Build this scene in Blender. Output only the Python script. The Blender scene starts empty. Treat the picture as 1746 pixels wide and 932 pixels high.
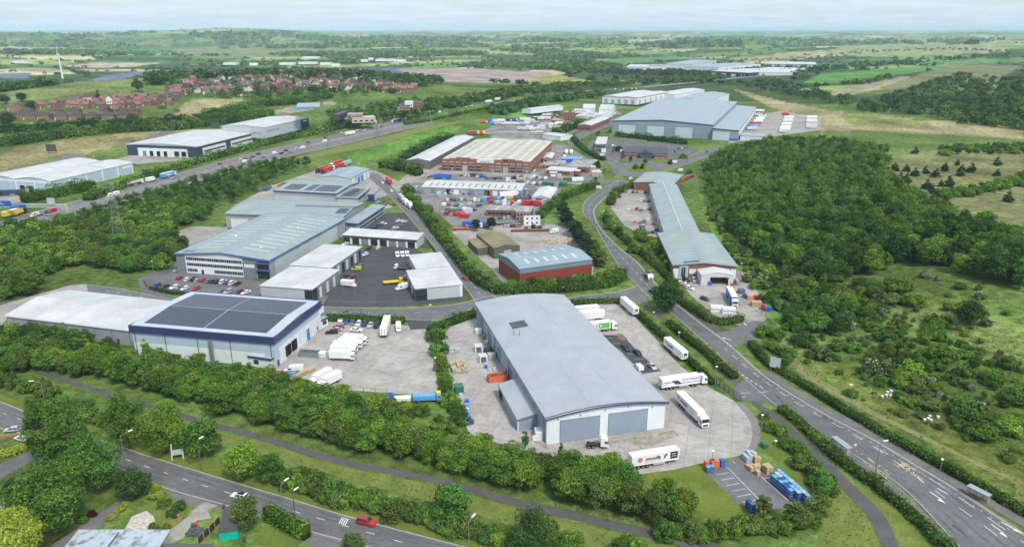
import bpy,bmesh,math,random
import numpy as np
from mathutils import Vector,Matrix
from mathutils.geometry import tessellate_polygon
SC=bpy.context.scene
COL=SC.collection
# ---------------------------------------------------------------- camera
FPX,HZ,CAMH=1254.0,51.0,110.0
PITCH=math.atan((466-HZ)/FPX)
cam=bpy.data.cameras.new('camera'); cam_ob=bpy.data.objects.new('camera',cam); COL.objects.link(cam_ob)
cam_ob.location=(0,0,CAMH); cam_ob.rotation_euler=(math.pi/2-PITCH,0,0)
cam.sensor_width=36; cam.lens=36*FPX/1746; cam.clip_start=1; cam.clip_end=90000
SC.camera=cam_ob
# ---------------------------------------------------------------- sky, sun, exposure
SUN_EL,SUN_AZ=math.radians(52),math.radians(150)
W=bpy.data.worlds.new('World'); SC.world=W; W.use_nodes=True
nt=W.node_tree; nt.nodes.clear()
def wn(t,**k):
 n=nt.nodes.new(t)
 for a,b in k.items():setattr(n,a,b)
 return n
out=wn('ShaderNodeOutputWorld'); bg=wn('ShaderNodeBackground'); bg.inputs['Strength'].default_value=0.12
sky=wn('ShaderNodeTexSky',sky_type='NISHITA',sun_disc=False,sun_elevation=SUN_EL,sun_rotation=SUN_AZ,air_density=1.0,dust_density=1.6,ozone_density=1.5)
tc=wn('ShaderNodeTexCoord'); sep=wn('ShaderNodeSeparateXYZ'); nt.links.new(tc.outputs['Generated'],sep.inputs[0])
def wm(op,a,b=None):
 n=wn('ShaderNodeMath',operation=op)
 for i,v in enumerate((a,b)):
  if v is None:continue
  if isinstance(v,(int,float)):n.inputs[i].default_value=v
  else:nt.links.new(v,n.inputs[i])
 return n.outputs[0]
zz=wm('ADD',wm('MAXIMUM',sep.outputs[2],0.0),0.06)
comb=wn('ShaderNodeCombineXYZ')
nt.links.new(wm('DIVIDE',sep.outputs[0],zz),comb.inputs[0]); nt.links.new(wm('DIVIDE',sep.outputs[1],zz),comb.inputs[1])
noi=wn('ShaderNodeTexNoise'); noi.inputs['Scale'].default_value=0.75; noi.inputs['Detail'].default_value=7; noi.inputs['Roughness'].default_value=0.58
nt.links.new(comb.outputs[0],noi.inputs['Vector'])
ramp=wn('ShaderNodeValToRGB'); ramp.color_ramp.elements[0].position=0.33; ramp.color_ramp.elements[1].position=0.66
nt.links.new(noi.outputs[0],ramp.inputs[0])
noi2=wn('ShaderNodeTexNoise'); noi2.inputs['Scale'].default_value=2.1; noi2.inputs['Detail'].default_value=6
nt.links.new(comb.outputs[0],noi2.inputs['Vector'])
cr2=wn('ShaderNodeValToRGB'); e=cr2.color_ramp.elements
e[0].position=0.3; e[0].color=(3.9,4.95,5.9,1); e[1].position=0.72; e[1].color=(5.0,5.4,5.8,1)
nt.links.new(noi2.outputs[0],cr2.inputs[0])
mix=wn('ShaderNodeMixRGB');
veil=wm('ADD',wm('MULTIPLY',ramp.outputs[0],0.38),0.60)
nt.links.new(veil,mix.inputs[0]); nt.links.new(sky.outputs[0],mix.inputs[1]); nt.links.new(cr2.outputs[0],mix.inputs[2])
nt.links.new(mix.outputs[0],bg.inputs[0]); nt.links.new(bg.outputs[0],out.inputs[0])
sl=bpy.data.lights.new('sun','SUN'); so=bpy.data.objects.new('sun',sl); COL.objects.link(so)
sl.energy=2.4; sl.angle=math.radians(10); sl.color=(1,0.95,0.88)
so.rotation_euler=(math.pi/2-SUN_EL,0,math.pi-SUN_AZ); so.location=(0,-50,400)
so.rotation_euler=Vector((-math.sin(SUN_AZ)*math.cos(SUN_EL),-math.cos(SUN_AZ)*math.cos(SUN_EL),-math.sin(SUN_EL))).to_track_quat('-Z','Y').to_euler()
SC.view_settings.view_transform='Standard'; SC.view_settings.look='None'; SC.view_settings.gamma=1
SC.view_settings.exposure=0.56
SC.cycles.max_bounces=5; SC.cycles.diffuse_bounces=2; SC.cycles.glossy_bounces=2; SC.cycles.transmission_bounces=2; SC.cycles.volume_bounces=1
SC.cycles.caustics_reflective=False; SC.cycles.caustics_refractive=False
try:SC.cycles.use_denoising=True; SC.cycles.denoising_prefilter='NONE'
except Exception:pass
# ---------------------------------------------------------------- terrain
def gauss(x,y,cx,cy,sx,sy,a=0.0):
 c,s=math.cos(a),math.sin(a); dx,dy=x-cx,y-cy
 u,v=dx*c+dy*s,-dx*s+dy*c
 return np.exp(-(u/sx)**2-(v/sy)**2)
def sstep(a,b,t):
 t=np.clip((t-a)/(b-a),0,1); return t*t*(3-2*t)
def terr(x,y):
 x=np.asarray(x,float); y=np.asarray(y,float); r=np.hypot(x,y)
 z=34*gauss(x,y,-380,1250,420,330)*sstep(560,1000,y-0.15*x)
 z=z+20*gauss(x,y,-680,980,300,260)*sstep(500,800,y)
 z=z+11*gauss(x,y,245,330,95,150,-0.2)*sstep(95,190,x-0.15*(y-300))
 f=sstep(1300,3200,r)
 w=26*np.sin(x/900+1.3)*np.sin(y/760+0.4)+17*np.sin(x/410+y/620+2.1)+12*np.sin(y/330-x/540+0.7)
 w=w+6*np.sin(x/190+0.5)*np.sin(y/230+1.9)
 rise=30*sstep(4500,14000,r)+26*sstep(12000,26000,r)
 z=z+f*(w*(0.45+0.75*sstep(3000,9000,r))-12+rise)
 z=z+95*gauss(x,y,-3600,7600,3000,1300,0.2)+30*gauss(x,y,-600,11500,3800,1500,-0.1)+34*gauss(x,y,2900,4200,1600,1500)
 z=z+26*gauss(x,y,1150,1500,520,600)*sstep(300,700,x)
 return z
CP,SP=math.cos(PITCH),math.sin(PITCH)
TS=np.concatenate([np.geomspace(90,900,260),np.geomspace(905,45000,900)])
def P(px,py,z=None):
 """photo pixel -> point on the ground (or on the level plane z)"""
 a,b=(px-873)/FPX,-(py-466)/FPX
 d=(a,CP+b*SP,-SP+b*CP)
 if z is not None:
  t=(z-CAMH)/d[2]; return Vector((d[0]*t,d[1]*t,z))
 X,Y,Z=d[0]*TS,d[1]*TS,CAMH+d[2]*TS
 g=Z-terr(X,Y); k=np.argmax(g<0)
 if g[k]>=0:k=len(TS)-1
 k=max(k,1); t0,t1=TS[k-1],TS[k]
 q=g[k-1]/(g[k-1]-g[k]) if g[k]<0 else 1
 t=t0+(t1-t0)*q
 return Vector((d[0]*t,d[1]*t,float(terr(d[0]*t,d[1]*t))))
def Q(p):
 v=(p[0],p[1],p[2]-CAMH); dep=v[1]*CP-v[2]*SP; up=v[1]*SP+v[2]*CP
 return 873+FPX*v[0]/dep,466-FPX*up/dep
def PL(pts):return [P(*p) for p in pts]
# ---------------------------------------------------------------- materials
MATS={}
def mat(name,col,rough=0.7,spec=0.3,metal=0.0,noise=0.0,nscale=1.0,bump=0.0,bscale=20.0,col2=None,ramp=(0.35,0.65),detail=5,wave=None,objcol=False,coord='Object',fine=0.0):
 if name in MATS:return MATS[name]
 m=bpy.data.materials.new(name); m.use_nodes=True; t=m.node_tree; N=t.nodes; L=t.links
 b=N['Principled BSDF']; b.inputs['Roughness'].default_value=rough; b.inputs['Metallic'].default_value=metal
 b.inputs['Specular IOR Level'].default_value=spec
 c=(*col,1); b.inputs['Base Color'].default_value=c
 co=N.new('ShaderNodeTexCoord'); src=None
 geo=N.new('ShaderNodeNewGeometry')
 vec=geo.outputs['Position'] if coord=='World' else co.outputs[coord]
 if objcol:
  oi=N.new('ShaderNodeObjectInfo'); src=oi.outputs['Color']
 if noise or col2:
  n=N.new('ShaderNodeTexNoise'); n.inputs['Scale'].default_value=nscale; n.inputs['Detail'].default_value=detail; n.inputs['Roughness'].default_value=0.62
  L.new(vec,n.inputs['Vector'])
  r=N.new('ShaderNodeValToRGB'); r.color_ramp.elements[0].position=ramp[0]; r.color_ramp.elements[1].position=ramp[1]
  k2=col2 or tuple(min(1,v*(1+noise)) for v in col); k1=col if col2 else tuple(v*(1-noise) for v in col)
  r.color_ramp.elements[0].color=(*k1,1); r.color_ramp.elements[1].color=(*k2,1)
  L.new(n.outputs[0],r.inputs[0]); src=r.outputs[0]
 if fine:
  n=N.new('ShaderNodeTexNoise'); n.inputs['Scale'].default_value=nscale*9; n.inputs['Detail'].default_value=4
  L.new(vec,n.inputs['Vector'])
  mr=N.new('ShaderNodeMapRange'); mr.inputs['To Min'].default_value=1-fine; mr.inputs['To Max'].default_value=1+fine; mr.inputs['From Min'].default_value=0.3; mr.inputs['From Max'].default_value=0.7
  L.new(n.outputs[0],mr.inputs[0]); mx=N.new('ShaderNodeMixRGB'); mx.blend_type='MULTIPLY'; mx.inputs[0].default_value=1
  if src is not None:L.new(src,mx.inputs[1])
  else:mx.inputs[1].default_value=c
  L.new(mr.outputs[0],mx.inputs[2]); src=mx.outputs[0]
 h=None
 if wave:
  wv=N.new('ShaderNodeTexWave'); wv.bands_direction=wave[0]; wv.inputs['Scale'].default_value=0.314/wave[1]
  L.new(co.outputs['Object'],wv.inputs['Vector'])
  bp=N.new('ShaderNodeBump'); bp.inputs['Strength'].default_value=1; bp.inputs['Distance'].default_value=wave[2]
  L.new(wv.outputs[0],bp.inputs['Height']); h=bp.outputs[0]
 if bump:
  n2=N.new('ShaderNodeTexNoise'); n2.inputs['Scale'].default_value=bscale; n2.inputs['Detail'].default_value=4
  L.new(vec,n2.inputs['Vector']); bp=N.new('ShaderNodeBump'); bp.inputs['Distance'].default_value=bump; bp.inputs['Strength'].default_value=0.8
  L.new(n2.outputs[0],bp.inputs['Height'])
  if h is not None:L.new(h,bp.inputs['Normal'])
  h=bp.outputs[0]
 if src is not None:L.new(src,b.inputs['Base Color'])
 if h is not None:L.new(h,b.inputs['Normal'])
 MATS[name]=m; return m
def foliage(name,dark,light,tint=0.25,trans=0.25):
 m=bpy.data.materials.new(name); m.use_nodes=True; t=m.node_tree; N=t.nodes; L=t.links; N.clear()
 o=N.new('ShaderNodeOutputMaterial'); at=N.new('ShaderNodeAttribute'); at.attribute_name='tone'
 oi=N.new('ShaderNodeObjectInfo'); r=N.new('ShaderNodeValToRGB')
 r.color_ramp.elements[0].color=(*dark,1); r.color_ramp.elements[1].color=(*light,1)
 L.new(at.outputs['Fac'],r.inputs[0])
 hs=N.new('ShaderNodeHueSaturation')
 def rng(lo,hi,src):
  q=N.new('ShaderNodeMapRange'); q.inputs['To Min'].default_value=lo; q.inputs['To Max'].default_value=hi; L.new(src,q.inputs[0]); return q.outputs[0]
 L.new(rng(0.5-0.014*tint/0.25,0.5+0.02*tint/0.25,oi.outputs['Random']),hs.inputs['Hue'])
 wn_=N.new('ShaderNodeTexWhiteNoise'); wn_.noise_dimensions='1D'; L.new(oi.outputs['Random'],wn_.inputs['W'])
 L.new(rng(1-tint,1+tint,wn_.outputs['Value']),hs.inputs['Value'])
 L.new(r.outputs[0],hs.inputs['Color'])
 d=N.new('ShaderNodeBsdfDiffuse'); tr=N.new('ShaderNodeBsdfTranslucent'); mx=N.new('ShaderNodeMixShader'); mx.inputs[0].default_value=trans
 L.new(hs.outputs[0],d.inputs[0]); L.new(hs.outputs[0],tr.inputs[0]); L.new(d.outputs[0],mx.inputs[1]); L.new(tr.outputs[0],mx.inputs[2]); L.new(mx.outputs[0],o.inputs[0])
 MATS[name]=m; return m
 # ---------------------------------------------------------------- object helpers
def tag(o,label=None,cat=None,group=None,kind=None):
 if label:o['label']=label
 if cat:o['category']=cat
 if group:o['group']=group
 if kind:o['kind']=kind
 return o
def link(name,me,parent=None,loc=None,rz=0):
 o=bpy.data.objects.new(name,me); COL.objects.link(o)
 if parent:o.parent=parent
 if loc is not None:o.location=loc
 if rz:o.rotation_euler=(0,0,rz)
 return o
def thing(name,label,cat,loc=(0,0,0),rz=0,group=None,kind=None):
 o=bpy.data.objects.new(name,None); o.empty_display_size=1; COL.objects.link(o)
 o.location=loc; o.rotation_euler=(0,0,rz)
 return tag(o,label,cat,group,kind)
def npmesh(name,v,quads,mats,midx=None,tone=None,tris=None):
 me=bpy.data.meshes.new(name); v=np.asarray(v,np.float32); nq=len(quads); ntr=0 if tris is None else len(tris)
 me.vertices.add(len(v)); me.vertices.foreach_set('co',v.ravel())
 li=np.asarray(quads,np.int32).ravel(); st=np.arange(nq,dtype=np.int32)*4; tot=np.full(nq,4,np.int32)
 if ntr:
  st=np.concatenate([st,nq*4+np.arange(ntr,dtype=np.int32)*3]); tot=np.concatenate([tot,np.full(ntr,3,np.int32)]); li=np.concatenate([li,np.asarray(tris,np.int32).ravel()])
 me.loops.add(len(li)); me.loops.foreach_set('vertex_index',li)
 me.polygons.add(nq+ntr); me.polygons.foreach_set('loop_start',st)
 try:me.polygons.foreach_set('loop_total',tot)
 except Exception:pass
 for m in mats:me.materials.append(m)
 if midx is not None:me.polygons.foreach_set('material_index',np.asarray(midx,np.int32))
 if tone is not None:
  a=me.attributes.new('tone','FLOAT','FACE'); a.data.foreach_set('value',np.asarray(tone,np.float32))
 me.update(); me.validate(); return me
class MB:
 """collects polygons with materials, builds ONE mesh object"""
 def __init__(s):s.v=[]; s.f=[]; s.m=[]; s.mats=[]
 def mi(s,m):
  if m not in s.mats:s.mats.append(m)
  return s.mats.index(m)
 def poly(s,pts,m):
  i=len(s.v); s.v+=[tuple(p) for p in pts]; s.f.append(tuple(range(i,i+len(pts)))); s.m.append(s.mi(m)); return s
 def box(s,x0,x1,y0,y1,z0,z1,m,skip=''):
  i=len(s.v); s.v+=[(x0,y0,z0),(x1,y0,z0),(x1,y1,z0),(x0,y1,z0),(x0,y0,z1),(x1,y0,z1),(x1,y1,z1),(x0,y1,z1)]
  for n,q in (('b',(3,2,1,0)),('t',(4,5,6,7)),('f',(0,1,5,4)),('r',(1,2,6,5)),('k',(2,3,7,6)),('l',(3,0,4,7))):
   if n in skip:continue
   s.f.append(tuple(i+k for k in q)); s.m.append(s.mi(m))
  return s
 def hexa(s,p,m):
  """8 corners: bottom four, top four"""
  i=len(s.v); s.v+=[tuple(a) for a in p]
  for q in ((3,2,1,0),(4,5,6,7),(0,1,5,4),(1,2,6,5),(2,3,7,6),(3,0,4,7)):s.f.append(tuple(i+k for k in q)); s.m.append(s.mi(m))
  return s
 def bar(s,a,b,w,m,h=None):
  a,b=Vector(a),Vector(b); d=(b-a).normalized(); h=h or w
  u=d.cross(Vector((0,0,1))); u=Vector((1,0,0)) if u.length<1e-4 else u.normalized(); k=u.cross(d)
  s.hexa([a-u*w/2-k*h/2,a+u*w/2-k*h/2,b+u*w/2-k*h/2,b-u*w/2-k*h/2,a-u*w/2+k*h/2,a+u*w/2+k*h/2,b+u*w/2+k*h/2,b-u*w/2+k*h/2],m); return s
 def cyl(s,a,b,r0,r1,m,n=10,cap=True):
  a,b=Vector(a),Vector(b); d=(b-a).normalized(); u=d.cross(Vector((0,0,1))); u=Vector((1,0,0)) if u.length<1e-4 else u.normalized(); k=d.cross(u)
  i=len(s.v)
  for c,r in ((a,r0),(b,r1)):
   for j in range(n):
    t=2*math.pi*j/n; s.v.append(tuple(c+u*math.cos(t)*r+k*math.sin(t)*r))
  for j in range(n):s.f.append((i+j,i+(j+1)%n,i+n+(j+1)%n,i+n+j)); s.m.append(s.mi(m))
  if cap:
   s.f.append(tuple(i+n+j for j in range(n))); s.m.append(s.mi(m)); s.f.append(tuple(i+j for j in reversed(range(n)))); s.m.append(s.mi(m))
  return s
 def prism(s,prof,y0,y1,m,axis='y'):
  """profile (a,z) extruded along y (or x)"""
  i=len(s.v); n=len(prof)
  for yy in (y0,y1):
   for a,z in prof:s.v.append((a,yy,z) if axis=='y' else (yy,a,z))
  for j in range(n):s.f.append((i+j,i+(j+1)%n,i+n+(j+1)%n,i+n+j)); s.m.append(s.mi(m))
  s.f.append(tuple(reversed(range(i,i+n)))); s.m.append(s.mi(m)); s.f.append(tuple(range(i+n,i+2*n))); s.m.append(s.mi(m)); return s
 def mesh(s,name,smooth=False):
  me=bpy.data.meshes.new(name); me.from_pydata(s.v,[],s.f)
  for m in s.mats:me.materials.append(m)
  me.polygons.foreach_set('material_index',s.m)
  if smooth:me.polygons.foreach_set('use_smooth',[True]*len(s.f))
  bm=bmesh.new(); bm.from_mesh(me); bmesh.ops.recalc_face_normals(bm,faces=bm.faces); bm.to_mesh(me); bm.free()
  me.update(); return me
 def build(s,name,parent=None,loc=None,rz=0,smooth=False):return link(name,s.mesh(name,smooth),parent,loc,rz)
def text_mesh(c,m):
 t=bpy.data.objects.new('lettering',c); COL.objects.link(t); dg=bpy.context.evaluated_depsgraph_get(); me=bpy.data.meshes.new_from_object(t.evaluated_get(dg)); bpy.data.objects.remove(t)
 me.materials.clear(); me.materials.append(m); me.name='lettering'; return me
def copy_tree(o,parent=None):
 c=o.copy(); COL.objects.link(c)
 if parent:c.parent=parent
 for ch in o.children:copy_tree(ch,c)
 return c
def smooth_line(pts,n=6):
 pts=[Vector(p) for p in pts]; out=[]
 for i in range(len(pts)-1):
  p0=pts[max(i-1,0)]; p1=pts[i]; p2=pts[i+1]; p3=pts[min(i+2,len(pts)-1)]
  for k in range(n):
   t=k/n; out.append(0.5*((2*p1)+(p2-p0)*t+(2*p0-5*p1+4*p2-p3)*t*t+(3*p1-p0-3*p2+p3)*t**3))
 out.append(pts[-1]); return out
def offset(line,d):
 out=[]
 for i,p in enumerate(line):
  t=(line[min(i+1,len(line)-1)]-line[max(i-1,0)]); t.z=0; t.normalize()
  out.append(Vector((p.x+t.y*d,p.y-t.x*d,p.z)))
 return out
def ribbon(mb,line,d0,d1,z,m,z1=None):
 """strip between offsets d0 and d1 (positive = right of travel) raised z above the ground"""
 A,B=offset(line,d0),offset(line,d1); z1=z if z1 is None else z1
 for i in range(len(line)-1):
  mb.poly([(A[i].x,A[i].y,A[i].z+z),(B[i].x,B[i].y,B[i].z+z1),(B[i+1].x,B[i+1].y,B[i+1].z+z1),(A[i+1].x,A[i+1].y,A[i+1].z+z)],m)
def sheet(name,pts,z,m,parent=None,world=False,smooth=0,kerb=0):
 pts=[Vector(p) for p in pts] if world else PL(pts)
 if smooth:pts=smooth_line(pts+[pts[0]],smooth)[:-1]
 tr=tessellate_polygon([[Vector((p.x,p.y,0)) for p in pts]])
 mb=MB()
 for t in tr:mb.poly([(pts[k].x,pts[k].y,pts[k].z+z) for k in t],m)
 me=mb.mesh(name)
 for p in me.polygons:
  if p.normal.z<0:me.flip_normals(); break
 o=link(name,me,parent)
 if parent is None:tag(o,kind='structure')
 return o
ORD=['first','second','third','fourth','fifth','sixth','seventh','eighth','ninth','tenth','eleventh','twelfth','thirteenth','fourteenth','fifteenth','sixteenth','seventeenth','eighteenth','nineteenth','twentieth']
ORD+=['twenty-'+w for w in ORD[:9]]+['thirtieth']+['thirty-'+w for w in ORD[:9]]+['fortieth']+['forty-'+w for w in ORD[:9]]+['fiftieth']
def inside(px,py,poly):
 px=np.asarray(px,float); py=np.asarray(py,float); r=np.zeros(px.shape,bool); n=len(poly)
 for i in range(n):
  x0,y0=poly[i][:2]; x1,y1=poly[(i+1)%n][:2]
  if y0==y1:continue
  c=((y0>py)!=(y1>py))&(px<(x1-x0)*(py-y0)/(y1-y0)+x0); r^=c
 return r
def scatter(poly_px,spacing,seed,jit=0.45,holes=()):
 """jittered grid of ground points inside a polygon given by photo pixels"""
 w=[tuple(P(*p)[:2]) for p in poly_px]; a=np.array(w); rs=np.random.RandomState(seed)
 xs=np.arange(a[:,0].min(),a[:,0].max(),spacing); ys=np.arange(a[:,1].min(),a[:,1].max(),spacing*0.87)
 X,Y=np.meshgrid(xs,ys); X=X+(np.arange(len(ys))%2)[:,None]*spacing/2
 X=X+rs.uniform(-jit,jit,X.shape)*spacing; Y=Y+rs.uniform(-jit,jit,X.shape)*spacing
 k=inside(X,Y,w)
 for h in holes:k&=~inside(X,Y,[tuple(P(*p)[:2]) for p in h])
 X,Y=X[k],Y[k]; return np.stack([X,Y,terr(X,Y)],1)
 # ---------------------------------------------------------------- ground sheet (one polar grid reaching the horizon)
M=dict(asphalt=mat('asphalt',(0.142,0.140,0.144),0.85,0.25,noise=0.16,nscale=0.09,fine=0.10,coord='World'),asphalt_new=mat('dark_asphalt',(0.066,0.066,0.072),0.85,0.25,noise=0.15,nscale=0.12,fine=0.10,coord='World'),asphalt_old=mat('worn_asphalt',(0.135,0.13,0.13),0.88,0.2,noise=0.2,nscale=0.1,fine=0.12,coord='World'),path=mat('path_asphalt',(0.10,0.095,0.095),0.9,0.2,noise=0.14,nscale=0.2,fine=0.1,coord='World'),paving=mat('footway_asphalt',(0.16,0.15,0.15),0.9,0.2,noise=0.15,nscale=0.2,fine=0.1,coord='World'),dirt=mat('bare_earth',(0.30,0.25,0.17),0.95,0.1,noise=0.25,nscale=0.3,fine=0.15,coord='World'),hardcore=mat('stony_hardcore',(0.31,0.285,0.26),0.95,0.1,noise=0.22,nscale=0.06,fine=0.15,coord='World'),lawn=mat('mown_grass',(0.125,0.165,0.03),0.95,0.1,noise=0.16,nscale=0.12,fine=0.14,coord='World'),verge=mat('rough_verge_grass',(0.105,0.15,0.03),0.95,0.1,col2=(0.18,0.20,0.055),nscale=0.22,fine=0.25,coord='World'),dry=mat('dry_grass',(0.20,0.195,0.07),0.95,0.1,col2=(0.13,0.165,0.04),nscale=0.16,fine=0.2,coord='World'),meadow=mat('bright_meadow_grass',(0.115,0.225,0.035),0.95,0.1,noise=0.1,nscale=0.02,fine=0.08,coord='World'),soil=mat('garden_soil',(0.13,0.09,0.06),0.95,0.1,noise=0.3,nscale=0.4,fine=0.2,coord='World'),white=mat('white_road_paint',(0.72,0.72,0.70),0.7,0.3,noise=0.12,nscale=1.5,coord='World'),yellow=mat('yellow_road_paint',(0.62,0.52,0.22),0.7,0.3,noise=0.15,nscale=1.5,coord='World'),kerb=mat('concrete_kerb',(0.36,0.35,0.33),0.85,0.2,noise=0.12,nscale=0.7,coord='World'),redtarmac=mat('red_brown_tarmac',(0.19,0.125,0.105),0.9,0.2,noise=0.15,nscale=0.4,fine=0.1,coord='World'),)
def concrete():
 """pale jointed concrete: bays 5 x 5 m, stained joints, tyre-dark wash"""
 m=mat('yard_concrete',(0.385,0.36,0.335),0.85,0.25,noise=0.13,nscale=0.07,fine=0.09,coord='World')
 t=m.node_tree; N=t.nodes; L=t.links; b=N['Principled BSDF']; geo=N.new('ShaderNodeNewGeometry')
 mp=N.new('ShaderNodeMapping'); mp.inputs['Rotation'].default_value=(0,0,math.radians(17)); mp.inputs['Scale'].default_value=(1/6.0,1/6.0,1); L.new(geo.outputs['Position'],mp.inputs[0])
 br=N.new('ShaderNodeTexBrick'); br.offset=0; br.inputs['Scale'].default_value=1; br.inputs['Brick Width'].default_value=1; br.inputs['Row Height'].default_value=1
 br.inputs['Mortar Size'].default_value=0.03; br.inputs['Mortar Smooth'].default_value=0.6; br.inputs['Color1'].default_value=(1,1,1,1); br.inputs['Color2'].default_value=(0.93,0.93,0.94,1); br.inputs['Mortar'].default_value=(0.76,0.75,0.74,1)
 L.new(mp.outputs[0],br.inputs[0])
 n=N.new('ShaderNodeTexNoise'); n.inputs['Scale'].default_value=0.16; n.inputs['Detail'].default_value=7; n.inputs['Distortion'].default_value=1.2; L.new(geo.outputs['Position'],n.inputs[0])
 r=N.new('ShaderNodeValToRGB'); r.color_ramp.elements[0].position=0.36; r.color_ramp.elements[0].color=(0.82,0.81,0.81,1); r.color_ramp.elements[1].position=0.56; r.color_ramp.elements[1].color=(1,1,1,1); L.new(n.outputs[0],r.inputs[0])
 src=b.inputs['Base Color'].links[0].from_socket
 for s in (br.outputs[0],r.outputs[0]):
  mx=N.new('ShaderNodeMixRGB'); mx.blend_type='MULTIPLY'; mx.inputs[0].default_value=0.9; L.new(src,mx.inputs[1]); L.new(s,mx.inputs[2]); src=mx.outputs[0]
 L.new(src,b.inputs['Base Color']); return m
M['concrete']=concrete()
GREEN,OLIVE,TAN,PALE,DKWOOD,BRIGHT=(0.10,0.15,0.035),(0.15,0.175,0.06),(0.31,0.27,0.15),(0.20,0.23,0.09),(0.05,0.085,0.028),(0.10,0.21,0.045)
FIELDS=[([(1365,143),(1400,126),(1500,119),(1570,113),(1650,111),(1600,119),(1480,134),(1400,143)],(0.09,0.215,0.045),.05),([(1530,107),(1650,101),(1746,100),(1746,106),(1640,110)],(0.10,0.22,0.05),.05),([(1250,99),(1340,92),(1400,97),(1330,106),(1255,106)],(0.27,0.25,0.13),.1),([(1400,92),(1440,78),(1560,74),(1700,72),(1718,88),(1600,95),(1480,97)],(0.24,0.265,0.125),.12),([(1245,150),(1330,172),(1420,190),(1560,203),(1746,220),(1746,236),(1560,226),(1480,222),(1400,225),(1330,190)],(0.27,0.235,0.125),.25),([(1430,195),(1500,193),(1600,214),(1520,220),(1450,215)],(0.20,0.215,0.075),.2),([(1400,160),(1540,130),(1570,134),(1440,166)],(0.27,0.25,0.15),.2),([(1500,150),(1620,110),(1740,112),(1700,140),(1560,165)],(0.16,0.17,0.075),.3),([(0,158),(130,140),(268,132),(262,143),(200,150),(100,166),(0,184)],(0.165,0.20,0.07),.12),([(265,215),(325,171),(420,167),(398,182),(345,206)],(0.27,0.24,0.12),.25),([(0,290),(0,258),(120,237),(330,212),(390,207),(215,246),(150,262),(60,285)],(0.235,0.205,0.095),.35),([(300,215),(480,190),(520,186),(440,204),(330,222)],(0.19,0.20,0.08),.2),([(668,138),(672,117),(800,117),(935,123),(955,134),(890,142),(760,140)],(0.30,0.245,0.215),.3),([(595,117),(668,115),(694,124),(670,127),(610,123)],(0.11,0.13,0.17),.05),([(905,131),(950,128),(1010,138),(960,146),(900,141)],(0.26,0.25,0.07),.3),([(0,125),(52,125),(48,134),(0,134)],(0.13,0.15,0.20),.05),([(150,138),(180,128),(250,121),(246,127),(190,138)],(0.13,0.15,0.20),.05),([(0,117),(70,115),(150,123),(60,123)],(0.27,0.26,0.15),.2),([(105,113),(170,106),(280,107),(230,114),(150,116)],(0.40,0.32,0.26),.2),([(590,268),(640,242),(700,222),(790,214),(762,233),(700,252),(612,280)],(0.115,0.24,0.04),.06),([(822,204),(880,190),(918,193),(892,204)],(0.12,0.24,0.05),.06),([(1508,268),(1600,258),(1746,254),(1746,405),(1690,392),(1620,372),(1560,335),(1512,300)],(0.165,0.172,0.072),.3),([(1360,470),(1420,452),(1500,470),(1620,520),(1746,560),(1746,640),(1600,580),(1480,520)],(0.13,0.17,0.05),.3),([(1300,590),(1400,640),(1500,700),(1640,790),(1746,850),(1746,800),(1600,720),(1450,640),(1350,580)],(0.15,0.185,0.045),.3),([(290,85),(520,70),(640,80),(540,96),(350,100)],(0.17,0.20,0.085),.25),([(0,76),(80,74),(170,78),(120,84),(0,86)],(0.34,0.30,0.19),.2),([(330,66),(460,60),(520,66),(420,72)],(0.22,0.25,0.10),.2),([(690,92),(780,72),(870,76),(800,90)],(0.16,0.22,0.08),.2),([(760,74),(830,72),(815,79)],(0.36,0.31,0.19),.1),([(930,110),(1100,97),(1180,97),(1050,113)],(0.105,0.20,0.055),.08),]
def cells(x,y,size,seed,ax=1.0):
 g=np.random.RandomState(seed); J=g.rand(512,512,2); Cc=g.rand(512,512); c,s=math.cos(.4),math.sin(.4)
 u,w=(x*c+y*s)/size/ax,(-x*s+y*c)/size; iu,iw=np.floor(u).astype(int),np.floor(w).astype(int); b1=np.full(len(x),9.); b2=b1.copy(); id_=np.zeros(len(x))
 for du in (-1,0,1):
  for dw in (-1,0,1):
   a,b=(iu+du)%512,(iw+dw)%512; d=np.hypot(iu+du+J[a,b,0]-u,iw+dw+J[a,b,1]-w)
   n=d<b1; b2=np.where(n,b1,np.minimum(b2,d)); id_=np.where(n,Cc[a,b],id_); b1=np.where(n,d,b1)
 return id_,b2-b1
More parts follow.
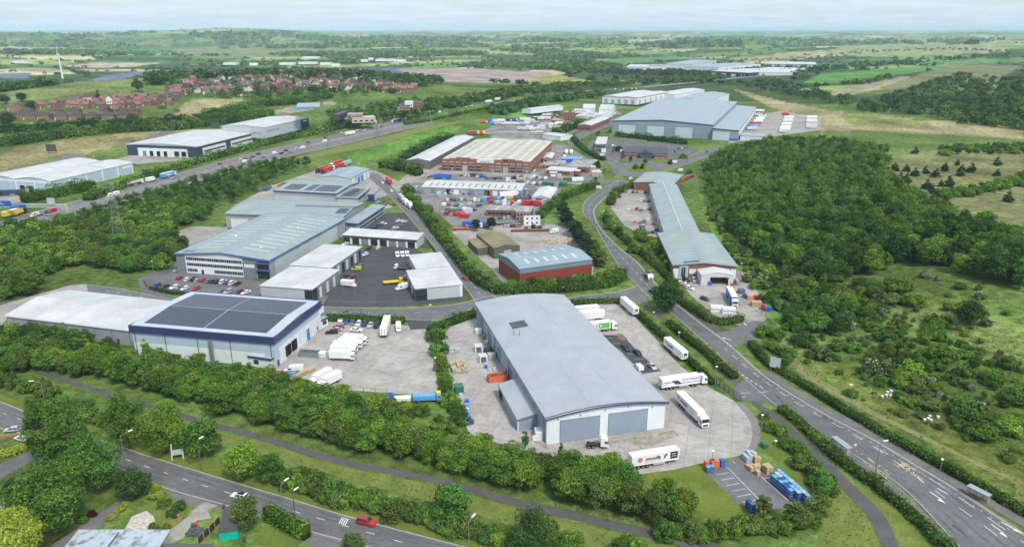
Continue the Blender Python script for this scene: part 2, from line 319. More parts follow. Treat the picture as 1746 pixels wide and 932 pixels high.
def ground():
 an=np.radians(np.concatenate([np.arange(-180,-44,4.0),np.linspace(-42,42,560),np.arange(44,180,4.0)])); rr=np.concatenate([[0.5],np.geomspace(25,60000,360)])
 A,R=np.meshgrid(an,rr); X,Y=np.sin(A)*R,np.cos(A)*R; Z=terr(X,Y); na,nr=len(an),len(rr)
 v=np.stack([X,Y,Z],-1).reshape(-1,3); i=np.arange(nr-1)[:,None]*na; j=np.arange(na)[None]; k=(j+1)%na
 q=np.stack([i+j,i+k,i+na+k,i+na+j],-1).reshape(-1,4)
 x,y=v[:,0],v[:,1]; r=np.hypot(x,y); rs=np.random.RandomState(5)
 # field patchwork: jittered cells, each one crop
 pal=np.array([GREEN,PALE,DKWOOD,(0.07,0.11,0.035),DKWOOD,OLIVE,(0.30,0.27,0.15),DKWOOD,(0.105,0.19,0.05),(0.22,0.25,0.10),(0.07,0.11,0.035),(0.16,0.21,0.075),DKWOOD,(0.37,0.33,0.2),DKWOOD,(0.085,0.13,0.04)])
 i1,e1=cells(x,y,215,3,1.6); i2,e2=cells(x,y,950,8,1.6); near,far=pal[(i1*997%16).astype(int)],pal[(i2*991%16).astype(int)]
 pal=np.where(pal>.09,pal*1.28,pal)
 near,far=pal[(i1*997%16).astype(int)],pal[(i2*991%16).astype(int)]
 col=np.where((r>5500)[:,None],0.55*near+0.45*far,near); col[e1<0.055]=DKWOOD
 col[r<1500]=np.array((0.10,0.15,0.036)); m=(r>=1250)&(r<2300)&(rs.rand(len(r))<2); col[m&(i1<.6)]=DKWOOD
 px,py=873+FPX*x/np.maximum(y*CP-(Z.ravel()-CAMH)*SP,1),466-FPX*(y*SP+(Z.ravel()-CAMH)*CP)/np.maximum(y*CP-(Z.ravel()-CAMH)*SP,1)
 seen=y*CP-(Z.ravel()-CAMH)*SP>1
 nz=np.sin(x/13+2*np.sin(y/17))*np.sin(y/11+1.7*np.sin(x/23))*.5+np.sin(x/5.1+y/7.3)*np.sin(y/4.7-x/9.1)*.5
 for poly,c,bl in FIELDS:
  n=inside(px,py,poly)&seen; col[n]=np.array(c)*(1+bl*0.5*nz[n])[:,None]
 me=npmesh('ground',v,q,[])
 a=me.attributes.new('land','FLOAT_COLOR','POINT'); a.data.foreach_set('color',np.concatenate([np.clip(col,0,1),np.ones((len(col),1))],1).astype(np.float32).ravel())
 me.polygons.foreach_set('use_smooth',np.ones(len(q),bool))
 m=bpy.data.materials.new('land'); m.use_nodes=True; t=m.node_tree; N=t.nodes; L=t.links; b=N['Principled BSDF']; b.inputs['Roughness'].default_value=0.95; b.inputs['Specular IOR Level'].default_value=0.05
 at=N.new('ShaderNodeAttribute'); at.attribute_name='land'; g=N.new('ShaderNodeNewGeometry'); src=at.outputs['Color']
 for sc,lo,hi,det in ((0.018,.62,1.4,6),(0.25,.6,1.42,5),(1.3,.75,1.25,3)):
  n=N.new('ShaderNodeTexNoise'); n.inputs['Scale'].default_value=sc; n.inputs['Detail'].default_value=det; L.new(g.outputs['Position'],n.inputs[0])
  mr=N.new('ShaderNodeMapRange'); mr.inputs['From Min'].default_value=.32; mr.inputs['From Max'].default_value=.68; mr.inputs['To Min'].default_value=lo; mr.inputs['To Max'].default_value=hi; L.new(n.outputs[0],mr.inputs[0])
  mx=N.new('ShaderNodeMixRGB'); mx.blend_type='MULTIPLY'; mx.inputs[0].default_value=1; L.new(src,mx.inputs[1]); L.new(mr.outputs[0],mx.inputs[2]); src=mx.outputs[0]
 L.new(src,b.inputs['Base Color']); me.materials.append(m)
 tag(link('ground',me),kind='structure')
ground()
# ---------------------------------------------------------------- roads
def edges(Lp,Rp,n=5):return smooth_line(PL(Lp),n),smooth_line(PL(Rp),n)
def road(name,Lp,Rp,z=0.06,m=None,kerbs=True,n=5):
 a,b=edges(Lp,Rp,n); mb=MB()
 for i in range(len(a)-1):mb.poly([(a[i].x,a[i].y,a[i].z+z),(a[i+1].x,a[i+1].y,a[i+1].z+z),(b[i+1].x,b[i+1].y,b[i+1].z+z),(b[i].x,b[i].y,b[i].z+z)],m or M['asphalt'])
 o=tag(mb.build(name),kind='structure')
 if kerbs:
  k=MB()
  for ln,s in ((a,-1),(b,1)):
   p,q=(offset(ln,-0.28),ln) if s<0 else (ln,offset(ln,0.28))
   for i in range(len(ln)-1):
    k.hexa([(p[i].x,p[i].y,p[i].z),(q[i].x,q[i].y,q[i].z),(q[i+1].x,q[i+1].y,q[i+1].z),(p[i+1].x,p[i+1].y,p[i+1].z),(p[i].x,p[i].y,p[i].z+.17),(q[i].x,q[i].y,q[i].z+.17),(q[i+1].x,q[i+1].y,q[i+1].z+.17),(p[i+1].x,p[i+1].y,p[i+1].z+.17)],M['kerb'])
  k.build('kerb',o)
 return o
def lerp_line(pts,step=0.5):
 out=[pts[0]]
 for a,b in zip(pts,pts[1:]):
  n=max(1,int((b-a).length/step))
  for i in range(1,n+1):out.append(a.lerp(b,i/n))
 return out
def dashes(par,px,dash,gap,w=0.15,m=None,z=0.085,start=0.0,name='lane_marking',off=0.0,smooth=5,world=False):
 ln=px if world else smooth_line(PL(px),smooth)
 if off:ln=offset(ln,off)
 ln=lerp_line(ln,.5); mb=MB(); d=-start; seg=[]
 for i in range(1,len(ln)):
  d+=(ln[i]-ln[i-1]).length; ph=d%(dash+gap) if gap else 0
  if ph<dash and d>=0:seg.append(ln[i-1]);
  if (ph>=dash or i==len(ln)-1) and len(seg)>1:seg2=seg[::3]+[seg[-1]] if len(seg)>4 else [seg[0],seg[-1]]; seg2=seg2 if seg2[-1]!=seg2[-2] else seg2[:-1]; ribbon(mb,seg2,-w/2,w/2,z,m or M['white']); seg=[]
 if mb.f:
  o=mb.build(name,par)
  if par is None:tag(o,kind='structure')
  return o
  # main estate road on the right
ML=[(1760,1060),(1627,921),(1541,832),(1455,774),(1400,742.5),(1318,686),(1258,634),(1210,590),(1142,531),(1108,506),(1088.6,487),(1057,454.6),(1032,415),(1013,382.5),(996,365),(997.5,344.7),(1020,326),(1043,314),(1063,306)]
MR=[(1860,985),(1730,900),(1627,832),(1540,780),(1489.6,749.5),(1386.5,694.5),(1300,638),(1246,590),(1165,528),(1133,499),(1116,481.7),(1085,446),(1050,418),(1022.3,386.5),(1013,366),(1018,350),(1046,325),(1058,317),(1072,310)]
R1=road('main_road',ML,MR)
CL=[((a[0]+b[0])/2,(a[1]+b[1])/2) for a,b in zip(ML,MR)]
dashes(R1,CL[8:],4,4);
# three-lane approach: two broken lines and edge markings
dashes(R1,[(1790,985),(1690,905),(1600,840),(1510,775),(1442,733),(1360,688),(1285,636),(1234,592)],4,3.2)
dashes(R1,[(1835,985),(1700,893),(1612,832),(1530,784),(1462,744)],5,3.5)
dashes(R1,MR[1:8],1.2,1.2,.18,M['yellow'],off=-1.7); dashes(R1,ML[2:5],1,1,.15,M['white'],off=2.2)
dashes(R1,MR,400,0,.12,M['white'],off=-.25)
# lane arrows on the approach
def arrow(par,px,toward,turn=0,L_=5.0):
 a=P(*px); d=(P(*toward)-a); d.z=0; d.normalize(); s=Vector((d.y,-d.x,0)); mb=MB()
 def q(u,v):p=a+d*u+s*v; return (p.x,p.y,a.z+.09)
 mb.poly([q(0,-.12),q(0,.12),q(L_*.65,.12),q(L_*.65,-.12)],M['white']); k=turn*.5
 mb.poly([q(L_*.62,-.55+k),q(L_*.62,.55+k),q(L_,k)],M['white']); mb.build('arrow_marking',par)
for a,b,t in (((1585,838),(1622,862),1),((1598,832),(1634,852),-1),((1690,893),(1712,909),1),((1706,889),(1730,902),0)):arrow(R1,a,b,t)
def ground_text(par,txt,px,toward,h,m,stretch=1.0,z=0.09):
 a=P(*px); d=P(*toward)-a; c=bpy.data.curves.new('lettering','FONT'); c.body=txt; c.size=h; c.align_x='CENTER'
 o=link('lettering',text_mesh(c,m),par,(a.x,a.y,a.z+z),math.atan2(d.y,d.x)+0); o.scale=(1,stretch,1); return o
for px,tw in (((1553,806),(1600,836)),((1484,802),(1520,828))):ground_text(R1,'BUS STOP',px,tw,1.9,M['yellow'],1.3)
for ln in ([(1522,790),(1550,806),(1580,826)],[(1535,785),(1562,801),(1594,822)],[(1462,785),(1492,806),(1520,828)],[(1480,782),(1504,800),(1534,822)]):dashes(R1,ln,1,1,.16,M['yellow'])
def tracks(par,Lp,Rp,fr):
 a,b=edges(Lp,Rp)
 tm=mat('tyre_polished_asphalt',(0.118,0.116,0.12),.7,.3,noise=.25,nscale=.15,fine=.15,coord='World')
 for f in fr:
  mb=MB(); ribbon(mb,[p.lerp(q,f) for p,q in zip(a,b)],-.38,.38,.068,tm); mb.build('tyre_track',par)
tracks(R1,ML,MR,(.10,.26,.42,.58,.74,.90))
for i,(x,y,w,l) in enumerate(((1560,870,1.6,7),(1480,800,1.2,5),(1420,720,1.8,9),(1190,560,1.5,6),(1640,905,1.3,5),(1100,478,1.4,7),(1330,680,1.1,4))):
 p=P(x,y); d=(P(x-60,y-44)-p).normalized(); q=Vector((d.y,-d.x,0)); MB().poly([tuple(p+d*a*l/2+q*b*w/2+Vector((0,0,.075))) for a,b in ((-1,-1),(-1,1),(1,1),(1,-1))],mat('asphalt_patch',(0.085,0.084,0.088),.85,.2,noise=.2,nscale=.6,coord='World')).build('road_patch',R1)
 # cross road and estate road
R2=road('cross_road',[(148,486),(200,492),(300,512),(420,528),(545,524),(668,526),(770,520),(840,505),(905,512),(970,507),(1056,497),(1088,487)],[(151,503),(210,506),(300,522),(420,540),(545,538),(668,543),(770,546),(840,538),(905,532),(970,520),(1042,513),(1108,520)],.055)
dashes(R2,[(180,495),(300,517),(420,534),(545,531),(668,534.5),(800,528),(905,522),(970,513.5),(1060,503)],3,4)
R3=road('estate_road',[(620,296),(655,327),(686,358),(705.6,380),(750,432),(803,504),(812,518)],[(645,296),(672,321),(704.6,357.6),(724.5,380),(777.7,435),(834,498),(860,514)],.058,n=4)
dashes(R3,[(690,352),(715,380),(764,434),(819,501)],3,4)
sheet('access_road',[(240,500),(236,476),(262,462),(304,440),(312,448),(278,472),(262,494),(300,508),(296,516)],.05,M['asphalt_old'])
sheet('concrete_track',[(-40,560),(0,520),(60,503),(120,486),(148,484),(154,503),(120,500),(70,512),(15,540),(-30,590)],.045,M['hardcore'])
R4=road('entrance_road',[(1245,593),(1215,571),(1245,563),(1262,555),(1270,546)],[(1247,592),(1262,587),(1285,578),(1296,566),(1308,548)],.05,kerbs=False)
dashes(R4,[(1222,570),(1248,592)],.6,.6,.3); arrow(R4,(1247,580),(1240,578),0,4)
sheet('yard_entrance',[(1248,663),(1268,648),(1262,632),(1312,667),(1345,690),(1268,682),(1256,680)],.052,M['asphalt'])
dashes(R1,[(1258,633),(1285,652),(1312,668)],.6,.6,.3); dashes(R1,[(1263,670),(1283,669)],40,0,.15); dashes(R1,[(1293,669),(1312,667)],40,0,.15); dashes(R1,[(1264,676.5),(1273,676.5)],40,0,.15)
# roundabout and its arms
def ring(c,a,b,n=32):return [(c[0]+a*math.cos(2*math.pi*k/n),c[1]+b*math.sin(2*math.pi*k/n)) for k in range(n)]
sheet('roundabout',ring((1092,289),50,14),.064,M['asphalt'])
sheet('roundabout_island',ring((1092,288.6),23.5,4.9),.2,M['lawn'])
for _r in ([(1046,302),(1054,296),(1062,299),(1055,308)],[(1126,291),(1140,286),(1146,288),(1132,293)],[(1042,283),(1056,286),(1050,288)]):sheet('traffic_island',_r,.17,M['dry'])
R5=road('north_road',[(1048,284),(1012,266),(978,250),(969,240),(985,228),(1040,205),(1075,193)],[(1056,278),(1030,266),(996,252),(985,242),(1000,231),(1050,210),(1085,196)],.055)
dashes(R5,[(1040,276),(985,250),(977,241),(995,229)],3,4)
R6=road('east_road',[(1120,283),(1160,272),(1190,260),(1230,250)],[(1128,294),(1170,280),(1205,268),(1240,255)],.055)
R7=road('factory_access',[(1050,306),(1005,306),(950,304),(905,303)],[(1056,313),(1005,312),(950,310),(905,309)],.05,kerbs=False)
# foreground road
FL=[(-300,596),(-60,668),(0,686),(36,699.6),(120,733),(206,763),(271,784),(395,821.6),(500,853),(600,883),(752,923),(900,960)]
FR=[(-300,642),(-60,712),(0,729),(36,738),(120,768),(206,798),(285,832),(395,863),(526,904),(590,921),(700,950),(850,990)]
R8=road('country_road',FL,FR,.06,M['asphalt_old'])
tracks(R8,FL,FR,(.14,.34,.63,.84))
dashes(R8,[(-30,693),(26,711.6),(100,742),(237,790.7),(273,802.7),(347,827.4),(471,862.8),(556.6,887),(700,928),(800,955)],2.6,4.4,.14,start=3)
rm=MB(); a0=P(589,887);
for k in range(4):
 p,q=P(584+k*3.4,881.5+k*.9),P(578+k*3.4,892+k*.9); dd=(q-p).normalized(); s=Vector((dd.y,-dd.x,0))
 rm.poly([(v.x,v.y,.09) for v in (p-s*.11,p+s*.11,q+s*.11,q-s*.11)],M['white'])
rm.build('slow_marking',R8)
sheet('driveway_apron',[(278,836),(345,850),(395,866),(470,888),(526,906),(560,915),(600,930),(560,960),(500,905),(440,880),(372,868),(330,866),(300,850)],.045,M['paving'])
sheet('footway',[(345,849),(395,863.5),(526,904.5),(590,921.5),(580,926),(520,909),(392,868),(340,852)],.15,M['paving'])
# cycle paths
C1=road('cycle_path',[(60,628),(121,648),(200,671),(347,714),(474,749),(580,781),(752,814.5),(889,851.5),(1027,882),(1180,919),(1330,950)],[(60,635),(119,655),(193,678),(345,723),(472,758.5),(578,791),(750,825),(887,864),(1025,897),(1178,934),(1330,968)],.05,M['path'],False)
C2=road('footpath',[(1500,960),(1503,930),(1478,878),(1440,838),(1378,774),(1340,738),(1300,703),(1283,690),(1284,684)],[(1530,960),(1532,930),(1505,874),(1458,829),(1395,768),(1362,738),(1318,701),(1300,691),(1300,686)],.05,M['path'],False)
C3=road('footpath',[(1258,662),(1232,640),(1200,606),(1160,572),(1125,544),(1098,522)],[(1267,655),(1245,636),(1212,602),(1172,568),(1135,540),(1110,520)],.05,M['path'],False)
C4=road('footpath',[(1092,480),(1072,452),(1044,425),(1026,400),(1019,385)],[(1100,478),(1082,450),(1054,424),(1035,400),(1026,384)],.04,M['path'],False)
C5=road('footpath',[(1262,588),(1210,560),(1160,518),(1128,487)],[(1268,583),(1220,556),(1170,514),(1138,484)],.04,M['path'],False)
sheet('footway',[(1540,779),(1590,806),(1650,843),(1746,899),(1746,884),(1700,858),(1640,822),(1570,783),(1500,738),(1400,690),(1330,645),(1300,628),(1300,636),(1386,693),(1490,748)],.14,M['paving'])
sheet('footway',[(1536,833),(1600,897),(1680,985),(1640,985),(1575,905),(1515,838),(1480,812),(1440,780),(1398,745),(1402,743),(1455,776)],.14,M['paving'])
for a in ([(1318,700),(1330,694),(1365,706),(1400,742),(1378,748),(1345,722)],[(1262,628),(1255,668),(1234,650),(1245,640)],[(1105,518),(1140,536),(1170,560),(1230,600),(1255,632),(1262,645),(1245,636),(1210,598),(1165,563),(1130,538)]):sheet('verge',a,.035,M['verge'],smooth=3)
sheet('verge',[(1014,365),(1022,386),(1050,418),(1085,446),(1116,482),(1108,482),(1078,452),(1042,420),(1015,388),(1008,368)],.03,M['dry'])
sheet('verge',[(1000,930),(900,905),(780,866),(640,830),(480,784),(350,745),(345,726),(472,761),(578,794),(750,828),(887,867),(1025,900),(1178,937),(1300,965),(1240,990),(1100,965)],.03,M['verge'])
sheet('verge',[(-40,670),(36,697),(206,760),(395,819),(600,880),(752,920),(900,957),(960,960),(780,905),(640,868),(520,830),(420,800),(250,752),(120,715),(0,672)],.028,M['lawn'])
sheet('lawn',[(1065,810),(1100,800),(1203,786),(1222,806),(1262,862),(1285,880),(1200,882),(1120,876),(1080,850)],.03,M['lawn'])
sheet('lawn',[(1295,766),(1303,715),(1320,722),(1395,800),(1402,850),(1385,862),(1340,806),(1318,780)],.03,M['lawn'])
sheet('lawn',[(1290,690),(1378,775),(1440,838),(1478,878),(1503,930),(1500,980),(1380,980),(1400,890),(1410,830),(1330,740)],.025,M['verge'])
sheet('lawn',[(1502,873),(1535,932),(1534,980),(1640,985),(1560,900),(1500,840),(1470,825),(1458,831)],.025,M['verge'])
sheet('dirt_track',[(1312,570),(1330,590),(1352,628),(1400,660),(1480,704),(1560,742),(1680,800),(1746,826),(1746,820),(1680,793),(1562,735),(1484,697),(1408,652),(1362,620),(1345,588),(1325,566)],.03,mat('grassy_track',(0.245,0.215,0.115),.95,.1,col2=(0.16,0.175,0.055),nscale=.35,fine=.2,coord='World'))
sheet('railway_strip',[(1190,330),(1215,400),(1262,470),(1310,540),(1330,560),(1345,560),(1300,500),(1255,440),(1222,390),(1205,330)],.03,M['meadow'])
# ---------------------------------------------------------------- yards
Y1=sheet('warehouse_yard',[(990,517),(1062,514),(1082,540),(1125,585),(1158,622),(1200,655),(1250,682),(1276,705),(1284,735),(1280,758),(1263,776),(1205,787),(1150,800),(1060,812),(960,780),(885,765),(840,752),(806,748),(775,690),(760,620),(753,580),(768,556),(815,540),(830,532),(960,600)],.04,M['concrete'])
sheet('haulage_yard',[(450,660),(490,600),(545,560),(560,548),(640,548),(700,556),(738,556),(741,600),(746,668),(700,672),(640,668),(580,664),(540,664)],.04,M['concrete'])
sheet('yard_ramp',[(693,545),(734,545),(739,560),(700,562)],.057,M['asphalt_new'])
sheet('parking_bay',[(1024,571),(1058,571),(1070,580),(1094,606),(1128,632),(1096,637),(1060,600)],.055,M['asphalt_new'])
for k in range(7):
 x,y=1030+k*13,577+k*9; dashes(None,[(x,y),(x+17,y-1)],99,0,.1,z=.075,name='bay_line')
sheet('red_apron',[(1052,568),(1060,569),(1070,577),(1064,581),(1054,577)],.06,M['redtarmac'])
CP1=sheet('car_park',[(1205,806),(1255,779),(1282,772),(1340,822),(1386,862),(1345,866),(1285,868),(1260,860)],.05,M['asphalt'])
Z6=lambda x,y:(1200+x/6.215,740+y/6.215)
for a,b in (((130,428),(290,402)),((185,486),(348,455)),((242,545),(405,514)),((298,602),(462,570)),((355,661),(528,629)),((410,720),(590,690)),((640,470),(722,455)),((245,345),(640,745)),((420,262),(560,400)),((610,450),(905,712)),((480,300),(560,290)),((305,283),(340,315))):
 dashes(CP1,[Z6(*a),Z6(*b)],99,0,.12,z=.075)
sheet('paved_border',[(1262,682),(1280,700),(1294,722),(1296,748),(1284,772),(1266,779),(1262,776),(1276,763),(1283,738),(1276,712),(1258,690)],.06,mat('cobbled_border',(0.20,0.19,0.18),.9,.2,noise=.3,nscale=2.5,coord='World'),smooth=4)
sheet('flagstone_apron',[(936,758),(962,770),(1010,756),(1060,748),(1150,733),(1158,742),(1120,757),(1095,765),(1070,752),(1040,757),(985,770),(958,776),(925,762),(905,750)],.06,mat('stained_flagstones',(0.30,0.265,0.21),.9,.2,noise=.3,nscale=.5,fine=.2,coord='World'))
sheet('unit_yard',[(530,520),(560,480),(600,440),(622,424),(690,418),(716,428),(745,445),(795,500),(790,514),(700,521),(600,523)],.04,M['asphalt_new'])
sheet('office_car_park',[(250,488),(262,476),(290,465),(340,460),(470,485),(560,505),(548,522),(400,506),(300,502)],.047,M['asphalt'])
sheet('office_yard',[(600,400),(640,365),(690,362),(708,385),(735,425),(700,420),(640,415)],.04,M['asphalt_new'])
sheet('rear_yard',[(280,400),(330,386),(400,388),(384,362),(400,350),(460,318),(540,290),(640,290),(700,320),(640,340),(560,350),(420,360),(390,400),(330,425)],.035,M['hardcore'])
sheet('red_shed_yard',[(770,395),(850,370),(960,385),(1000,400),(1015,440),(1010,470),(900,490),(858,484),(840,460),(800,425)],.035,M['hardcore'])
M['yard']=mat('oily_yard_surface',(0.205,0.195,0.185),.9,.2,noise=.3,nscale=.08,fine=.18,coord='World')
sheet('garage_yard',[(690,310),(760,296),(905,300),(960,310),(955,330),(920,370),(930,385),(850,385),(775,388),(745,362),(700,335)],.035,M['yard'])
sheet('factory_yard',[(690,300),(730,280),(900,290),(1000,305),(990,315),(900,305),(760,300),(740,318),(690,330),(670,320)],.033,M['hardcore'])
sheet('factory_side_yard',[(915,250),(960,245),(1010,275),(1030,300),(1020,312),(930,305),(905,290)],.034,M['yard'])
sheet('trade_yard',[(1044,325),(1070,322),(1110,322),(1140,400),(1122,405),(1095,400),(1065,385),(1042,355)],.034,M['hardcore'])
sheet('depot_yard',[(1148,470),(1265,462),(1305,515),(1312,540),(1296,552),(1262,556),(1215,535),(1180,505)],.036,M['hardcore'])
sheet('truck_park',[(820,225),(860,205),(960,205),(1030,185),(1070,182),(1060,195),(980,225),(940,240),(850,235)],.03,M['yard'])
sheet('storage_yard',[(835,235),(850,222),(900,222),(960,228),(935,245)],.036,M['hardcore'])
sheet('trailer_park',[(1240,245),(1290,195),(1330,190),(1400,200),(1398,222),(1300,235)],.03,M['hardcore'])
sheet('office_park',[(1000,262),(1005,240),(1060,236),(1180,250),(1190,258),(1150,270),(1060,275)],.03,M['asphalt_old'])
sheet('loading_yard',[(195,272),(235,262),(330,262),(320,272),(235,280)],.03,M['hardcore'])
sheet('loading_yard',[(-40,335),(60,322),(80,330),(40,345),(-40,350)],.03,M['hardcore'])
sheet('service_area',[(560,200),(640,178),(710,172),(730,180),(690,192),(600,205)],.03,M['yard'])
sheet('building_site',[(440,190),(500,182),(565,172),(575,178),(530,188),(480,196)],.03,M['dirt'])
R9=road('business_park_road',[(-40,300),(40,288),(120,265),(217,247),(320,212),(480,192),(560,178)],[(-40,306),(45,293),(130,271),(222,252),(325,217),(482,196),(565,182)],.04,M['paving'],False)
# motorway: two carriageways, verge strip and marked lanes
def motorway():
 Lp=[(-300,478),(-60,398),(0,378),(110,347),(205,322),(300,296),(430,261),(560,232),(690,203),(830,177),(905,166),(1000,154),(1100,147),(1300,128),(1330,125)]
 Rp=[(-300,512),(-60,428),(60,388),(140,365),(235,336),(330,312),(470,272),(600,243),(720,214),(840,184),(915,170),(1010,157),(1105,149.5),(1300,130),(1330,127)]
 o=road('motorway',Lp,Rp,.06,mat('motorway_surface',(0.165,0.155,0.155),.88,.2,noise=.12,nscale=.08,fine=.08,coord='World'),False,4)
 a,b=edges(Lp,Rp,4)
 for f,dash,gap in ((.04,900,0),(.13,2,7),(.22,2,7),(.31,2,7),(.43,900,0),(.56,900,0),(.69,2,7),(.78,2,7),(.87,2,7),(.96,900,0)):
  ln=[p.lerp(q,f) for p,q in zip(a,b)]; dashes(o,ln[:36],dash,gap,.3,M['white'],.09,world=True)
 br=MB(); c=[p.lerp(q,.495) for p,q in zip(a,b)]
 for i in range(len(c)-1):br.bar(c[i]+Vector((0,0,.5)),c[i+1]+Vector((0,0,.5)),.5,M['kerb'],.9)
 br.build('central_barrier',o)
 return a,b
MA,MBB=motorway()
sheet('motorway_verge',[(590,258),(640,250),(720,224),(800,205),(740,212),(600,246),(470,276),(440,290),(480,285),(540,268)],.028,M['dry'])
# ---------------------------------------------------------------- foliage
FO=dict(mid=foliage('leaves_mid_green',(0.020,0.051,0.010),(0.182,0.342,0.061)),dark=foliage('leaves_dark_green',(0.015,0.035,0.010),(0.107,0.215,0.055)),lime=foliage('leaves_fresh_green',(0.036,0.077,0.010),(0.281,0.446,0.066)),olive=foliage('leaves_olive',(0.033,0.053,0.012),(0.211,0.295,0.080)),pine=foliage('needles_blue_green',(0.010,0.026,0.012),(0.075,0.142,0.056)),gold=foliage('leaves_yellow',(0.20,0.25,0.025),(0.48,0.55,0.09),.08),wine=foliage('leaves_wine_red',(0.03,0.006,0.01),(0.10,0.02,0.03)),blossom=foliage('hawthorn_blossom',(0.10,0.13,0.05),(0.62,0.62,0.52)),hedge=foliage('hedge_leaves',(0.025,0.050,0.010),(0.173,0.286,0.066),.15),tuft=foliage('long_grass',(0.13,0.175,0.035),(0.27,0.30,0.09),.1,.4),)
_e=FO['blossom'].node_tree.nodes['Color Ramp'].color_ramp.elements
_e[0].color=(0.04,0.07,0.015,1); _e[1].color=(0.62,0.62,0.52,1); _n=_e.new(.66); _n.color=(0.10,0.145,0.035,1); _n=_e.new(.8); _n.color=(0.40,0.42,0.33,1)
M['bark']=mat('tree_bark',(0.10,0.085,0.065),.95,.1,noise=.3,nscale=4)
def unit(v):return v/np.maximum(np.linalg.norm(v,axis=-1,keepdims=True),1e-9)
def leaves(pos,nrm,size,rs,tilt=.72,asp=1.35):
 n=len(pos); nn=unit(nrm+rs.normal(0,tilt,(n,3))); t=unit(np.cross(nn,rs.normal(0,1,(n,3)))); b=np.cross(nn,t)
 s=(size*rs.uniform(.6,1.25,n))[:,None]*.5; t,b=t*s*asp,b*s/asp
 v=np.stack([pos-t,pos-b*.9+t*.1,pos+t,pos+b*.9+t*.1],1).reshape(-1,3)
 return v,np.arange(n*4).reshape(-1,4)
def clumps(shape,rs,n,H,Rr,base):
 """clump centres and radii filling a crown of height H, radius Rr, starting at base"""
 c=[];
 while len(c)<n:
  p=rs.uniform(-1,1,3); t=(p[2]+1)/2
  if shape=='round':ok=np.hypot(p[0],p[1])<math.sqrt(max(0,1-(2*t-.85)**2*(.72 if t>.42 else 1.15)))
  elif shape=='tall':ok=np.hypot(p[0],p[1])<(.45+.55*math.sin(math.pi*min(1,t*.9+.12)))
  elif shape=='cone':ok=np.hypot(p[0],p[1])<(1.02-t)
  elif shape=='low':ok=np.hypot(p[0],p[1])<math.sqrt(max(0,1-t**2.2))
  else:ok=np.hypot(p[0],p[1])<math.sqrt(max(0,1-(2*t-1)**2))
  d=np.hypot(p[0],p[1])
  if ok and (d>.25 or t>.55):c.append((p[0]*Rr,p[1]*Rr,base+t*(H-base)))
 return np.array(c)
def crown(shape,seed,H,Rr,base,nclump,nleaf,leaf,cr=.30,flat=.72,droop=0.0):
 rs=np.random.RandomState(seed); c=clumps(shape,rs,nclump,H*.93,Rr*.82,base+H*.04)
 if shape=='cone':rad=cr*Rr*(1.15-.85*(c[:,2]-base)/(H-base))
 else:rad=cr*Rr*rs.uniform(.7,1.25,nclump)
 w=rad**2; k=rs.choice(nclump,nleaf,p=w/w.sum()); d=unit(rs.normal(0,1,(nleaf,3))); d[:,2]=np.where(rs.rand(nleaf)<.55,np.abs(d[:,2]),d[:,2])
 pos=c[k]+d*rad[k][:,None]*np.array([1,1,flat])*rs.uniform(.72,1.06,nleaf)[:,None]
 if droop:pos[:,2]-=droop*(np.hypot(pos[:,0],pos[:,1])/Rr)**2
 pos[:,2]=np.maximum(pos[:,2],.15)
 ctr=np.array([0,0,base+(H-base)*.4]); nrm=unit(d*.75+unit(pos-ctr)*.6+np.array([0,0,.25]))
 v,q=leaves(pos,nrm,leaf,rs)
 ct=rs.uniform(-.22,.22,nclump); tone=np.clip(.5+ct[k]+rs.normal(0,.24,nleaf),0,1)
 return v,q,tone
def tube(pts,r0,r1,n=6):
 V,F=[],[]; pts=[np.array(p,float) for p in pts]
 for i,p in enumerate(pts):
  r=r0+(r1-r0)*i/(len(pts)-1)
  for j in range(n):V.append(p+r*np.array([math.cos(2*math.pi*j/n),math.sin(2*math.pi*j/n),0]))
 for i in range(len(pts)-1):
  for j in range(n):F.append((i*n+j,i*n+(j+1)%n,(i+1)*n+(j+1)%n,(i+1)*n+j))
 return V,F
def trunk(seed,H,Rr,base,thick):
 rs=random.Random(seed); V,F=tube([(0,0,-.2),(rs.uniform(-.1,.1),rs.uniform(-.1,.1),base),(rs.uniform(-.3,.3),rs.uniform(-.3,.3),H*.75)],thick,thick*.25)
 for k in range(5):
  a=k*1.26+rs.random(); z=base*.8+(H-base)*(.05+.1*k); v,f=tube([(0,0,z),(math.cos(a)*Rr*.35,math.sin(a)*Rr*.35,z+Rr*.25),(math.cos(a)*Rr*.68,math.sin(a)*Rr*.68,z+Rr*.42)],thick*.45,thick*.1,4)
  o=len(V); V+=v; F+=[tuple(i+o for i in q) for q in f]
 return V,F
SPEC={'round':('round',9.0,3.7,1.5,62,5200,.42),'oak':('round',9.0,4.5,1.2,76,6500,.43),'tall':('tall',13.0,3.2,1.5,70,7500,.42),'slim':('tall',9.0,2.1,1.0,26,2600,.4),'cone':('cone',9.0,2.6,.3,46,2000,.5),'bush':('low',3.6,2.9,.1,28,2600,.38),'ash':('round',17.0,7.6,2.2,90,15000,.46),'poplar':('tall',20.0,5.0,1.5,95,14000,.42),'young':('tall',5.5,1.3,1.0,14,480,.42)}
CROWN,TRUNK,WHOLE={},{},{}
def crown_mesh(kind,var,fo):
 k=(kind,var,fo)
 if k not in CROWN:
  sh,H,Rr,base,nc,nl,lf=SPEC[kind]; v,q,t=crown(sh,hash(kind)%1+var*17+len(kind),H,Rr,base,nc,nl,lf)
  CROWN[k]=npmesh('crown',v,q,[FO[fo]],tone=t)
 return CROWN[k]
def trunk_mesh(kind,var):
 k=(kind,var)
 if k not in TRUNK:
  sh,H,Rr,base,*_=SPEC[kind]; v,q=trunk(var,H,Rr,base,.09+H*.016); TRUNK[k]=npmesh('trunk',v,q,[M['bark']])
 return TRUNK[k]
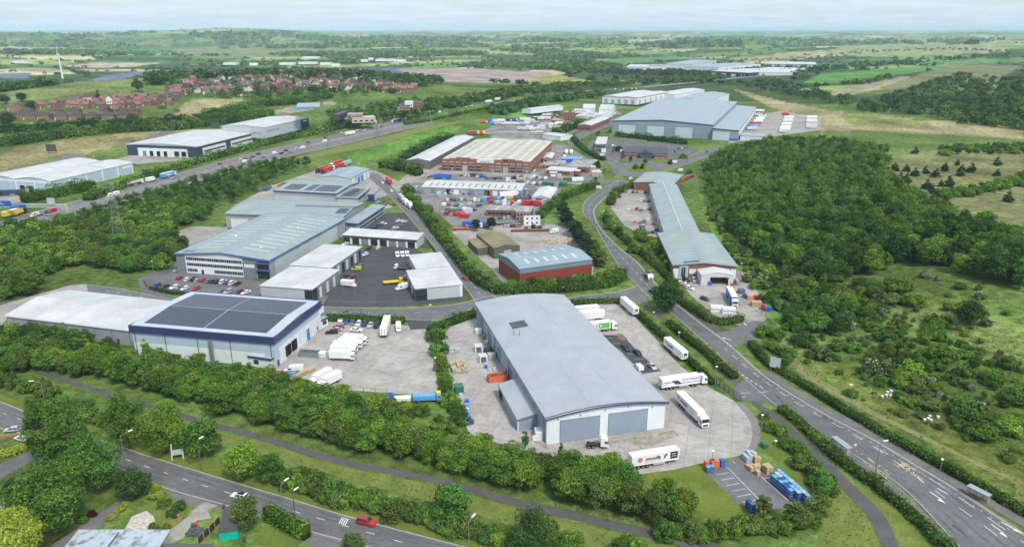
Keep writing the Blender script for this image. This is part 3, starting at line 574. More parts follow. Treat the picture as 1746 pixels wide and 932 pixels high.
def whole_mesh(kind,var,fo):
 k=(kind,var,fo)
 if k not in WHOLE:
  sh,H,Rr,base,nc,nl,lf=SPEC[kind]; v,q,t=crown(sh,var*17+len(kind),H,Rr,base,nc,nl,lf); tv,tq=trunk(var,H,Rr,base,.1+H*.014)
  WHOLE[k]=npmesh('tree',np.concatenate([v,np.array(tv)]),np.concatenate([q,np.array(tq)+len(v)]),[FO[fo],M['bark']],np.r_[np.zeros(len(q)),np.ones(len(tq))],np.r_[t,np.zeros(len(tq))])
 return WHOLE[k]
RT=random.Random(11)
def tree(name,label,cat,p,kind,fo,h,wide=1.0,group=None,parts=True,var=None):
 """one tree: an empty with trunk and crown, or a single mesh when it is too small to show them"""
 var=RT.randrange(3) if var is None else var; H=SPEC[kind][1]; s=h/H; rz=RT.uniform(0,6.28)
 if parts:
  t=thing(name,label,cat,p,rz,group); link('trunk',trunk_mesh(kind,var),t); link('crown',crown_mesh(kind,var,fo),t)
 else:t=tag(link(name,whole_mesh(kind,var,fo),None,p,rz),label,cat,group)
 t.scale=(s*wide,s*wide,s); return t
def far_leaves(pts,hs,ws,seed,nl,fo_choice):
 """many small crowns joined in one mesh: leaf clusters on each crown's surface"""
 rs=np.random.RandomState(seed); n=len(pts); k=np.repeat(np.arange(n),nl); d=unit(rs.normal(0,1,(n*nl,3))); d[:,2]=np.abs(d[:,2])*1.1-.25
 if nl>150:
  cc=unit(rs.normal(0,1,(n,11,3)))*rs.uniform(.35,.8,(n,11,1)); cc[...,2]=np.abs(cc[...,2])*.95; j=rs.randint(0,11,n*nl); c=cc[k,j]; rad=rs.uniform(.26,.42,(n,11))[k,j]
  pos=pts[k]+(c+d*rad[:,None])*np.stack([ws[k]*.55,ws[k]*.55,hs[k]*.52],1)*rs.uniform(.85,1.05,n*nl)[:,None]; pos[:,2]+=hs[k]*.40
 else:
  lump=1+.28*np.sin(d[:,0]*4+k)*np.cos(d[:,1]*5+k*1.7)
  pos=pts[k]+d*lump[:,None]*np.stack([ws[k]*.5,ws[k]*.5,hs[k]*.55],1)*rs.uniform(.8,1.05,n*nl)[:,None]; pos[:,2]+=hs[k]*.42
 v,q=leaves(pos,unit(d+[0,0,.3]),ws[k]*(1.75/math.sqrt(nl))*(1.15 if nl<150 else .95),rs,.35 if nl<150 else .6)
 tone=np.clip((rs.uniform(.05,.8,n)**1.2)[k]+rs.normal(0,.11,n*nl)+.22*d[:,2]-.06,0,1); return v,q,tone  # crown tops toned lighter: light from above put into the leaf colour
def far_stuff(name,label,pts,hs,ws,seed,nl,fo):
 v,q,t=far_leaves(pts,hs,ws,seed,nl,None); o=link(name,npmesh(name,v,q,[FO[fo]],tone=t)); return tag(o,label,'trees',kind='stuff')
 # --- hedges: trimmed or shaggy, one object each
def hedge(label,px,w,h,fo='hedge',leaf=.5,dens=5.5,seed=1,name='hedge',world=None,rough=.25,cat='hedge',step=1.2):
 ln=lerp_line(smooth_line(world or PL(px),4),step); rs=np.random.RandomState(seed); L_=sum((b-a).length for a,b in zip(ln,ln[1:])); o0=ln[0]
 n=int(L_*(2*h+w)*dens); seg=rs.randint(0,len(ln)-1,n); f=rs.rand(n); A=np.array([tuple(p) for p in ln]); a,b=A[seg],A[seg+1]; c=a+(b-a)*f[:,None]
 T=unit((b-a)*[1,1,0]); S=np.stack([T[:,1],-T[:,0],T[:,0]*0],1); hv=h*(1+min(rough,.8)*.6*np.sin(seg*.9+seed)*np.sin(seg*.37)); u=rs.rand(n)*(2*h+w)
 left,top=u<h,(u>=h)&(u<h+w); off=np.where(left,-w/2,np.where(top,(u-h)-w/2,w/2)); z=np.where(top,hv,np.where(left,u,u-h-w)/h*hv)
 rnd=np.clip(z/hv,0,1); off=np.where(top,off,off*(1.06-.22*rnd**3)); z=np.where(top,z*(1-.13*(off/w*2)**2),z)
 off=off+rs.normal(0,rough*.35,n); z=np.maximum(z+rs.normal(0,rough*.4,n),.1); pos=c+S*off[:,None]+np.stack([z*0,z*0,z],1)
 nrm=np.where(top[:,None],[0,0,1.0],S*np.where(left,-1,1)[:,None]+[0,0,.25]); v,q=leaves(pos-np.array(o0),unit(nrm),leaf,rs,.5)
 blot=.5+.22*np.sin(seg*.23+seed)+.12*np.sin(seg*.71); tone=np.clip(blot+rs.normal(0,.2,n),0,1)
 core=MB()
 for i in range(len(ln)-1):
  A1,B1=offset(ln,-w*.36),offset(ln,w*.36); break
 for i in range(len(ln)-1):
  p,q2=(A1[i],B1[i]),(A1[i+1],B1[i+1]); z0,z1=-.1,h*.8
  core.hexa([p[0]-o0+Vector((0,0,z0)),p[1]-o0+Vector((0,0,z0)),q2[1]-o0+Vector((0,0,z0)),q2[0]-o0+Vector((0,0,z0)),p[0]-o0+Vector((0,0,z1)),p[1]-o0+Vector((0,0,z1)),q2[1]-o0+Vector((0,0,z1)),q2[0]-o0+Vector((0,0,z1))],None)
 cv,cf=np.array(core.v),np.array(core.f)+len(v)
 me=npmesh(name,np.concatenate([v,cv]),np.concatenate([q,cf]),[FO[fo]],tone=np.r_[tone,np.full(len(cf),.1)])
 return tag(link(name,me,None,o0),label,cat)
def near_first(pts):return pts[np.argsort(np.hypot(pts[:,0],pts[:,1]))]
# --- woods made of single trees
def wood(poly,spacing,seed,name,label,group,kinds,hr,holes=(),limit=300,parts=False,stuff=None,cat='tree',lab=None):
 pts=near_first(scatter(poly,spacing,seed,.42,holes)); rs=random.Random(seed)
 for i,p in enumerate(pts[:limit]):
  kd,fo,wd=rs.choice(kinds); tree(name,lab(i,p,kd,fo) if lab else label,cat,p,kd,fo,rs.uniform(*hr),wd*rs.uniform(.85,1.2),group,parts)
 r=pts[limit:]
 if len(r) and stuff:far_stuff(stuff[0],stuff[1],r,np.random.RandomState(seed).uniform(hr[0],hr[1],len(r)),np.random.RandomState(seed+1).uniform(.75,1.25,len(r))*hr[1]*.56,seed,260,stuff[2])
 return pts
 # ================================================================ buildings
def cl(n,c,r=.45,s=.4,wave=('X',.33,.02),noise=.06):return mat(n,c,r,s,noise=noise,nscale=.11,wave=wave,fine=.05)
B=dict(roof_blue=cl('pale_blue_grey_roof_sheet',(0.345,0.365,0.395),.4,.45,('X',.5,.012),.07),white_clad=cl('white_cladding',(0.70,0.745,0.77)),grey_clad=cl('blue_grey_cladding',(0.26,0.315,0.40)),slate_clad=cl('slate_grey_cladding',(0.19,0.215,0.235)),navy=cl('navy_trim',(0.042,0.052,0.135),.35,.5,None),blue_trim=cl('blue_trim',(0.07,0.12,0.34),.35,.5,None),roof_green=cl('grey_green_roof_sheet',(0.265,0.325,0.325),.5,.35,('X',.5,.012),.09),roof_green_y=cl('grey_green_roof_sheet_across',(0.265,0.325,0.325),.5,.35,('Y',.5,.012),.09),roof_white=cl('white_roof_membrane',(0.50,0.505,0.505),.5,.35,('X',.6,.01),.12),roof_pale=cl('pale_grey_roof_sheet',(0.51,0.515,0.515),.45,.4,('Y',.5,.012),.12),pale_clad=cl('pale_grey_cladding',(0.46,0.49,0.51)),mid_clad=cl('mid_grey_cladding',(0.31,0.34,0.365)),light_clad=cl('light_blue_cladding',(0.42,0.52,0.60)),dark_clad=cl('dark_grey_cladding',(0.065,0.07,0.08)),navy_clad=cl('dark_blue_cladding',(0.045,0.06,0.09)),cream_roof=cl('cream_roof_sheet',(0.53,0.505,0.43),.6,.25,('X',.4,.015),.13),grey_roof=cl('weathered_grey_roof_sheet',(0.50,0.505,0.50),.6,.25,('Y',.4,.015),.12),shed_grey=cl('shed_grey_sheet',(0.135,0.14,0.16),.55,.3),olive_roof=cl('olive_mossy_roof',(0.215,0.20,0.115),.85,.15,('Y',.4,.015),.2),olive_wall=cl('olive_wall_sheet',(0.115,0.11,0.085),.7,.2),big_roof=cl('big_shed_roof',(0.30,0.35,0.395),.45,.4,('X',.5,.012),.04),big_wall=cl('big_shed_wall',(0.25,0.295,0.35)),big_panel=cl('big_shed_pale_panel',(0.50,0.565,0.64)),red_clad=cl('rust_red_cladding',(0.235,0.05,0.035),.6,.3),red_roof=cl('blue_grey_sheet_roof',(0.25,0.32,0.36),.5,.35,('X',.4,.015),.1),steel_blue=cl('steel_blue_band',(0.175,0.235,0.28)),brick=mat('red_brick',(0.235,0.11,0.082),.9,.15,noise=.18,nscale=.6,fine=.15),brick_pale=mat('pink_brick',(0.36,0.19,0.15),.9,.15,noise=.12,nscale=.8),stone=mat('pale_stone',(0.46,0.41,0.32),.9,.15,noise=.12,nscale=.8),render=mat('white_render',(0.68,0.66,0.62),.85,.2,noise=.06,nscale=.8),glass=mat('window_glass',(0.025,0.032,0.04),.08,.6),glass_b=mat('blue_window_glass',(0.06,0.10,0.12),.1,.6),skylight=mat('rooflight_sheet',(0.47,0.51,0.51),.35,.4),dark_light=mat('grimy_rooflight',(0.15,0.155,0.14),.5,.3,noise=.2,nscale=1),pv=mat('solar_cells',(0.036,0.043,0.068),.22,.55,noise=.12,nscale=.4),pvframe=mat('panel_frame',(0.12,0.13,0.16),.4,.5),white=mat('white_paint',(0.75,0.75,0.74),.5,.4),door_white=cl('white_shutter',(0.66,0.68,0.69),.5,.35,('Z',.25,.02)),door_blue=cl('blue_shutter',(0.03,0.20,0.55),.5,.35,('Z',.25,.02)),door_grey=cl('grey_shutter',(0.33,0.39,0.42),.5,.35,('Z',.25,.02)),black=mat('black_opening',(0.012,0.012,0.014),.7,.2),rubber=mat('dock_rubber',(0.02,0.02,0.022),.8,.2),flat=mat('stained_flat_roof',(0.42,0.42,0.41),.9,.15,col2=(0.19,0.19,0.18),nscale=.22,fine=.12),slate=mat('slate_tiles',(0.085,0.09,0.105),.75,.25,noise=.2,nscale=1.2,wave=('Z',.3,.03)),tile_red=mat('red_pantiles',(0.27,0.135,0.105),.85,.15,noise=.18,nscale=1.2,wave=('Z',.35,.04)),tile_brown=mat('brown_tiles',(0.088,0.072,0.068),.85,.15,noise=.2,nscale=1.2,wave=('Z',.35,.04)),tile_grey=mat('grey_brown_tiles',(0.135,0.122,0.118),.85,.15,noise=.2,nscale=1.2,wave=('Z',.35,.04)),tent=mat('grey_white_tent_fabric',(0.55,0.55,0.56),.6,.3,noise=.06,nscale=.5),steel=mat('galvanised_steel',(0.27,0.285,0.29),.45,.5,.4),pink=mat('pink_trim',(0.45,0.1,0.09),.6,.3),orange=mat('orange_paint',(0.60,0.15,0.06),.55,.35,noise=.1,nscale=1.5),teal=mat('turquoise_cloth',(0.0,0.42,0.33),.6,.3,noise=.06,nscale=1.0),green=mat('green_paint',(0.035,0.16,0.10),.5,.35,noise=.1,nscale=1),blue=mat('bright_blue_paint',(0.03,0.13,0.50),.45,.4,noise=.1,nscale=1),sky_blue=mat('light_blue_paint',(0.12,0.36,0.70),.45,.4,noise=.1,nscale=1),red=mat('red_paint',(0.50,0.03,0.035),.4,.45),yellow=mat('yellow_paint',(0.72,0.50,0.03),.4,.45),timber=mat('sawn_timber',(0.46,0.34,0.20),.85,.15,noise=.22,nscale=2.5),rust=mat('rusty_steel',(0.20,0.09,0.05),.9,.15,noise=.3,nscale=2),darkwood=mat('dark_fence_panel',(0.07,0.035,0.025),.8,.2,noise=.2,nscale=2),felt=mat('mineral_felt',(0.10,0.10,0.105),.95,.1,noise=.2,nscale=3,fine=.3))
class Bld:
 """a building with local axes: x along A->B, y across towards C; A, B, C are photo pixels at eave height h"""
 def __init__(s,name,label,A=None,Bp=None,C=None,h=3,D=None,cat='building',group=None,prof=((0,0),(1,0)),gable='x',wall=None,roof=None,over=.35,trim=None,slab=.22,frame=None):
  if frame:
   q,x0,x1,y0,y1=frame; a=q.root.matrix_basis@Vector((x0,y0,0)); s.L,s.W,s.h,s.prof,s.gable,s.over=x1-x0,y1-y0,h,prof,gable,over; s.root=thing(name,label,cat,a,q.root.rotation_euler.z,group)
   if wall:s.walls(wall)
   if roof:s.roof(roof,slab)
   if trim:s.trim(trim)
   return
  a,b=P(*A,h),P(*Bp,h); g=float(terr(a.x,a.y)); g=g if g>1 else 0; a,b=P(*A,h+g),P(*Bp,h+g); c=P(*(D or C),h+g); w=c-(b if D else a); w.z=0
  u=(b-a); u.z=0; s.L=u.length
  if D or w.length>1.15*s.L:v=w.normalized(); u=Vector((v.y,-v.x,0)); s.L=(b-a).dot(u)
  else:u.normalize(); v=Vector((-u.y,u.x,0))
  s.W=abs(w.dot(v))
  s.h=h; s.prof=prof; s.gable=gable; s.over=over
  s.root=thing(name,label,cat,(a.x,a.y,g),math.atan2(u.y,u.x),group)
  if wall:s.walls(wall)
  if roof:s.roof(roof,slab)
  if trim:s.trim(trim)
 def dz(s,t):
  t=min(max(t,0),1)
  for (t0,a),(t1,b) in zip(s.prof,s.prof[1:]):
   if t<=t1:return a+(b-a)*(t-t0)/max(t1-t0,1e-6)
  return s.prof[-1][1]
 def walls(s,m,name='wall'):
  L,W,h,mb=s.L,s.W,s.h,MB(); G=s.gable; n=W if G=='x' else L
  f=lambda t,e:(e,t*W,h+s.dz(t)) if G=='x' else (t*L,e,h+s.dz(t))
  ends=(0,L) if G=='x' else (0,W)
  for e in ends:
   pts=[f(t,e) for t,_ in s.prof]; mb.poly([(p[0],p[1],-.3) for p in (pts[0],)]+pts+[(pts[-1][0],pts[-1][1],-.3)],m)
  for t in (0,1):
   p,q=f(t,ends[0]),f(t,ends[1]); mb.poly([(p[0],p[1],-.3),(q[0],q[1],-.3),q,p],m)
  return mb.build(name,s.root)
 def rp(s,a,t,up=0.0):
  """roof point: a along the ridge direction (metres), t across (0..1)"""
  z=s.h+s.dz(t)+up
  return (a,t*s.W,z) if s.gable=='x' else (t*s.L,a,z)
 def roof(s,m,slab=.22,name='roof'):
  n=s.L if s.gable=='x' else s.W; w=s.W if s.gable=='x' else s.L; o=s.over; mb=MB(); pr=list(s.prof)
  k0=(pr[1][1]-pr[0][1])/max((pr[1][0]-pr[0][0])*w,.01); k1=(pr[-1][1]-pr[-2][1])/max((pr[-1][0]-pr[-2][0])*w,.01)
  P2=[(-o,pr[0][1]-k0*o)]+[(t*w,z) for t,z in pr]+[(w+o,pr[-1][1]+k1*o)]
  top=[(a,s.h+z+slab) for a,z in P2]; bot=[(a,s.h+z+.02) for a,z in P2]
  for (p,q),(r,u) in zip(zip(top,top[1:]),zip(bot,bot[1:])):
   T=(lambda a,z,e:(e,a,z)) if s.gable=='x' else (lambda a,z,e:(a,e,z))
   mb.hexa([T(*r,-o),T(*u,-o),T(*u,n+o),T(*r,n+o),T(*p,-o),T(*q,-o),T(*q,n+o),T(*p,n+o)],m)
  s.slab=slab; return mb.build(name,s.root)
 def trim(s,m,d=.45,name='fascia',sides='01ab'):
  """boxed eaves (0,1) and verge strips (a,b) standing proud of the roof edge"""
  n=s.L if s.gable=='x' else s.W; w=s.W if s.gable=='x' else s.L; o=s.over+.05; mb=MB(); T=(lambda a,z,e:(e,a,z)) if s.gable=='x' else (lambda a,z,e:(a,e,z))
  pts=[(-o,s.h+s.prof[0][1])]+[(t*w,s.h+z) for t,z in s.prof[1:-1]]+[(w+o,s.h+s.prof[-1][1])]
  for k,e in (('a',-o),('b',n+o)):
   if k in sides:
    for p,q in zip(pts,pts[1:]):
     e0,e1=e-.08,e+.08; mb.hexa([T(p[0],p[1]-d,e0),T(q[0],q[1]-d,e0),T(q[0],q[1]-d,e1),T(p[0],p[1]-d,e1),T(p[0],p[1]+.28,e0),T(q[0],q[1]+.28,e0),T(q[0],q[1]+.28,e1),T(p[0],p[1]+.28,e1)],m)
  for k,p in (('0',pts[0]),('1',pts[-1])):
   if k in sides:a0,a1=p[0]-.1,p[0]+.1; mb.hexa([T(a0,p[1]-d,-o),T(a1,p[1]-d,-o),T(a1,p[1]-d,n+o),T(a0,p[1]-d,n+o),T(a0,p[1]+.22,-o),T(a1,p[1]+.22,-o),T(a1,p[1]+.22,n+o),T(a0,p[1]+.22,n+o)],m)
  return mb.build(name,s.root)
 def panel(s,face,u0,u1,z0,z1,m,name='panel',d=.08,frame=None,parent=None,label=None):
  """a panel, door or window standing on a wall; face f (y=0), k (y=W), l (x=0), r (x=L); u measured along x or y"""
  L,W=s.L,s.W; mb=MB(); bx=lambda a0,a1,b0,b1,c,mm,o=mb:o.box(*((a0,a1,-c,.02) if face=='f' else (a0,a1,W-.02,W+c) if face=='k' else (-c,.02,a0,a1) if face=='l' else (L-.02,L+c,a0,a1)),b0,b1,mm)
  bx(u0,u1,z0,z1,d,m); ob=mb.build(name,parent or s.root)
  if label:ob['label']=label
  if frame:
   fm=MB()
   for q in ((u0-.12,u0,z0,z1+.12),(u1,u1+.12,z0,z1+.12),(u0,u1,z1,z1+.12)):bx(*q,d+.05,frame,fm)
   fm.build('frame',ob)
  return ob
 def row(s,face,u0,u1,n,w,z0,z1,m,name='window',d=.06,frame=None):
  for i in range(n):
   c=u0+(u1-u0)*(i+.5)/n; s.panel(face,c-w/2,c+w/2,z0,z1,m,name,d,frame)
 def strip(s,face,u0,u1,z0,z1,n,name='window',glass=None,mull=None):
  """ribbon window: glass with mullions"""
  o=s.panel(face,u0,u1,z0,z1,glass or B['glass'],name,.10); mb=MB()
  for i in range(n+1):
   c=u0+(u1-u0)*i/n
   x=dict(f=(c-.05,c+.05,-.16,-.09),k=(c-.05,c+.05,s.W+.09,s.W+.16),l=(-.16,-.09,c-.05,c+.05),r=(s.L+.09,s.L+.16,c-.05,c+.05))[face]; mb.box(*x,z0,z1,mull or B['pale_clad'])
  mb.build('mullion',o); return o
 def light(s,a0,a1,t0,t1,m=None,name='rooflight',up=.06):
  sl=getattr(s,'slab',.22); p=[s.rp(a0,t0,sl),s.rp(a1,t0,sl),s.rp(a1,t1,sl),s.rp(a0,t1,sl)]; return MB().hexa([(x,y,z-.05) for x,y,z in p]+[(x,y,z+up) for x,y,z in p],m or B['skylight']).build(name,s.root)
 def lights(s,n,t0,t1,w,m=None,a0=None,a1=None,**k):
  N_=s.L if s.gable=='x' else s.W; a0=N_*.04 if a0 is None else a0; a1=N_*.96 if a1 is None else a1
  for i in range(n):c=a0+(a1-a0)*(i+.5)/n; s.light(c-w/2,c+w/2,t0,t1,m,**k)
 def pv(s,a0,a1,t0,t1,na,nt,name='solar_array'):
  """an array of framed panels lying on the roof"""
  sl=getattr(s,'slab',.22); mb=MB(); q=[s.rp(a,t,sl+.05) for a,t in ((a0,t0),(a1,t0),(a1,t1),(a0,t1))]; mb.hexa([(x,y,z-.03) for x,y,z in q]+[(x,y,z+.04) for x,y,z in q],B['pvframe'])
  for i in range(na):
   for j in range(nt):
    A0,A1=a0+(a1-a0)*(i+.015)/na,a0+(a1-a0)*(i+.985)/na; T0,T1=t0+(t1-t0)*(j+.03)/nt,t0+(t1-t0)*(j+.97)/nt; p=[s.rp(a,t,sl+.08) for a,t in ((A0,T0),(A1,T0),(A1,T1),(A0,T1))]
    mb.hexa([(x,y,z) for x,y,z in p]+[(x,y,z+.04) for x,y,z in p],B['pv'])
  o=mb.build(name,s.root); o['kind']='stuff'; return o
 def pipe(s,x,y,z0,z1,r=.12,m=None,name='downpipe'):return MB().cyl((x,y,z0),(x,y,z1),r,r,m or B['grey_clad'],8).build(name,s.root)
 def box(s,x0,x1,y0,y1,z0,z1,m,name):return MB().box(x0,x1,y0,y1,z0,z1,m).build(name,s.root)
 def text(s,face,u,z,txt,size,m,d=.14,parent=None):
  c=bpy.data.curves.new('lettering','FONT'); c.body=txt; c.size=size; c.align_x='CENTER'; c.extrude=.01; o=link('lettering',text_mesh(c,m),parent or s.root)
  o.location,o.rotation_euler={'f':((u,-d,z),(math.pi/2,0,0)),'r':((s.L+d,u,z),(math.pi/2,0,math.pi/2)),'l':((-d,u,z),(math.pi/2,0,-math.pi/2)),'k':((u,s.W+d,z),(math.pi/2,0,math.pi))}[face]; return o
def arc(r,n=12):return tuple((i/n,r*(1-(2*i/n-1)**2)) for i in range(n+1))
def ridge(r,t=.5):return ((0,0),(t,r),(1,0))
W1=lambda k:dict(wall=B[k])
# 1 bow-roofed warehouse in the foreground
b=Bld('warehouse','large pale blue-grey bow-roofed warehouse with two tall shutters, in the foreground yard',(932.4,712.4),(1134.8,685),(812,517),8.3,prof=arc(1.75,16),gable='y',wall=B['white_clad'],roof=B['roof_blue'],over=.5)
L,Wd=b.L,b.W; mb=MB()
for y0 in (-.5,):
 pts=[(-.75+(L+1.5)*i/24,b.h+b.dz(i/24)-.05) for i in range(25)]
 for (x0,z0),(x1,z1) in zip(pts,pts[1:]):
  for k in range(5):
   a0,a1=math.pi*(-.5+k/5*1.1),math.pi*(-.5+(k+1)/5*1.1); f=lambda x,z,a:(x,y0-.15-.28*math.cos(a),z+.34*math.sin(a)); mb.poly([f(x0,z0,a0),f(x1,z1,a0),f(x1,z1,a1),f(x0,z0,a1)],B['navy'])
  mb.poly([(x0,y0-.15,z0+.33),(x1,y0-.15,z1+.33),(x1,y0+.3,z1+.3),(x0,y0+.3,z0+.3)],B['navy'])
mb.build('curved_fascia',b.root,smooth=False)
b.panel('f',4.0,15.6,.1,6.9,B['grey_clad'],'loading_door',.12,B['slate_clad']); b.panel('f',18.4,30.2,.1,7.0,B['grey_clad'],'loading_door',.12,B['slate_clad'])
b.panel('l',.6,Wd-.6,.2,b.h-.1,B['grey_clad'],'side_cladding',.05); b.panel('r',.3,Wd-.3,.2,b.h-.1,B['grey_clad'],'side_cladding',.05); b.box(-.55,.0,-.3,Wd+.4,b.h-.32,b.h+.02,B['slate_clad'],'gutter'); b.box(L,L+.55,-.3,Wd+.4,b.h-.32,b.h+.02,B['slate_clad'],'gutter')
for y in np.linspace(2,Wd-2,10):b.pipe(-.25,y,0,b.h-.3,.09,B['slate_clad'])
for y,w,z in ((44,1.2,2.4),(52,4.5,5),(58,1.2,2.4),(66,4.5,5),(76,1.3,2.6),(82,4.2,5),(38,3.5,4.6)):b.panel('l',y,y+w,.1,z,B['navy_clad'] if z<3 else B['slate_clad'],'side_door',.09,B['dark_clad'])
for y in (50.6,64.5):b.panel('l',y,y+.9,.1,b.h-.4,B['white_clad'],'pale_pier',.1)
for u,z in ((3.0,7.5),(9.7,7.9),(17,8.4),(24,8.5),(31.5,7.3)):b.panel('f',u,u+.35,z,z+.22,B['slate_clad'],'wall_light',.3)
b.light(61,67,.18,.34,B['pv'],'roof_solar_panel');
for k in (1,2):b.light(61+2*k-.06,61+2*k+.06,.18,.34,B['pvframe'],'panel_joint',.09)
for t,a,hh in ((.155,56,1.2),(.2,54.6,1.6)):p=b.rp(a,t,.2); MB().cyl(p,(p[0],p[1],p[2]+hh),.14,.14,B['steel'],8).cyl((p[0],p[1],p[2]+hh),(p[0],p[1],p[2]+hh+.3),.22,.18,B['steel'],8).build('flue',b.root)
for t in (.36,.62):b.light(1,Wd-1,t-.0012,t+.0012,B['grey_clad'],'roof_seam',.02)
# lean-to against its left side
q=Bld('lean_to','blue-grey lean-to shed against the left side of the bow-roofed warehouse',(883,715.5),(919,707),(850.6,655.8),3.7,prof=((0,0),(1,1.5)),gable='y',wall=B['grey_clad'],roof=B['roof_blue'],over=.25)
q.trim(B['slate_clad'],.25); q.panel('l',q.W-4.5,q.W-.6,.1,3.2,B['black'],'opening',.04,B['slate_clad']); q.panel('f',-.1,.2,-.1,3.7,B['white'],'corner_post',.12)
q2=Bld('cabinet_store','small white box store at the front left corner of the bow-roofed warehouse',(914,739),(926.5,738),(911,729),2.3,wall=B['white_clad'],roof=B['white_clad'],over=.08); q2.panel('f',-1.0,.9,.1,1.9,B['white'],'door',.1)
# 2 solar-roofed building
b=Bld('solar_warehouse','square warehouse with four big solar arrays and a deep navy roof band',(222.7,555),(465.6,575.6),(324.7,497.6),11.2,prof=((0,0),(.5,1.0),(1,0)),gable='x',wall=B['light_clad'],roof=cl('pale_roof_apron',(0.45,0.49,0.55),.4,.4,('X',.5,.012),.08),over=.3)
L,Wd=b.L,b.W
mb=MB()
for x0,x1,y0,y1 in ((-.55,L+.55,-.6,-.05),(-.55,L+.55,Wd+.05,Wd+.6),(-.6,-.05,-.05,Wd+.05),(L+.05,L+.6,-.05,Wd+.05)):mb.box(x0,x1,y0,y1,9.0,11.55,B['navy'])
mb.build('navy_fascia',b.root)
for a0,a1,t0,t1 in ((L*.065,L*.493,.07,.495),(L*.501,L*.93,.07,.495),(L*.065,L*.493,.51,.93),(L*.501,L*.93,.51,.93)):b.pv(a0,a1,t0,t1,18,9)
b.panel('f',.4,L*.93,.1,5.0,B['white_clad'],'lower_cladding',.07); b.panel('r',3,Wd-.3,.1,6.2,B['white_clad'],'lower_cladding',.07)
for x in (1.2,L*.24,L*.47,L*.7,L-1.2):b.pipe(x,-.22,0,9,.11,B['navy'])
b.pipe(L*.56,-.75,0,8.6,.42,B['steel'],'flue_stack'); b.pipe(L*.575,-.75,0,7.9,.42,B['steel'],'flue_stack')
for y in (7.2,11.6):b.panel('r',y,y+3.1,1.1,4.7,B['black'],'dock_shelter',.5,B['rubber']);
for y,w in ((17.5,4.6),(26.5,6.5)):b.panel('r',y,y+w,.1,5.6,B['door_white'],'shutter_door',.12,B['light_clad'])
b.panel('r',23.2,25.6,.1,2.9,B['door_blue'],'blue_door',.14); b.panel('r',23.2,25.6,3.0,4.6,B['slate_clad'],'door_panel',.12); b.panel('r',34.5,38.5,6.0,8.4,B['white'],'sign_board',.12); b.panel('r',31.5,32.6,.1,2.3,B['navy'],'side_door',.12); b.panel('r',1.0,2.2,.1,2.3,B['navy'],'side_door',.12)
q=Bld('office_annex','low white annex with navy roof edge at the near corner of the solar-roofed warehouse',(424,606.5),(462,612),(436,594),3.7,prof=((0,0),(1,0)),wall=B['white_clad'],roof=B['roof_blue'],over=.2,trim=B['navy']); q.panel('f',2.0,3.6,1.0,2.5,B['glass'],'window',.05,B['dark_clad']); q.panel('r',.7,1.8,.1,2.2,B['white'],'door',.08,B['navy'])
q=Bld('gate_office','small white annex at the far right corner of the solar-roofed warehouse',(546.5,546),(558.5,540.5),(543,541),3.4,wall=B['white_clad'],roof=B['roof_blue'],over=.15,trim=B['navy']); q.panel('f',q.L*.3,q.L*.75,1,2.4,B['glass'],'window',.05,B['dark_clad'])
# 3 white-roofed shed behind it
b=Bld('white_roofed_shed','long grey shed with a plain white roof left of the solar-roofed warehouse',(10.3,537),(226.8,562.9),(118.6,495.2),6.3,prof=ridge(2.1),gable='x',wall=B['mid_clad'],roof=B['roof_white'],over=.35); L,Wd=b.L,b.W
b.box(-.3,L,-.5,-.32,5.95,6.3,B['white'],'gutter');
for x in np.linspace(3,L-2,8):b.pipe(x,-.16,0,6,.09,B['slate_clad'])
b.panel('f',L-8,L-6.8,.1,2.2,B['dark_clad'],'side_door',.08); b.panel('l',6,11,.1,4.6,B['door_grey'],'shutter_door',.1,B['slate_clad'])
# 4 office and warehouse with three rows of windows
b=Bld('office_warehouse','big grey-green roofed warehouse with a three-storey ribbon-windowed office front',(299,432.3),(460.5,442.6),None,9.3,D=(589,372),prof=ridge(2.0),gable='y',wall=B['mid_clad'],roof=B['roof_green_y'],over=.6,trim=B['blue_trim']); L,Wd=b.L,b.W
C2=P(589,372,9.3)-b.root.location; b_len=math.hypot(C2.x,C2.y)
x0,x1=L*.10,L*.72; b.panel('f',x0,x1,.2,8.9,B['white_clad'],'office_cladding',.06); b.panel('f',0,L*.1,.1,9.0,B['slate_clad'],'end_pier',.09); b.panel('f',x1,L*.86,.1,9.2,B['slate_clad'],'end_pier',.09)
MB().poly([(x0,-.07,9.0),(x1,-.07,9.0),(x1,-.07,9.0+.5),(L/2,-.07,10.7),(x0,-.07,9.1)],B['white_clad']).build('gable_cladding',b.root)
for z0,z1,a,c,n in ((6.7,8.1,x0+.6,x1-.4,26),(3.9,5.3,x0+.6,x1-.2,26),(1.0,2.5,x0+.6,x0+6,6),(1.0,2.5,x0+15,x1-.2,16)):
 b.strip('f',a,c,z0,z1,n,glass=B['glass'])
 for k in range(0,n,3):w=(c-a)/n; b.panel('f',a+k*w+.08,a+(k+1)*w-.08,z0+.1,z1-.1,B['glass_b'],'blind',.12)
b.panel('f',x0+8,x0+9.4,.1,2.3,B['glass'],'entrance_door',.1,B['white']); s=b.panel('f',x1+.7,L*.845,5.2,6.6,B['white'],'sign_board',.16)
b.panel('f',L*.87,L-.2,.1,8.6,B['glass'],'stair_glazing',.08,B['slate_clad'])
for z in (7.6,4.2):b.box(L*.865,L+.2,-1.2,.2,z,z+.35,B['blue_trim'],'canopy')
for k in range(3):b.panel('r',5+k*22,5+k*22+21.6,.3,8.4,B['pale_clad'],'side_cladding',.06)
b.lights(11,.13,.40,1.1,a0=6,a1=Wd-8); b.lights(11,.60,.88,1.1,a0=8,a1=Wd-8)
for a,t in ((30,.27),(14,.75),(52,.73)):p=b.rp(a,t,.3); MB().cyl(p,(p[0],p[1],p[2]+.5),.6,.45,B['white'],10).build('roof_vent',b.root)
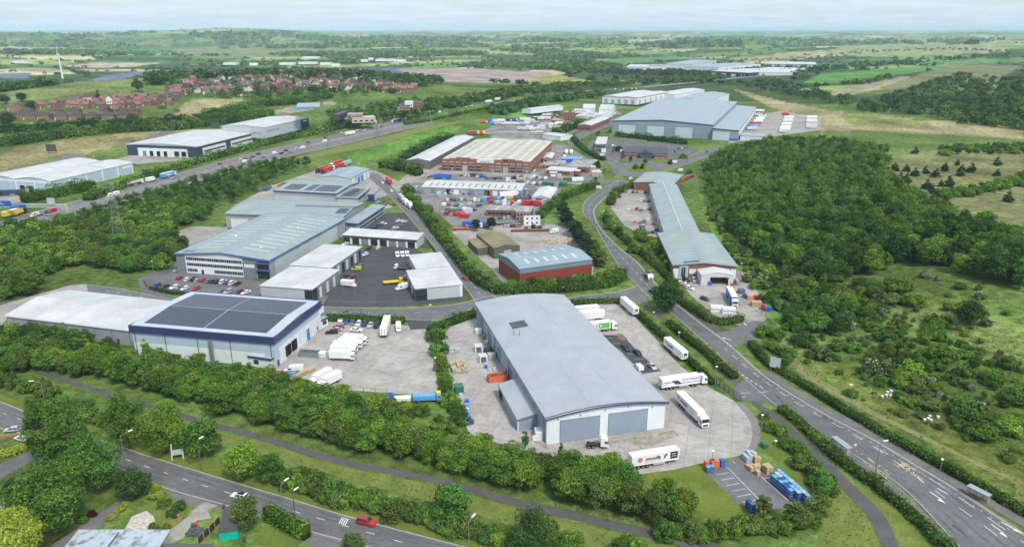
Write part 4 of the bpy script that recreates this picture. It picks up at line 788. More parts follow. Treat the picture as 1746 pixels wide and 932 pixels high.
b.light(2,5,.05,.17,B['pv'],'roof_solar_panel')
# 5-8 cluster behind
b=Bld('wide_warehouse','wide low warehouse with a grey-green roof behind the office-fronted one',(384,364.3),(584,371),(422.6,340.3),8.2,prof=((0,0),(.5,1.5),(1,0)),gable='x',wall=B['mid_clad'],roof=B['roof_green'],over=.4,trim=B['slate_clad']); L,Wd=b.L,b.W
b.panel('f',3,14,.1,5.6,B['door_white'],'shutter_door',.1,B['slate_clad']); b.lights(14,.1,.42,.7,B['roof_green_y'],up=.03); b.box(L*.5,L+.3,Wd*.5-1.2,Wd*.5+1.2,9.4,10.4,B['slate_clad'],'ridge_upstand'); b.pv(L*.9,L*.99,.18,.42,6,6)
b=Bld('lean_office','low grey-green roofed office wing with blue roof edge beside the small car park',(588.6,379),(609,380),None,5.6,D=(655.6,349.4),prof=((0,0),(1,-.5)),gable='y',wall=B['mid_clad'],roof=B['roof_green_y'],over=.5,trim=B['blue_trim']); L,Wd=b.L,b.W
for z in (1.0,3.4):b.strip('r',3,Wd-3,z,z+1.1,18)
b.strip('f',1,L-1,3.3,4.4,8); b.panel('r',Wd*.6,Wd*.6+2,.1,2.4,B['glass'],'entrance_door',.1,B['white'])
b=Bld('solar_shed','grey shed with patchy solar panels and a navy roof edge behind the wide warehouse',(466.6,325),(574,330.5),(491,307.5),7.8,prof=((0,0),(.62,1.6),(1,.6)),gable='x',wall=B['pale_clad'],roof=B['roof_green'],over=.3,trim=B['navy']); L,Wd=b.L,b.W
b.panel('f',.2,L-.2,5.2,7.4,B['mid_clad'],'upper_cladding',.05); b.pv(L*.1,L*.36,.12,.5,12,6); b.pv(L*.44,L*.56,.1,.52,6,6); b.pv(L*.6,L*.93,.1,.52,14,6)
b=Bld('solar_annex','low wing with a roof full of solar panels beside the patchy solar shed',(574,336.5),(606.7,339),None,5.6,D=(628,321.5),prof=((0,0),(1,-.3)),gable='y',wall=B['pale_clad'],roof=B['roof_green'],over=.3,trim=B['slate_clad']); b.pv(3,b.W*.88,.12,.9,10,6); b.strip('r',2,b.W*.6,3.2,4.3,6)
b=Bld('blue_office','small blue-framed office block at the end of the low solar wing',(627,331),(640,329),(636,321),5.4,wall=B['blue_trim'],roof=B['flat'],over=.15); b.row('f',.3,b.L-.3,4,b.L/6,.6,4.6,B['glass']); b.row('r',.5,b.W-.5,5,b.W/9,.6,4.6,B['white'],'pale_panel')
# 9 shed with two blue doors
b=Bld('blue_door_shed','pale shed with two bright blue doors on its side, beside the upper yard',(541.5,302.5),(595.5,305.5),None,6.2,D=(629,289),prof=ridge(1.7),gable='y',wall=B['pale_clad'],roof=B['red_roof'],over=.3); L,Wd=b.L,b.W
for y in (Wd*.33,Wd*.5):b.panel('r',y,y+Wd*.12,.1,4.6,B['door_blue'],'blue_door',.1,B['white'])
for y in (.08,.66,.84):b.panel('r',Wd*y,Wd*y+Wd*.1,.1,5.4,B['white_clad'],'pale_panel',.07)
b.lights(5,.58,.76,1.4); b.lights(5,.2,.36,1.4)
# 10-12 the courtyard units
b=Bld('courtyard_unit','white-roofed row of dark-fronted units at the back of the courtyard',(584.4,400.6),(710.7,408.9),(602.5,392.4),4.7,prof=((0,0),(1,.9)),gable='x',wall=B['pale_clad'],roof=B['roof_pale'],over=.4,group='white-roofed courtyard units'); L,Wd=b.L,b.W
b.panel('f',.1,L-.1,3.3,4.55,B['dark_clad'],'sign_band',.1)
for i in range(8):
 u=L*(i+.06)/8; w=L/8*.68; b.panel('f',u,u+w,.1,3.2,B['glass'] if i in (0,1,3,4,7) else B['slate_clad'],'shop_front' if i in (0,1,3,4,7) else 'shutter_door',.06,B['dark_clad']); b.panel('f',u+w+.25,u+w+1.2,0,3.3,B['white_clad'],'white_pier',.16)
b.lights(7,.15,.85,.12,B['mid_clad'],name='roof_seam',up=.02)
def lblock(name,label,boxes,h,group):
 o=[]
 for i,(A,Bp,D) in enumerate(boxes):
  q=Bld(name,label,A,Bp,None,h if i==0 else h-.04,D,prof=((0,0),(1,0)),gable='x',wall=B['pale_clad'],roof=B['roof_white'],over=.3,group=group)
  if i:q.root.parent=o[0].root; q.root.matrix_parent_inverse=Matrix.LocRotScale(o[0].root.location,o[0].root.rotation_euler,None).inverted(); q.root.name='rear_wing'; del q.root['category']; del q.root['label']; del q.root['group']
  o.append(q)
 return o
u=lblock('courtyard_unit','L-shaped white-roofed courtyard unit block on the left, with dark fronts',[((443.3,487.3),(538.9,488.6),(584.4,455.6)),((494,452),(567,454.5),(619.7,418.7))],6.0,'white-roofed courtyard units')
L,Wd=u[0].L,u[0].W; u[0].panel('f',L*.86,L-.1,.1,5.4,B['glass'],'corner_glazing',.08,B['dark_clad']); u[0].panel('r',.1,Wd*.16,.1,5.4,B['glass'],'corner_glazing',.08,B['dark_clad']); u[0].panel('r',Wd*.17,Wd-.1,.1,5.5,B['slate_clad'],'dark_cladding',.05)
for i in range(3):y=Wd*(.24+.25*i); u[0].panel('r',y,y+2.1,.1,4.8,B['door_white'],'white_shutter',.1)
L,Wd=u[1].L,u[1].W; u[1].panel('r',.1,Wd-.1,.1,5.5,B['slate_clad'],'dark_cladding',.05)
for i in range(7):y=Wd*(.06+.135*i); u[1].panel('r',y,y+(2.0 if i%2 else 3.0),.1,4.8,B['door_white'] if i%2 else B['glass'],'white_shutter' if i%2 else 'shop_front',.1)
for q in u:q.lights(6,.1,.3,.12,B['mid_clad'],name='roof_seam',up=.02); q.lights(5,.5,.8,.12,B['mid_clad'],name='roof_seam',up=.02)
u=lblock('courtyard_unit','stepped white-roofed courtyard unit block on the right, beside the estate road',[((708,492.5),(791.5,490),(771,459.3)),((710,458.5),(771,458.8),(754.5,435.3))],5.4,'white-roofed courtyard units')
L,Wd=u[0].L,u[0].W; u[0].panel('f',.1,L*.24,.1,4.9,B['glass'],'corner_glazing',.08,B['dark_clad']); u[0].panel('l',.1,Wd-.2,.1,4.9,B['slate_clad'],'dark_cladding',.05); u[0].panel('f',L*.94,L,.05,5.1,B['white_clad'],'white_pier',.12)
for i in range(4):y=Wd*(.1+.23*i); u[0].panel('l',y,y+2.6,.1,4.2,B['door_white'] if i%2 else B['glass'],'white_shutter' if i%2 else 'shop_front',.1)
for q in u:
 for i in range(4):q.light(q.L*.25,q.L*.75,.15+.22*i,.158+.22*i,B['mid_clad'],'roof_seam',.02)
 # 13 the three white units beyond the motorway
b=Bld('twin_bow_warehouse','white twin-bowed roof warehouse with blue-grey walls beyond the motorway, nearest of three',(-35,301.5),(94.5,307.3),None,8.6,D=(232,276.4),prof=tuple((i/20,1.9*(1-(2*((i/10)%1 if i<20 else 1)-1)**2)) for i in range(21)),gable='y',wall=B['light_clad'],roof=B['roof_white'],over=.4); L,Wd=b.L,b.W
b.panel('f',0,L,7.0,8.55,B['white_clad'],'upper_cladding',.06); b.panel('r',0,Wd,7.9,8.5,B['white_clad'],'upper_cladding',.06); b.panel('f',.2,L-.2,.2,6.9,B['light_clad'],'wall_panel',.05)
for y in np.linspace(0,Wd-1.2,6):b.panel('r',y,y+1.2,.1,8.4,B['white_clad'],'white_pier',.1)
for x in (L*.5,L*.76,L-1.2):b.panel('f',x,x+1.2,.1,7.2,B['white_clad'],'white_pier',.1)
for x in (L*.56,L*.68):b.panel('f',x,x+4.5,.2,4.6,B['black'],'dock_door',.3,B['white'])
b.panel('r',Wd*.86,Wd*.97,5.6,7.4,B['white'],'sign_board',.1); b.light(Wd*.8,Wd*.9,.58,.70,B['pv'],'roof_solar_panel')
for i in range(8):b.light(Wd*(.08+.11*i),Wd*(.08+.11*i)+.25,.55,.95,B['pale_clad'],'roof_seam',.02); b.light(Wd*(.08+.11*i),Wd*(.08+.11*i)+.25,.05,.45,B['pale_clad'],'roof_seam',.02)
b=Bld('dark_trim_warehouse','white-roofed warehouse with dark grey bands and black dock doors beyond the motorway',(215.8,246),(321.2,253.5),(330,222),10,prof=ridge(1.8),gable='y',wall=B['white_clad'],roof=B['roof_white'],over=.5); L,Wd=b.L,b.W
b.trim(B['pale_clad'],.5); b.panel('f',0,L,7.4,9.8,B['navy_clad'],'dark_band',.07); b.panel('r',0,Wd,7.6,9.6,B['navy_clad'],'dark_band',.07); b.panel('f',0,L*.15,.1,7.4,B['navy_clad'],'dark_corner',.09); b.panel('f',L*.86,L,.1,7.4,B['navy_clad'],'dark_corner',.09); b.panel('r',0,Wd*.08,.1,7.6,B['navy_clad'],'dark_corner',.09); b.panel('r',Wd*.45,Wd*.53,.1,7.6,B['navy_clad'],'dark_corner',.09); b.panel('r',Wd*.93,Wd,.1,7.6,B['navy_clad'],'dark_corner',.09)
for a,c in ((.1,.43),(.55,.92)):b.strip('r',Wd*a,Wd*c,3.6,5.0,12)
for i,f in enumerate((.22,.32,.42,.52)):b.panel('f',L*f,L*f+3.6,.2,4.8,B['slate_clad'] if i==0 else B['black'],'dock_door',.2,B['white'])
for f in (.68,.78):b.panel('f',L*f,L*f+4.2,1,5.0,B['black'],'dock_shelter',.8,B['slate_clad'])
b.light(Wd*.3,Wd*.38,.3,.45,B['pale_clad'],'roof_hatch')
b=Bld('dark_end_warehouse','white warehouse with a dark navy end wall beyond the motorway, farthest of three',(378,215),(449.2,218),(458.7,199),10.5,prof=ridge(1.6),gable='y',wall=B['pale_clad'],roof=B['roof_white'],over=.3); L,Wd=b.L,b.W
b.panel('r',Wd*.80,Wd+.2,.1,10.6,B['navy_clad'],'dark_end_cladding',.15); b.panel('r',.2,Wd*.79,.2,4,B['light_clad'],'lower_cladding',.05); b.panel('f',L*.3,L*.9,4,5.6,B['mid_clad'],'grey_panel',.06); b.panel('r',Wd*.02,Wd*.3,5.6,7.2,B['mid_clad'],'grey_panel',.06); b.panel('r',Wd*.86,Wd*.96,7.6,9,B['white'],'sign_board',.2)
# 14-15 brick factory and its grey shed
b=Bld('brick_factory','long red brick factory with a stepped parapet and cream twin-ridged roof',(753,271.5),(902.5,277.5),None,9.2,D=(940.3,242.3),prof=((0,0),(.25,1.7),(.5,0),(.75,1.7),(1,0)),gable='y',wall=B['brick'],roof=B['cream_roof'],over=.1); L,Wd=b.L,b.W
mb=MB(); st=[(0,.09,9.6),(.09,.17,10.3),(.17,.33,11.1),(.33,.41,10.3),(.41,.61,9.5),(.61,.69,10.2),(.69,.84,11.0),(.84,.92,10.2),(.92,1,9.4)]
for a,c,z in st:mb.box(L*a,L*c-.02,-.45,.0,-.2,z,B['brick'])
mb.build('stepped_parapet',b.root); mb=MB()
for a,c,z in st:mb.box(L*a-.05,L*c+.05,-.52,.06,z,z+.25,B['brick_pale'])
mb.build('coping',b.root)
for k in range(13):
 x=L*(k+.5)/13; w=L/13*.72
 if k not in (5,6,7):b.panel('f',x-w/2,x+w/2,7.0,7.7,B['stone'],'lintel_panel',.52)
 if k in (3,9):b.panel('f',x-w/2,x+w/2,.1,4.8,B['door_grey'],'shutter_door',.56)
 elif k!=6:
  for z in (3.2,1.0):o=b.panel('f',x-w/2,x+w/2,z,z+1.5,B['glass'],'window',.54); MB().box(x-w/2-.1,x+w/2+.1,-.6,-.45,z+1.5,z+1.85,B['stone']).build('lintel',o)
  if k in (7,8,12):
   for z in (3.2,1.0):mb=MB(); [mb.box(x-w/2+w*j/5-.07,x-w/2+w*j/5+.07,-.62,-.5,z,z+1.5,B['white']) for j in range(6)]; mb.build('white_mullion',b.root)
 if k in (1,7,12):b.panel('f',x-.1,x+1.1,.1,2.5,B['sky_blue'],'blue_door',.62)
b.panel('f',L*.852,L*.91,3.7,4.9,B['blue'],'blue_sign',.62)
s=b.panel('f',L*.405,L*.60,7.6,9.6,B['white'],'sign_board',.6); b.text('f',L*.5,8.0,'INTERLEVIN',1.55,B['navy'],.66,s); s=b.panel('f',L*.71,L*.755,9.0,10.6,B['black'],'emblem_board',.58); b.text('f',L*.733,9.3,'P',1.2,B['white'],.62,s)
for t0 in (.05,.15,.29,.39,.55,.65,.79,.89):b.lights(13,t0,t0+.07,2.0,B['dark_light'],a0=4,a1=Wd-5)
for k in range(14):b.panel('r',Wd*(k+.2)/14,Wd*(k+.8)/14,2.4,7,B['brick_pale'],'brick_bay',.05)
b=Bld('grey_gable_shed','long dark grey gabled shed left of the brick factory',(692.9,273.3),(729.8,276.3),None,6.9,D=(806.3,234.6),prof=ridge(1.9),gable='y',wall=B['shed_grey'],roof=B['roof_pale'],over=.2); L,Wd=b.L,b.W
b.panel('f',L*.38,L*.62,.1,4,B['black'],'doorway',.04,B['slate_clad']); b.box(-.12,L+.12,-.12,Wd+.1,-.2,1.3,B['brick'],'brick_base'); b.lights(12,.12,.42,.5,B['skylight']); b.lights(12,.58,.88,.5,B['skylight'])
# 16-19 garages, sheds
b=Bld('garage_row','long row of garages with a white ribbed roof and dark rooflights in the scrapyard',(718.7,318.8),(888.8,325.2),(724.7,306.4),4.3,prof=ridge(1.5),gable='x',wall=B['mid_clad'],roof=B['grey_roof'],over=.3); L,Wd=b.L,b.W
b.lights(14,.12,.4,.9,B['dark_light']); b.panel('f',L*.63,L,.1,4.1,B['brick_pale'],'brick_front',.05)
for i,f in enumerate(np.linspace(.02,.95,13)):b.panel('f',L*f,L*f+3.4,.1,3.4,[B['door_grey'],B['grey_clad'],B['white'],B['slate_clad'],B['black']][(i*3)%5],'garage_door',.09)
b=Bld('small_gable_shed','small pale gabled workshop beside the scrapyard lane',(906.8,337),(937.7,340.5),None,4.6,D=(948.9,323.1),prof=ridge(1.5),gable='y',wall=B['pale_clad'],roof=B['roof_pale'],over=.25); b.panel('f',b.L*.2,b.L*.55,3.4,4.4,B['navy'],'sign_board',.08); b.panel('f',b.L*.6,b.L*.9,.1,3.2,B['door_grey'],'shutter_door',.06); b.lights(7,.6,.9,.4,B['white']); b.lights(7,.1,.4,.4,B['white'])
b=Bld('flat_roofed_workshop','brick workshop with a stained white flat roof beside the white cabins',(829,357.8),(880,359.2),(834,350),4.0,wall=B['brick'],roof=B['flat'],over=.2); b.row('f',1,b.L*.85,6,2.2,1.2,2.6,B['glass'])
b=Bld('brick_office_block','taller flat-roofed brick block at the right end of the stained workshop',(879,361),(905,361.5),(884,351),5.4,wall=B['brick'],roof=B['flat'],over=.2); [b.row('f',.6,b.L-.6,4,1.4,z,z+1.2,B['glass'],frame=B['white']) for z in (.9,3.4)]
for k,(zz_,lab) in enumerate(((0,'lower white site cabin beside the brick block'),(2.75,'upper white site cabin stacked on another beside the brick block'))):
 q=Bld('site_cabin',lab,(893.5,384.7),(921,383.8),(895,380),0.01+0,wall=None,group='stacked white site cabins'); q.root.location.z=zz_; q.box(0,q.L,0,2.6,0,2.7,B['white'],'cabin_body'); q.box(-.05,q.L+.05,-.05,2.65,2.62,2.74,B['pale_clad'],'cabin_roof'); q.row('f',.5,q.L-.5,3,1.1,1,2,B['glass']);
b=Bld('olive_shed','olive mossy-roofed shed in the scrap yard beside the red shed',(842.4,423.3),(888.8,420.4),(812.3,398.8),5.6,prof=ridge(1.3,.42),gable='y',wall=B['olive_wall'],roof=B['olive_roof'],over=.2); b.lights(5,.12,.34,.5,B['dark_light']); b.lights(5,.6,.82,.5,B['dark_light']); b.panel('f',b.L*.38,b.L*.66,.1,4.0,B['door_grey'],'shutter_door',.08)
b=Bld('olive_lean_to','low mossy lean-to on the left of the olive shed',(814.5,424.5),(833,420.5),(798,409),3.6,prof=((0,0),(1,.6)),gable='y',wall=B['olive_wall'],roof=B['olive_roof'],over=.15)
b=Bld('red_shed','rust-red shed with a blue-grey pitched roof and six pale rooflights beside the hedge',(886.2,458.6),(1009.6,442.2),(847.5,433.8),9.0,prof=ridge(1.5),gable='x',wall=B['red_clad'],roof=B['red_roof'],over=.3); L,Wd=b.L,b.W
b.panel('f',0,L,6.8,8.95,B['steel_blue'],'blue_band',.07); MB().poly([(-.06,0,6.8),(-.06,Wd,6.8),(-.06,Wd,9),(-.06,Wd/2,10.5),(-.06,0,9)],B['steel_blue']).build('gable_band',b.root); b.lights(6,.16,.36,1.5,a0=4,a1=L-4); b.lights(6,.64,.84,1.5,a0=4,a1=L-4)
# 21 green-roofed trade units on the right
b=Bld('roundabout_unit','green-roofed unit beside the roundabout, farthest of the three trade units',(1080.8,311),(1150,312.5),(1101.4,294),5.5,prof=ridge(1.3),gable='y',wall=B['brick'],roof=B['roof_green_y'],over=.5); b.lights(7,.6,.9,.4); b.lights(7,.12,.4,.3)
b=Bld('long_trade_unit','long green-roofed trade unit beside its gravel car park, middle of the three',(1133.2,396.8),(1192.4,396.5),(1107.4,313.8),6.0,prof=ridge(1.4),gable='y',wall=B['slate_clad'],roof=B['roof_green_y'],over=.4); L,Wd=b.L,b.W
b.lights(14,.12,.42,.35,cl('weathered_rooflight',(0.42,0.47,0.45),.5,.3,None)); b.lights(14,.58,.9,.35); MB().box(L/2-.3,L/2+.3,0,Wd,7.45,7.72,B['roof_pale']).build('ridge_cap',b.root)
for i in range(7):b.panel('l',Wd*(.04+.135*i),Wd*(.04+.135*i)+Wd*.05,.1,4.6,B['door_white'],'white_shutter',.1); b.panel('l',Wd*(.10+.135*i),Wd*(.10+.135*i)+Wd*.04,.1,4.6,B['grey_clad'],'grey_panel',.06)
b=Bld('depot_unit','green-roofed brick depot with a white tented loading porch, nearest of the three trade units',(1148.1,451.5),(1255.5,452.4),None,6.4,D=(1215.6,398.6),prof=ridge(1.6),gable='y',wall=B['brick'],roof=B['roof_green_y'],over=.5); L,Wd=b.L,b.W
b.trim(B['roof_green'],.3,sides='ab'); b.lights(10,.14,.42,.5,cl('weathered_rooflight',(0.42,0.47,0.45),.5,.3,None)); b.lights(10,.58,.86,.5,cl('weathered_rooflight',(0.42,0.47,0.45),.5,.3,None)); b.light(1,3.2,.17,.42,B['pv'],'roof_solar_panel')
b.panel('f',.1,L*.09,.1,4.6,B['white'],'white_panel',.08); b.panel('f',L*.1,L*.24,.1,6.2,B['light_clad'],'entrance_surround',.1); o=b.strip('f',L*.13,L*.2,.2,5.4,2); b.panel('f',L*.91,L-.1,.1,4.9,B['white'],'white_panel',.08); b.panel('f',L*.26,L*.37,2.3,4.6,B['white'],'sign_board',.12)
q=Bld('loading_porch','white tented loading porch at the front of the brick depot',(1196,468.5),(1251,468.8),(1191,458.8),5.0,prof=ridge(1.2),gable='y',wall=None,roof=B['tent'],over=.15,slab=.12); L2,W2=q.L,q.W
q.box(0,.12,0,W2,0,5,B['tent'],'side_wall'); q.box(L2-.12,L2,0,W2,0,5,B['tent'],'side_wall'); MB().poly([(0,0,3.9),(L2,0,3.9),(L2,0,5),(L2/2,0,6.2),(0,0,5)],B['tent']).build('front_gable',q.root); q.box(.12,L2*.28,-.08,.04,0,3.9,B['tent'],'folded_door'); q.box(L2*.85,L2-.12,-.08,.04,0,3.9,B['tent'],'folded_door')
# 22-24 the big grey sheds in the distance
b=Bld('big_grey_shed','huge blue-grey distribution shed with a pale ridged roof in the distance',(1044,206),(1216.5,212.5),None,15,D=(1257.7,173.5),prof=ridge(3.2),gable='y',wall=B['big_wall'],roof=B['big_roof'],over=.5,trim=B['navy']); L,Wd=b.L,b.W
for f in (.07,.36,.64):b.panel('f',L*f,L*f+L*.17,.2,11.2,B['big_panel'],'pale_panel',.12)
b.panel('f',0,L,12.0,14.7,cl('big_shed_upper',(0.265,0.315,0.38)),'upper_cladding',.08)
q=Bld('grey_shed_wing','lower grey wing along the right side of the huge distribution shed',h=11,frame=(b,L+.6,L+27,-4,Wd*.93),prof=((0,1.2),(1,0)),gable='y',wall=B['big_wall'],roof=B['big_roof'],over=.3,trim=B['navy']); q.panel('f',.5,q.L*.66,.2,9,B['big_panel'],'pale_panel',.12); q.panel('f',q.L*.68,q.L,.1,2.6,B['blue'],'blue_base',.14); q.panel('r',2,q.W-2,5.4,9.4,B['white'],'pale_band',.1)
q=Bld('dock_canopy','small grey flat canopy building at the corner of the trailer park',h=5,frame=(b,L+28.5,L+52,4,30),wall=B['white_clad'],roof=B['big_roof'],over=.3)
q=Bld('transport_office','small blue and white office at the far corner of the trailer park',(1287,190),(1302,190),(1289,186),6,wall=B['navy'],roof=B['roof_pale'],over=.3); q.row('f',.5,q.L-.5,4,2,1,4.5,B['white'])
b=Bld('red_trim_warehouse','white warehouse with a thin red roof edge behind the huge distribution shed',(1027,164.2),(1085,167.4),(1085,154.5),9.5,prof=((0,0),(.25,1.2),(.5,0),(.75,1.2),(1,0)),gable='y',wall=B['white_clad'],roof=B['roof_pale'],over=.3,trim=B['pink']); b.row('f',1,b.L-1,5,b.L/12,.2,6,B['mid_clad'],'grey_panel'); b.row('r',1,b.W-1,6,5,.2,6,B['mid_clad'],'grey_panel')
b=Bld('pale_warehouse','pale roofed shed peeping out behind the huge distribution shed',(1112,160),(1150,162),(1165,151.5),10,prof=ridge(2),gable='y',wall=B['white_clad'],roof=B['roof_pale'],over=.3)
b=Bld('pale_warehouse','second pale ridged roof just behind the huge distribution shed',(1150,170),(1210,172),(1190,158),13,prof=ridge(2.5),gable='y',wall=B['white_clad'],roof=B['big_roof'],over=.3)
for lab,A,Bp,C,h,wl,rf in (('distant pale blue-roofed distribution shed, left of the distant pair',(1135,109),(1165,113),(1180,102),14,'big_panel','big_roof'),('distant distribution shed with a pale roof beside the pale blue one',(1165,113),(1232,114.5),(1240,107.5),14,'white_clad','big_roof'),('distant navy-walled distribution shed with a long pale roof',(1209,121),(1275,124.5),(1300,116),11,'navy_clad','roof_pale'),('distant white-walled long shed joined to the navy-walled one',(1278,122.5),(1360,121),(1310,114.5),10,'white_clad','roof_pale'),('distant grey shed with a long flat roof at the top of the estate',(1310,109),(1392,109.5),(1312,105),10,'mid_clad','roof_pale'),('distant low grey shed left of the pale blue distribution sheds',(1068,114),(1104,114.5),(1075,110),8,'pale_clad','roof_pale'),('distant small white shed between the low grey and pale blue sheds',(1104,113),(1134,114.5),(1112,109.5),9,'white_clad','flat')):
 q=Bld('distant_shed',lab,A,Bp,C,h,wall=B[wl],roof=B[rf],over=.3,prof=((0,0),(.5,1.2),(1,0)),gable='x'); q.row('f',1,q.L-1,4,q.L/9,.2,h*.6,B['white'],'pale_panel')
 # 25-28 mid-distance blocks
b=Bld('brick_tower','red brick drill tower beside the market sheds',(961,191.5),(976.5,192.5),(964,189),14,wall=B['brick'],roof=B['flat'],over=.1); [b.row('f',.5,b.L-.5,3,1.3,z,z+1.4,B['glass']) for z in (2,5,8,11)]; b.box(b.L*.5,b.L*.8,1,4,14,16.5,B['brick'],'roof_hut')
def simple(name,lab,A,Bp,C,h,wall,roof,r=0,g='x',win=0,**k):
 q=Bld(name,lab,A,Bp,C,h,wall=B[wall],roof=B[roof],over=.25,prof=ridge(r) if r else ((0,0),(1,0)),gable=g,**k)
 if win:q.row('f',.6,q.L-.6,win,q.L/win*.55,1,min(h-.8,2.6),B['glass'])
 return q
simple('station_hall','brick station hall with a pale roof beside the drill tower',(985,213),(1008,214),(1018,200.5),5.5,'brick','roof_pale',1.2,'y',4)
simple('cream_roofed_hall','cream-roofed hall in front of the drill tower',(944,212),(975,213),(952,206.5),5,'stone','cream_roof',1.2,'x',3); simple('flat_hall','low flat-roofed block left of the drill tower',(940,205),(962,206),(944,201.5),5,'brick','flat',0,'x',4)
simple('long_white_shed','long white shed roof at the back of the lorry park',(905,187),(960,181),(905,184),5,'white_clad','roof_white',1,'x',0); simple('white_tent_hall','big white arched hall at the market',(1021,187),(1043,188),(1028,180),9,'white_clad','roof_white',4,'x',0)
for i,x in enumerate((998,1008)):simple('marquee',['white pointed marquee left of the arched market hall','second white pointed marquee beside the arched market hall'][i],(x-4,185),(x+6,185.5),(x-2,180.5),5,'white_clad','roof_white',4,'x',0)
for i,(x,y) in enumerate(((985,197),(1000,199),(1012,196),(998,193),(978,188),(1030,193))):simple('market_stall','white-roofed market stall, '+ORD[i]+' of the cluster beside the drill tower',(x,y),(x+14,y+.6),(x+4,y-2.6),3.4,'render','roof_white',.9,'x',0,group='market stalls')
simple('white_depot_shed','white flat shed beside the bend, behind the factory',(925,229),(956,233),(932,224.5),5,'white_clad','roof_white',.6,'x',0)
b=simple('grey_office_cube','two-storey grey office with a white roof beside the pub',(1015,245.5),(1033,247),(1019,233.5),7.5,'slate_clad','roof_pale',0,'x',0); [b.row('f',.8,b.L-.8,4,1.8,z,z+1.6,B['glass']) for z in (1,4.4)]; b.box(b.L*.6,b.L+.3,-3.5,0,0,3.2,B['white_clad'],'entrance_block')
b=Bld('slate_roofed_pub','long slate-roofed building with a central gable facing the roundabout',(1065,260),(1138,262),(1066,249.5),4.6,prof=ridge(3.0),gable='x',wall=B['brick_pale'],roof=B['slate'],over=.6); L,Wd=b.L,b.W
b.row('f',1,L-1,10,1.6,1,2.6,B['glass'],frame=B['white']); MB().hexa([(L*.36,-3,0),(L*.64,-3,0),(L*.64,.1,0),(L*.36,.1,0),(L*.36,-3,4.4),(L*.64,-3,4.4),(L*.64,.1,4.4),(L*.36,.1,4.4)],B['glass_b']).build('entrance_bay',b.root); mb=MB(); mb.prism([(L*.33,4.4),(L*.67,4.4),(L*.5,8.2)],-3.5,Wd*.5,B['slate']).build('central_gable',b.root)
b.box(L*.02,L*.3,-3,-.05,0,2.8,B['brick_pale'],'front_wing'); b.box(L*.7,L*.98,-3,-.05,0,2.8,B['brick_pale'],'front_wing')
for a in (.0,.68):mb=MB(); mb.hexa([(L*a,-3.6,2.8),(L*a+L*.32,-3.6,2.8),(L*a+L*.32,-.06,4.2),(L*a,-.06,4.2),(L*a,-3.6,3),(L*a+L*.32,-3.6,3),(L*a+L*.32,-.06,4.4),(L*a,-.06,4.4)],B['slate']).build('wing_roof',b.root)
simple('brick_canteen','flat white-roofed brick building with a long window band beside the factory',(930,289.5),(976,292.5),(938,283.5),4.2,'brick_pale','roof_pale',0,'x',0).strip('f',1,20,1.6,3.2,14); simple('grey_roof_workshop','grey-roofed brick workshop behind the flat-roofed canteen',(965,284),(1003,286),(980,272.5),4.4,'brick','flat',0,'x',3)
simple('brick_stores','low brick stores between the factory and the canteen',(923,281),(950,282),(928,276),3.6,'brick_pale','flat',0,'x',4); simple('brick_outshot','small brick outshot at the factory side wall',(926,270),(940,271.5),(932,261),4,'brick_pale','roof_pale',1,'y',2)
simple('blue_container_store','long blue container store in the yard right of the factory',(957,271),(993,271.5),(959,267.5),3.4,'blue','sky_blue',0,'x',0); simple('small_green_hut','small green kiosk on the allotment beside the road',(955,312),(966,312.5),(956,308),2.6,'green','green',.6,'x',0); simple('green_substation','small pale green utility box on the verge of the cross road',(950.5,489),(961.5,489.3),(951,486),2.4,'tent','tent',.5,'x',0)
b=Bld('unfinished_building','unfinished grey steel-framed building on the far building site',(505,183),(545,181),(508,176),6,wall=None,roof=B['big_roof'],over=.1); [b.box(b.L*i/9-.2,b.L*i/9+.2,0,.4,0,6,B['steel'],'column') for i in range(10)]; [b.box(b.L*i/9-.2,b.L*i/9+.2,b.W-.4,b.W,0,6,B['steel'],'column') for i in range(10)]
for lab,A,Bp,C,h,wl,rf in (('flat-roofed filling station shop at the service area',(592,196),(618,195),(594,192.5),4.5,'brick_pale','flat'),('white fuel canopy at the service area',(600,201),(640,199.5),(603,198.5),5.5,'stone','roof_pale'),('dark clad restaurant at the left of the service area',(578,196),(596,189),(585,189),5,'dark_clad','slate'),('grey slate-roofed brick lodge at the service area',(705,176),(718,177),(708,172),6,'brick','slate'),('white drive-through shop at the service area',(690,176),(704,176.5),(691,172),4.5,'white_clad','roof_white'),('low dark-roofed shop in the middle of the service area',(680,181),(698,181),(682,177),4,'brick_pale','slate')):simple('service_building',lab,A,Bp,C,h,wl,rf,0,'x',4)
rq_=random.Random(6)
for i in range(26):
 x,y=[(rq_.uniform(890,960),rq_.uniform(192,222)),(rq_.uniform(975,1040),rq_.uniform(186,203)),(rq_.uniform(930,1010),rq_.uniform(272,300))][0 if i<10 else 1 if i<19 else 2]; w=rq_.uniform(7,15)
 simple('yard_shed',['pale','white','grey','brick'][i%4]+' small shed, '+ORD[i]+(' in the lorry park before the tower' if i<10 else ' among the market sheds' if i<19 else ' in the yard right of the factory'),(x,y),(x+w,y+w*.05),(x+w*.25,y-2.2),rq_.uniform(2.6,4),['stone','white_clad','mid_clad','brick'][i%4],['roof_pale','roof_white','flat','grey_roof'][i%4],.7,'x',0,group='small sheds in the far yards')
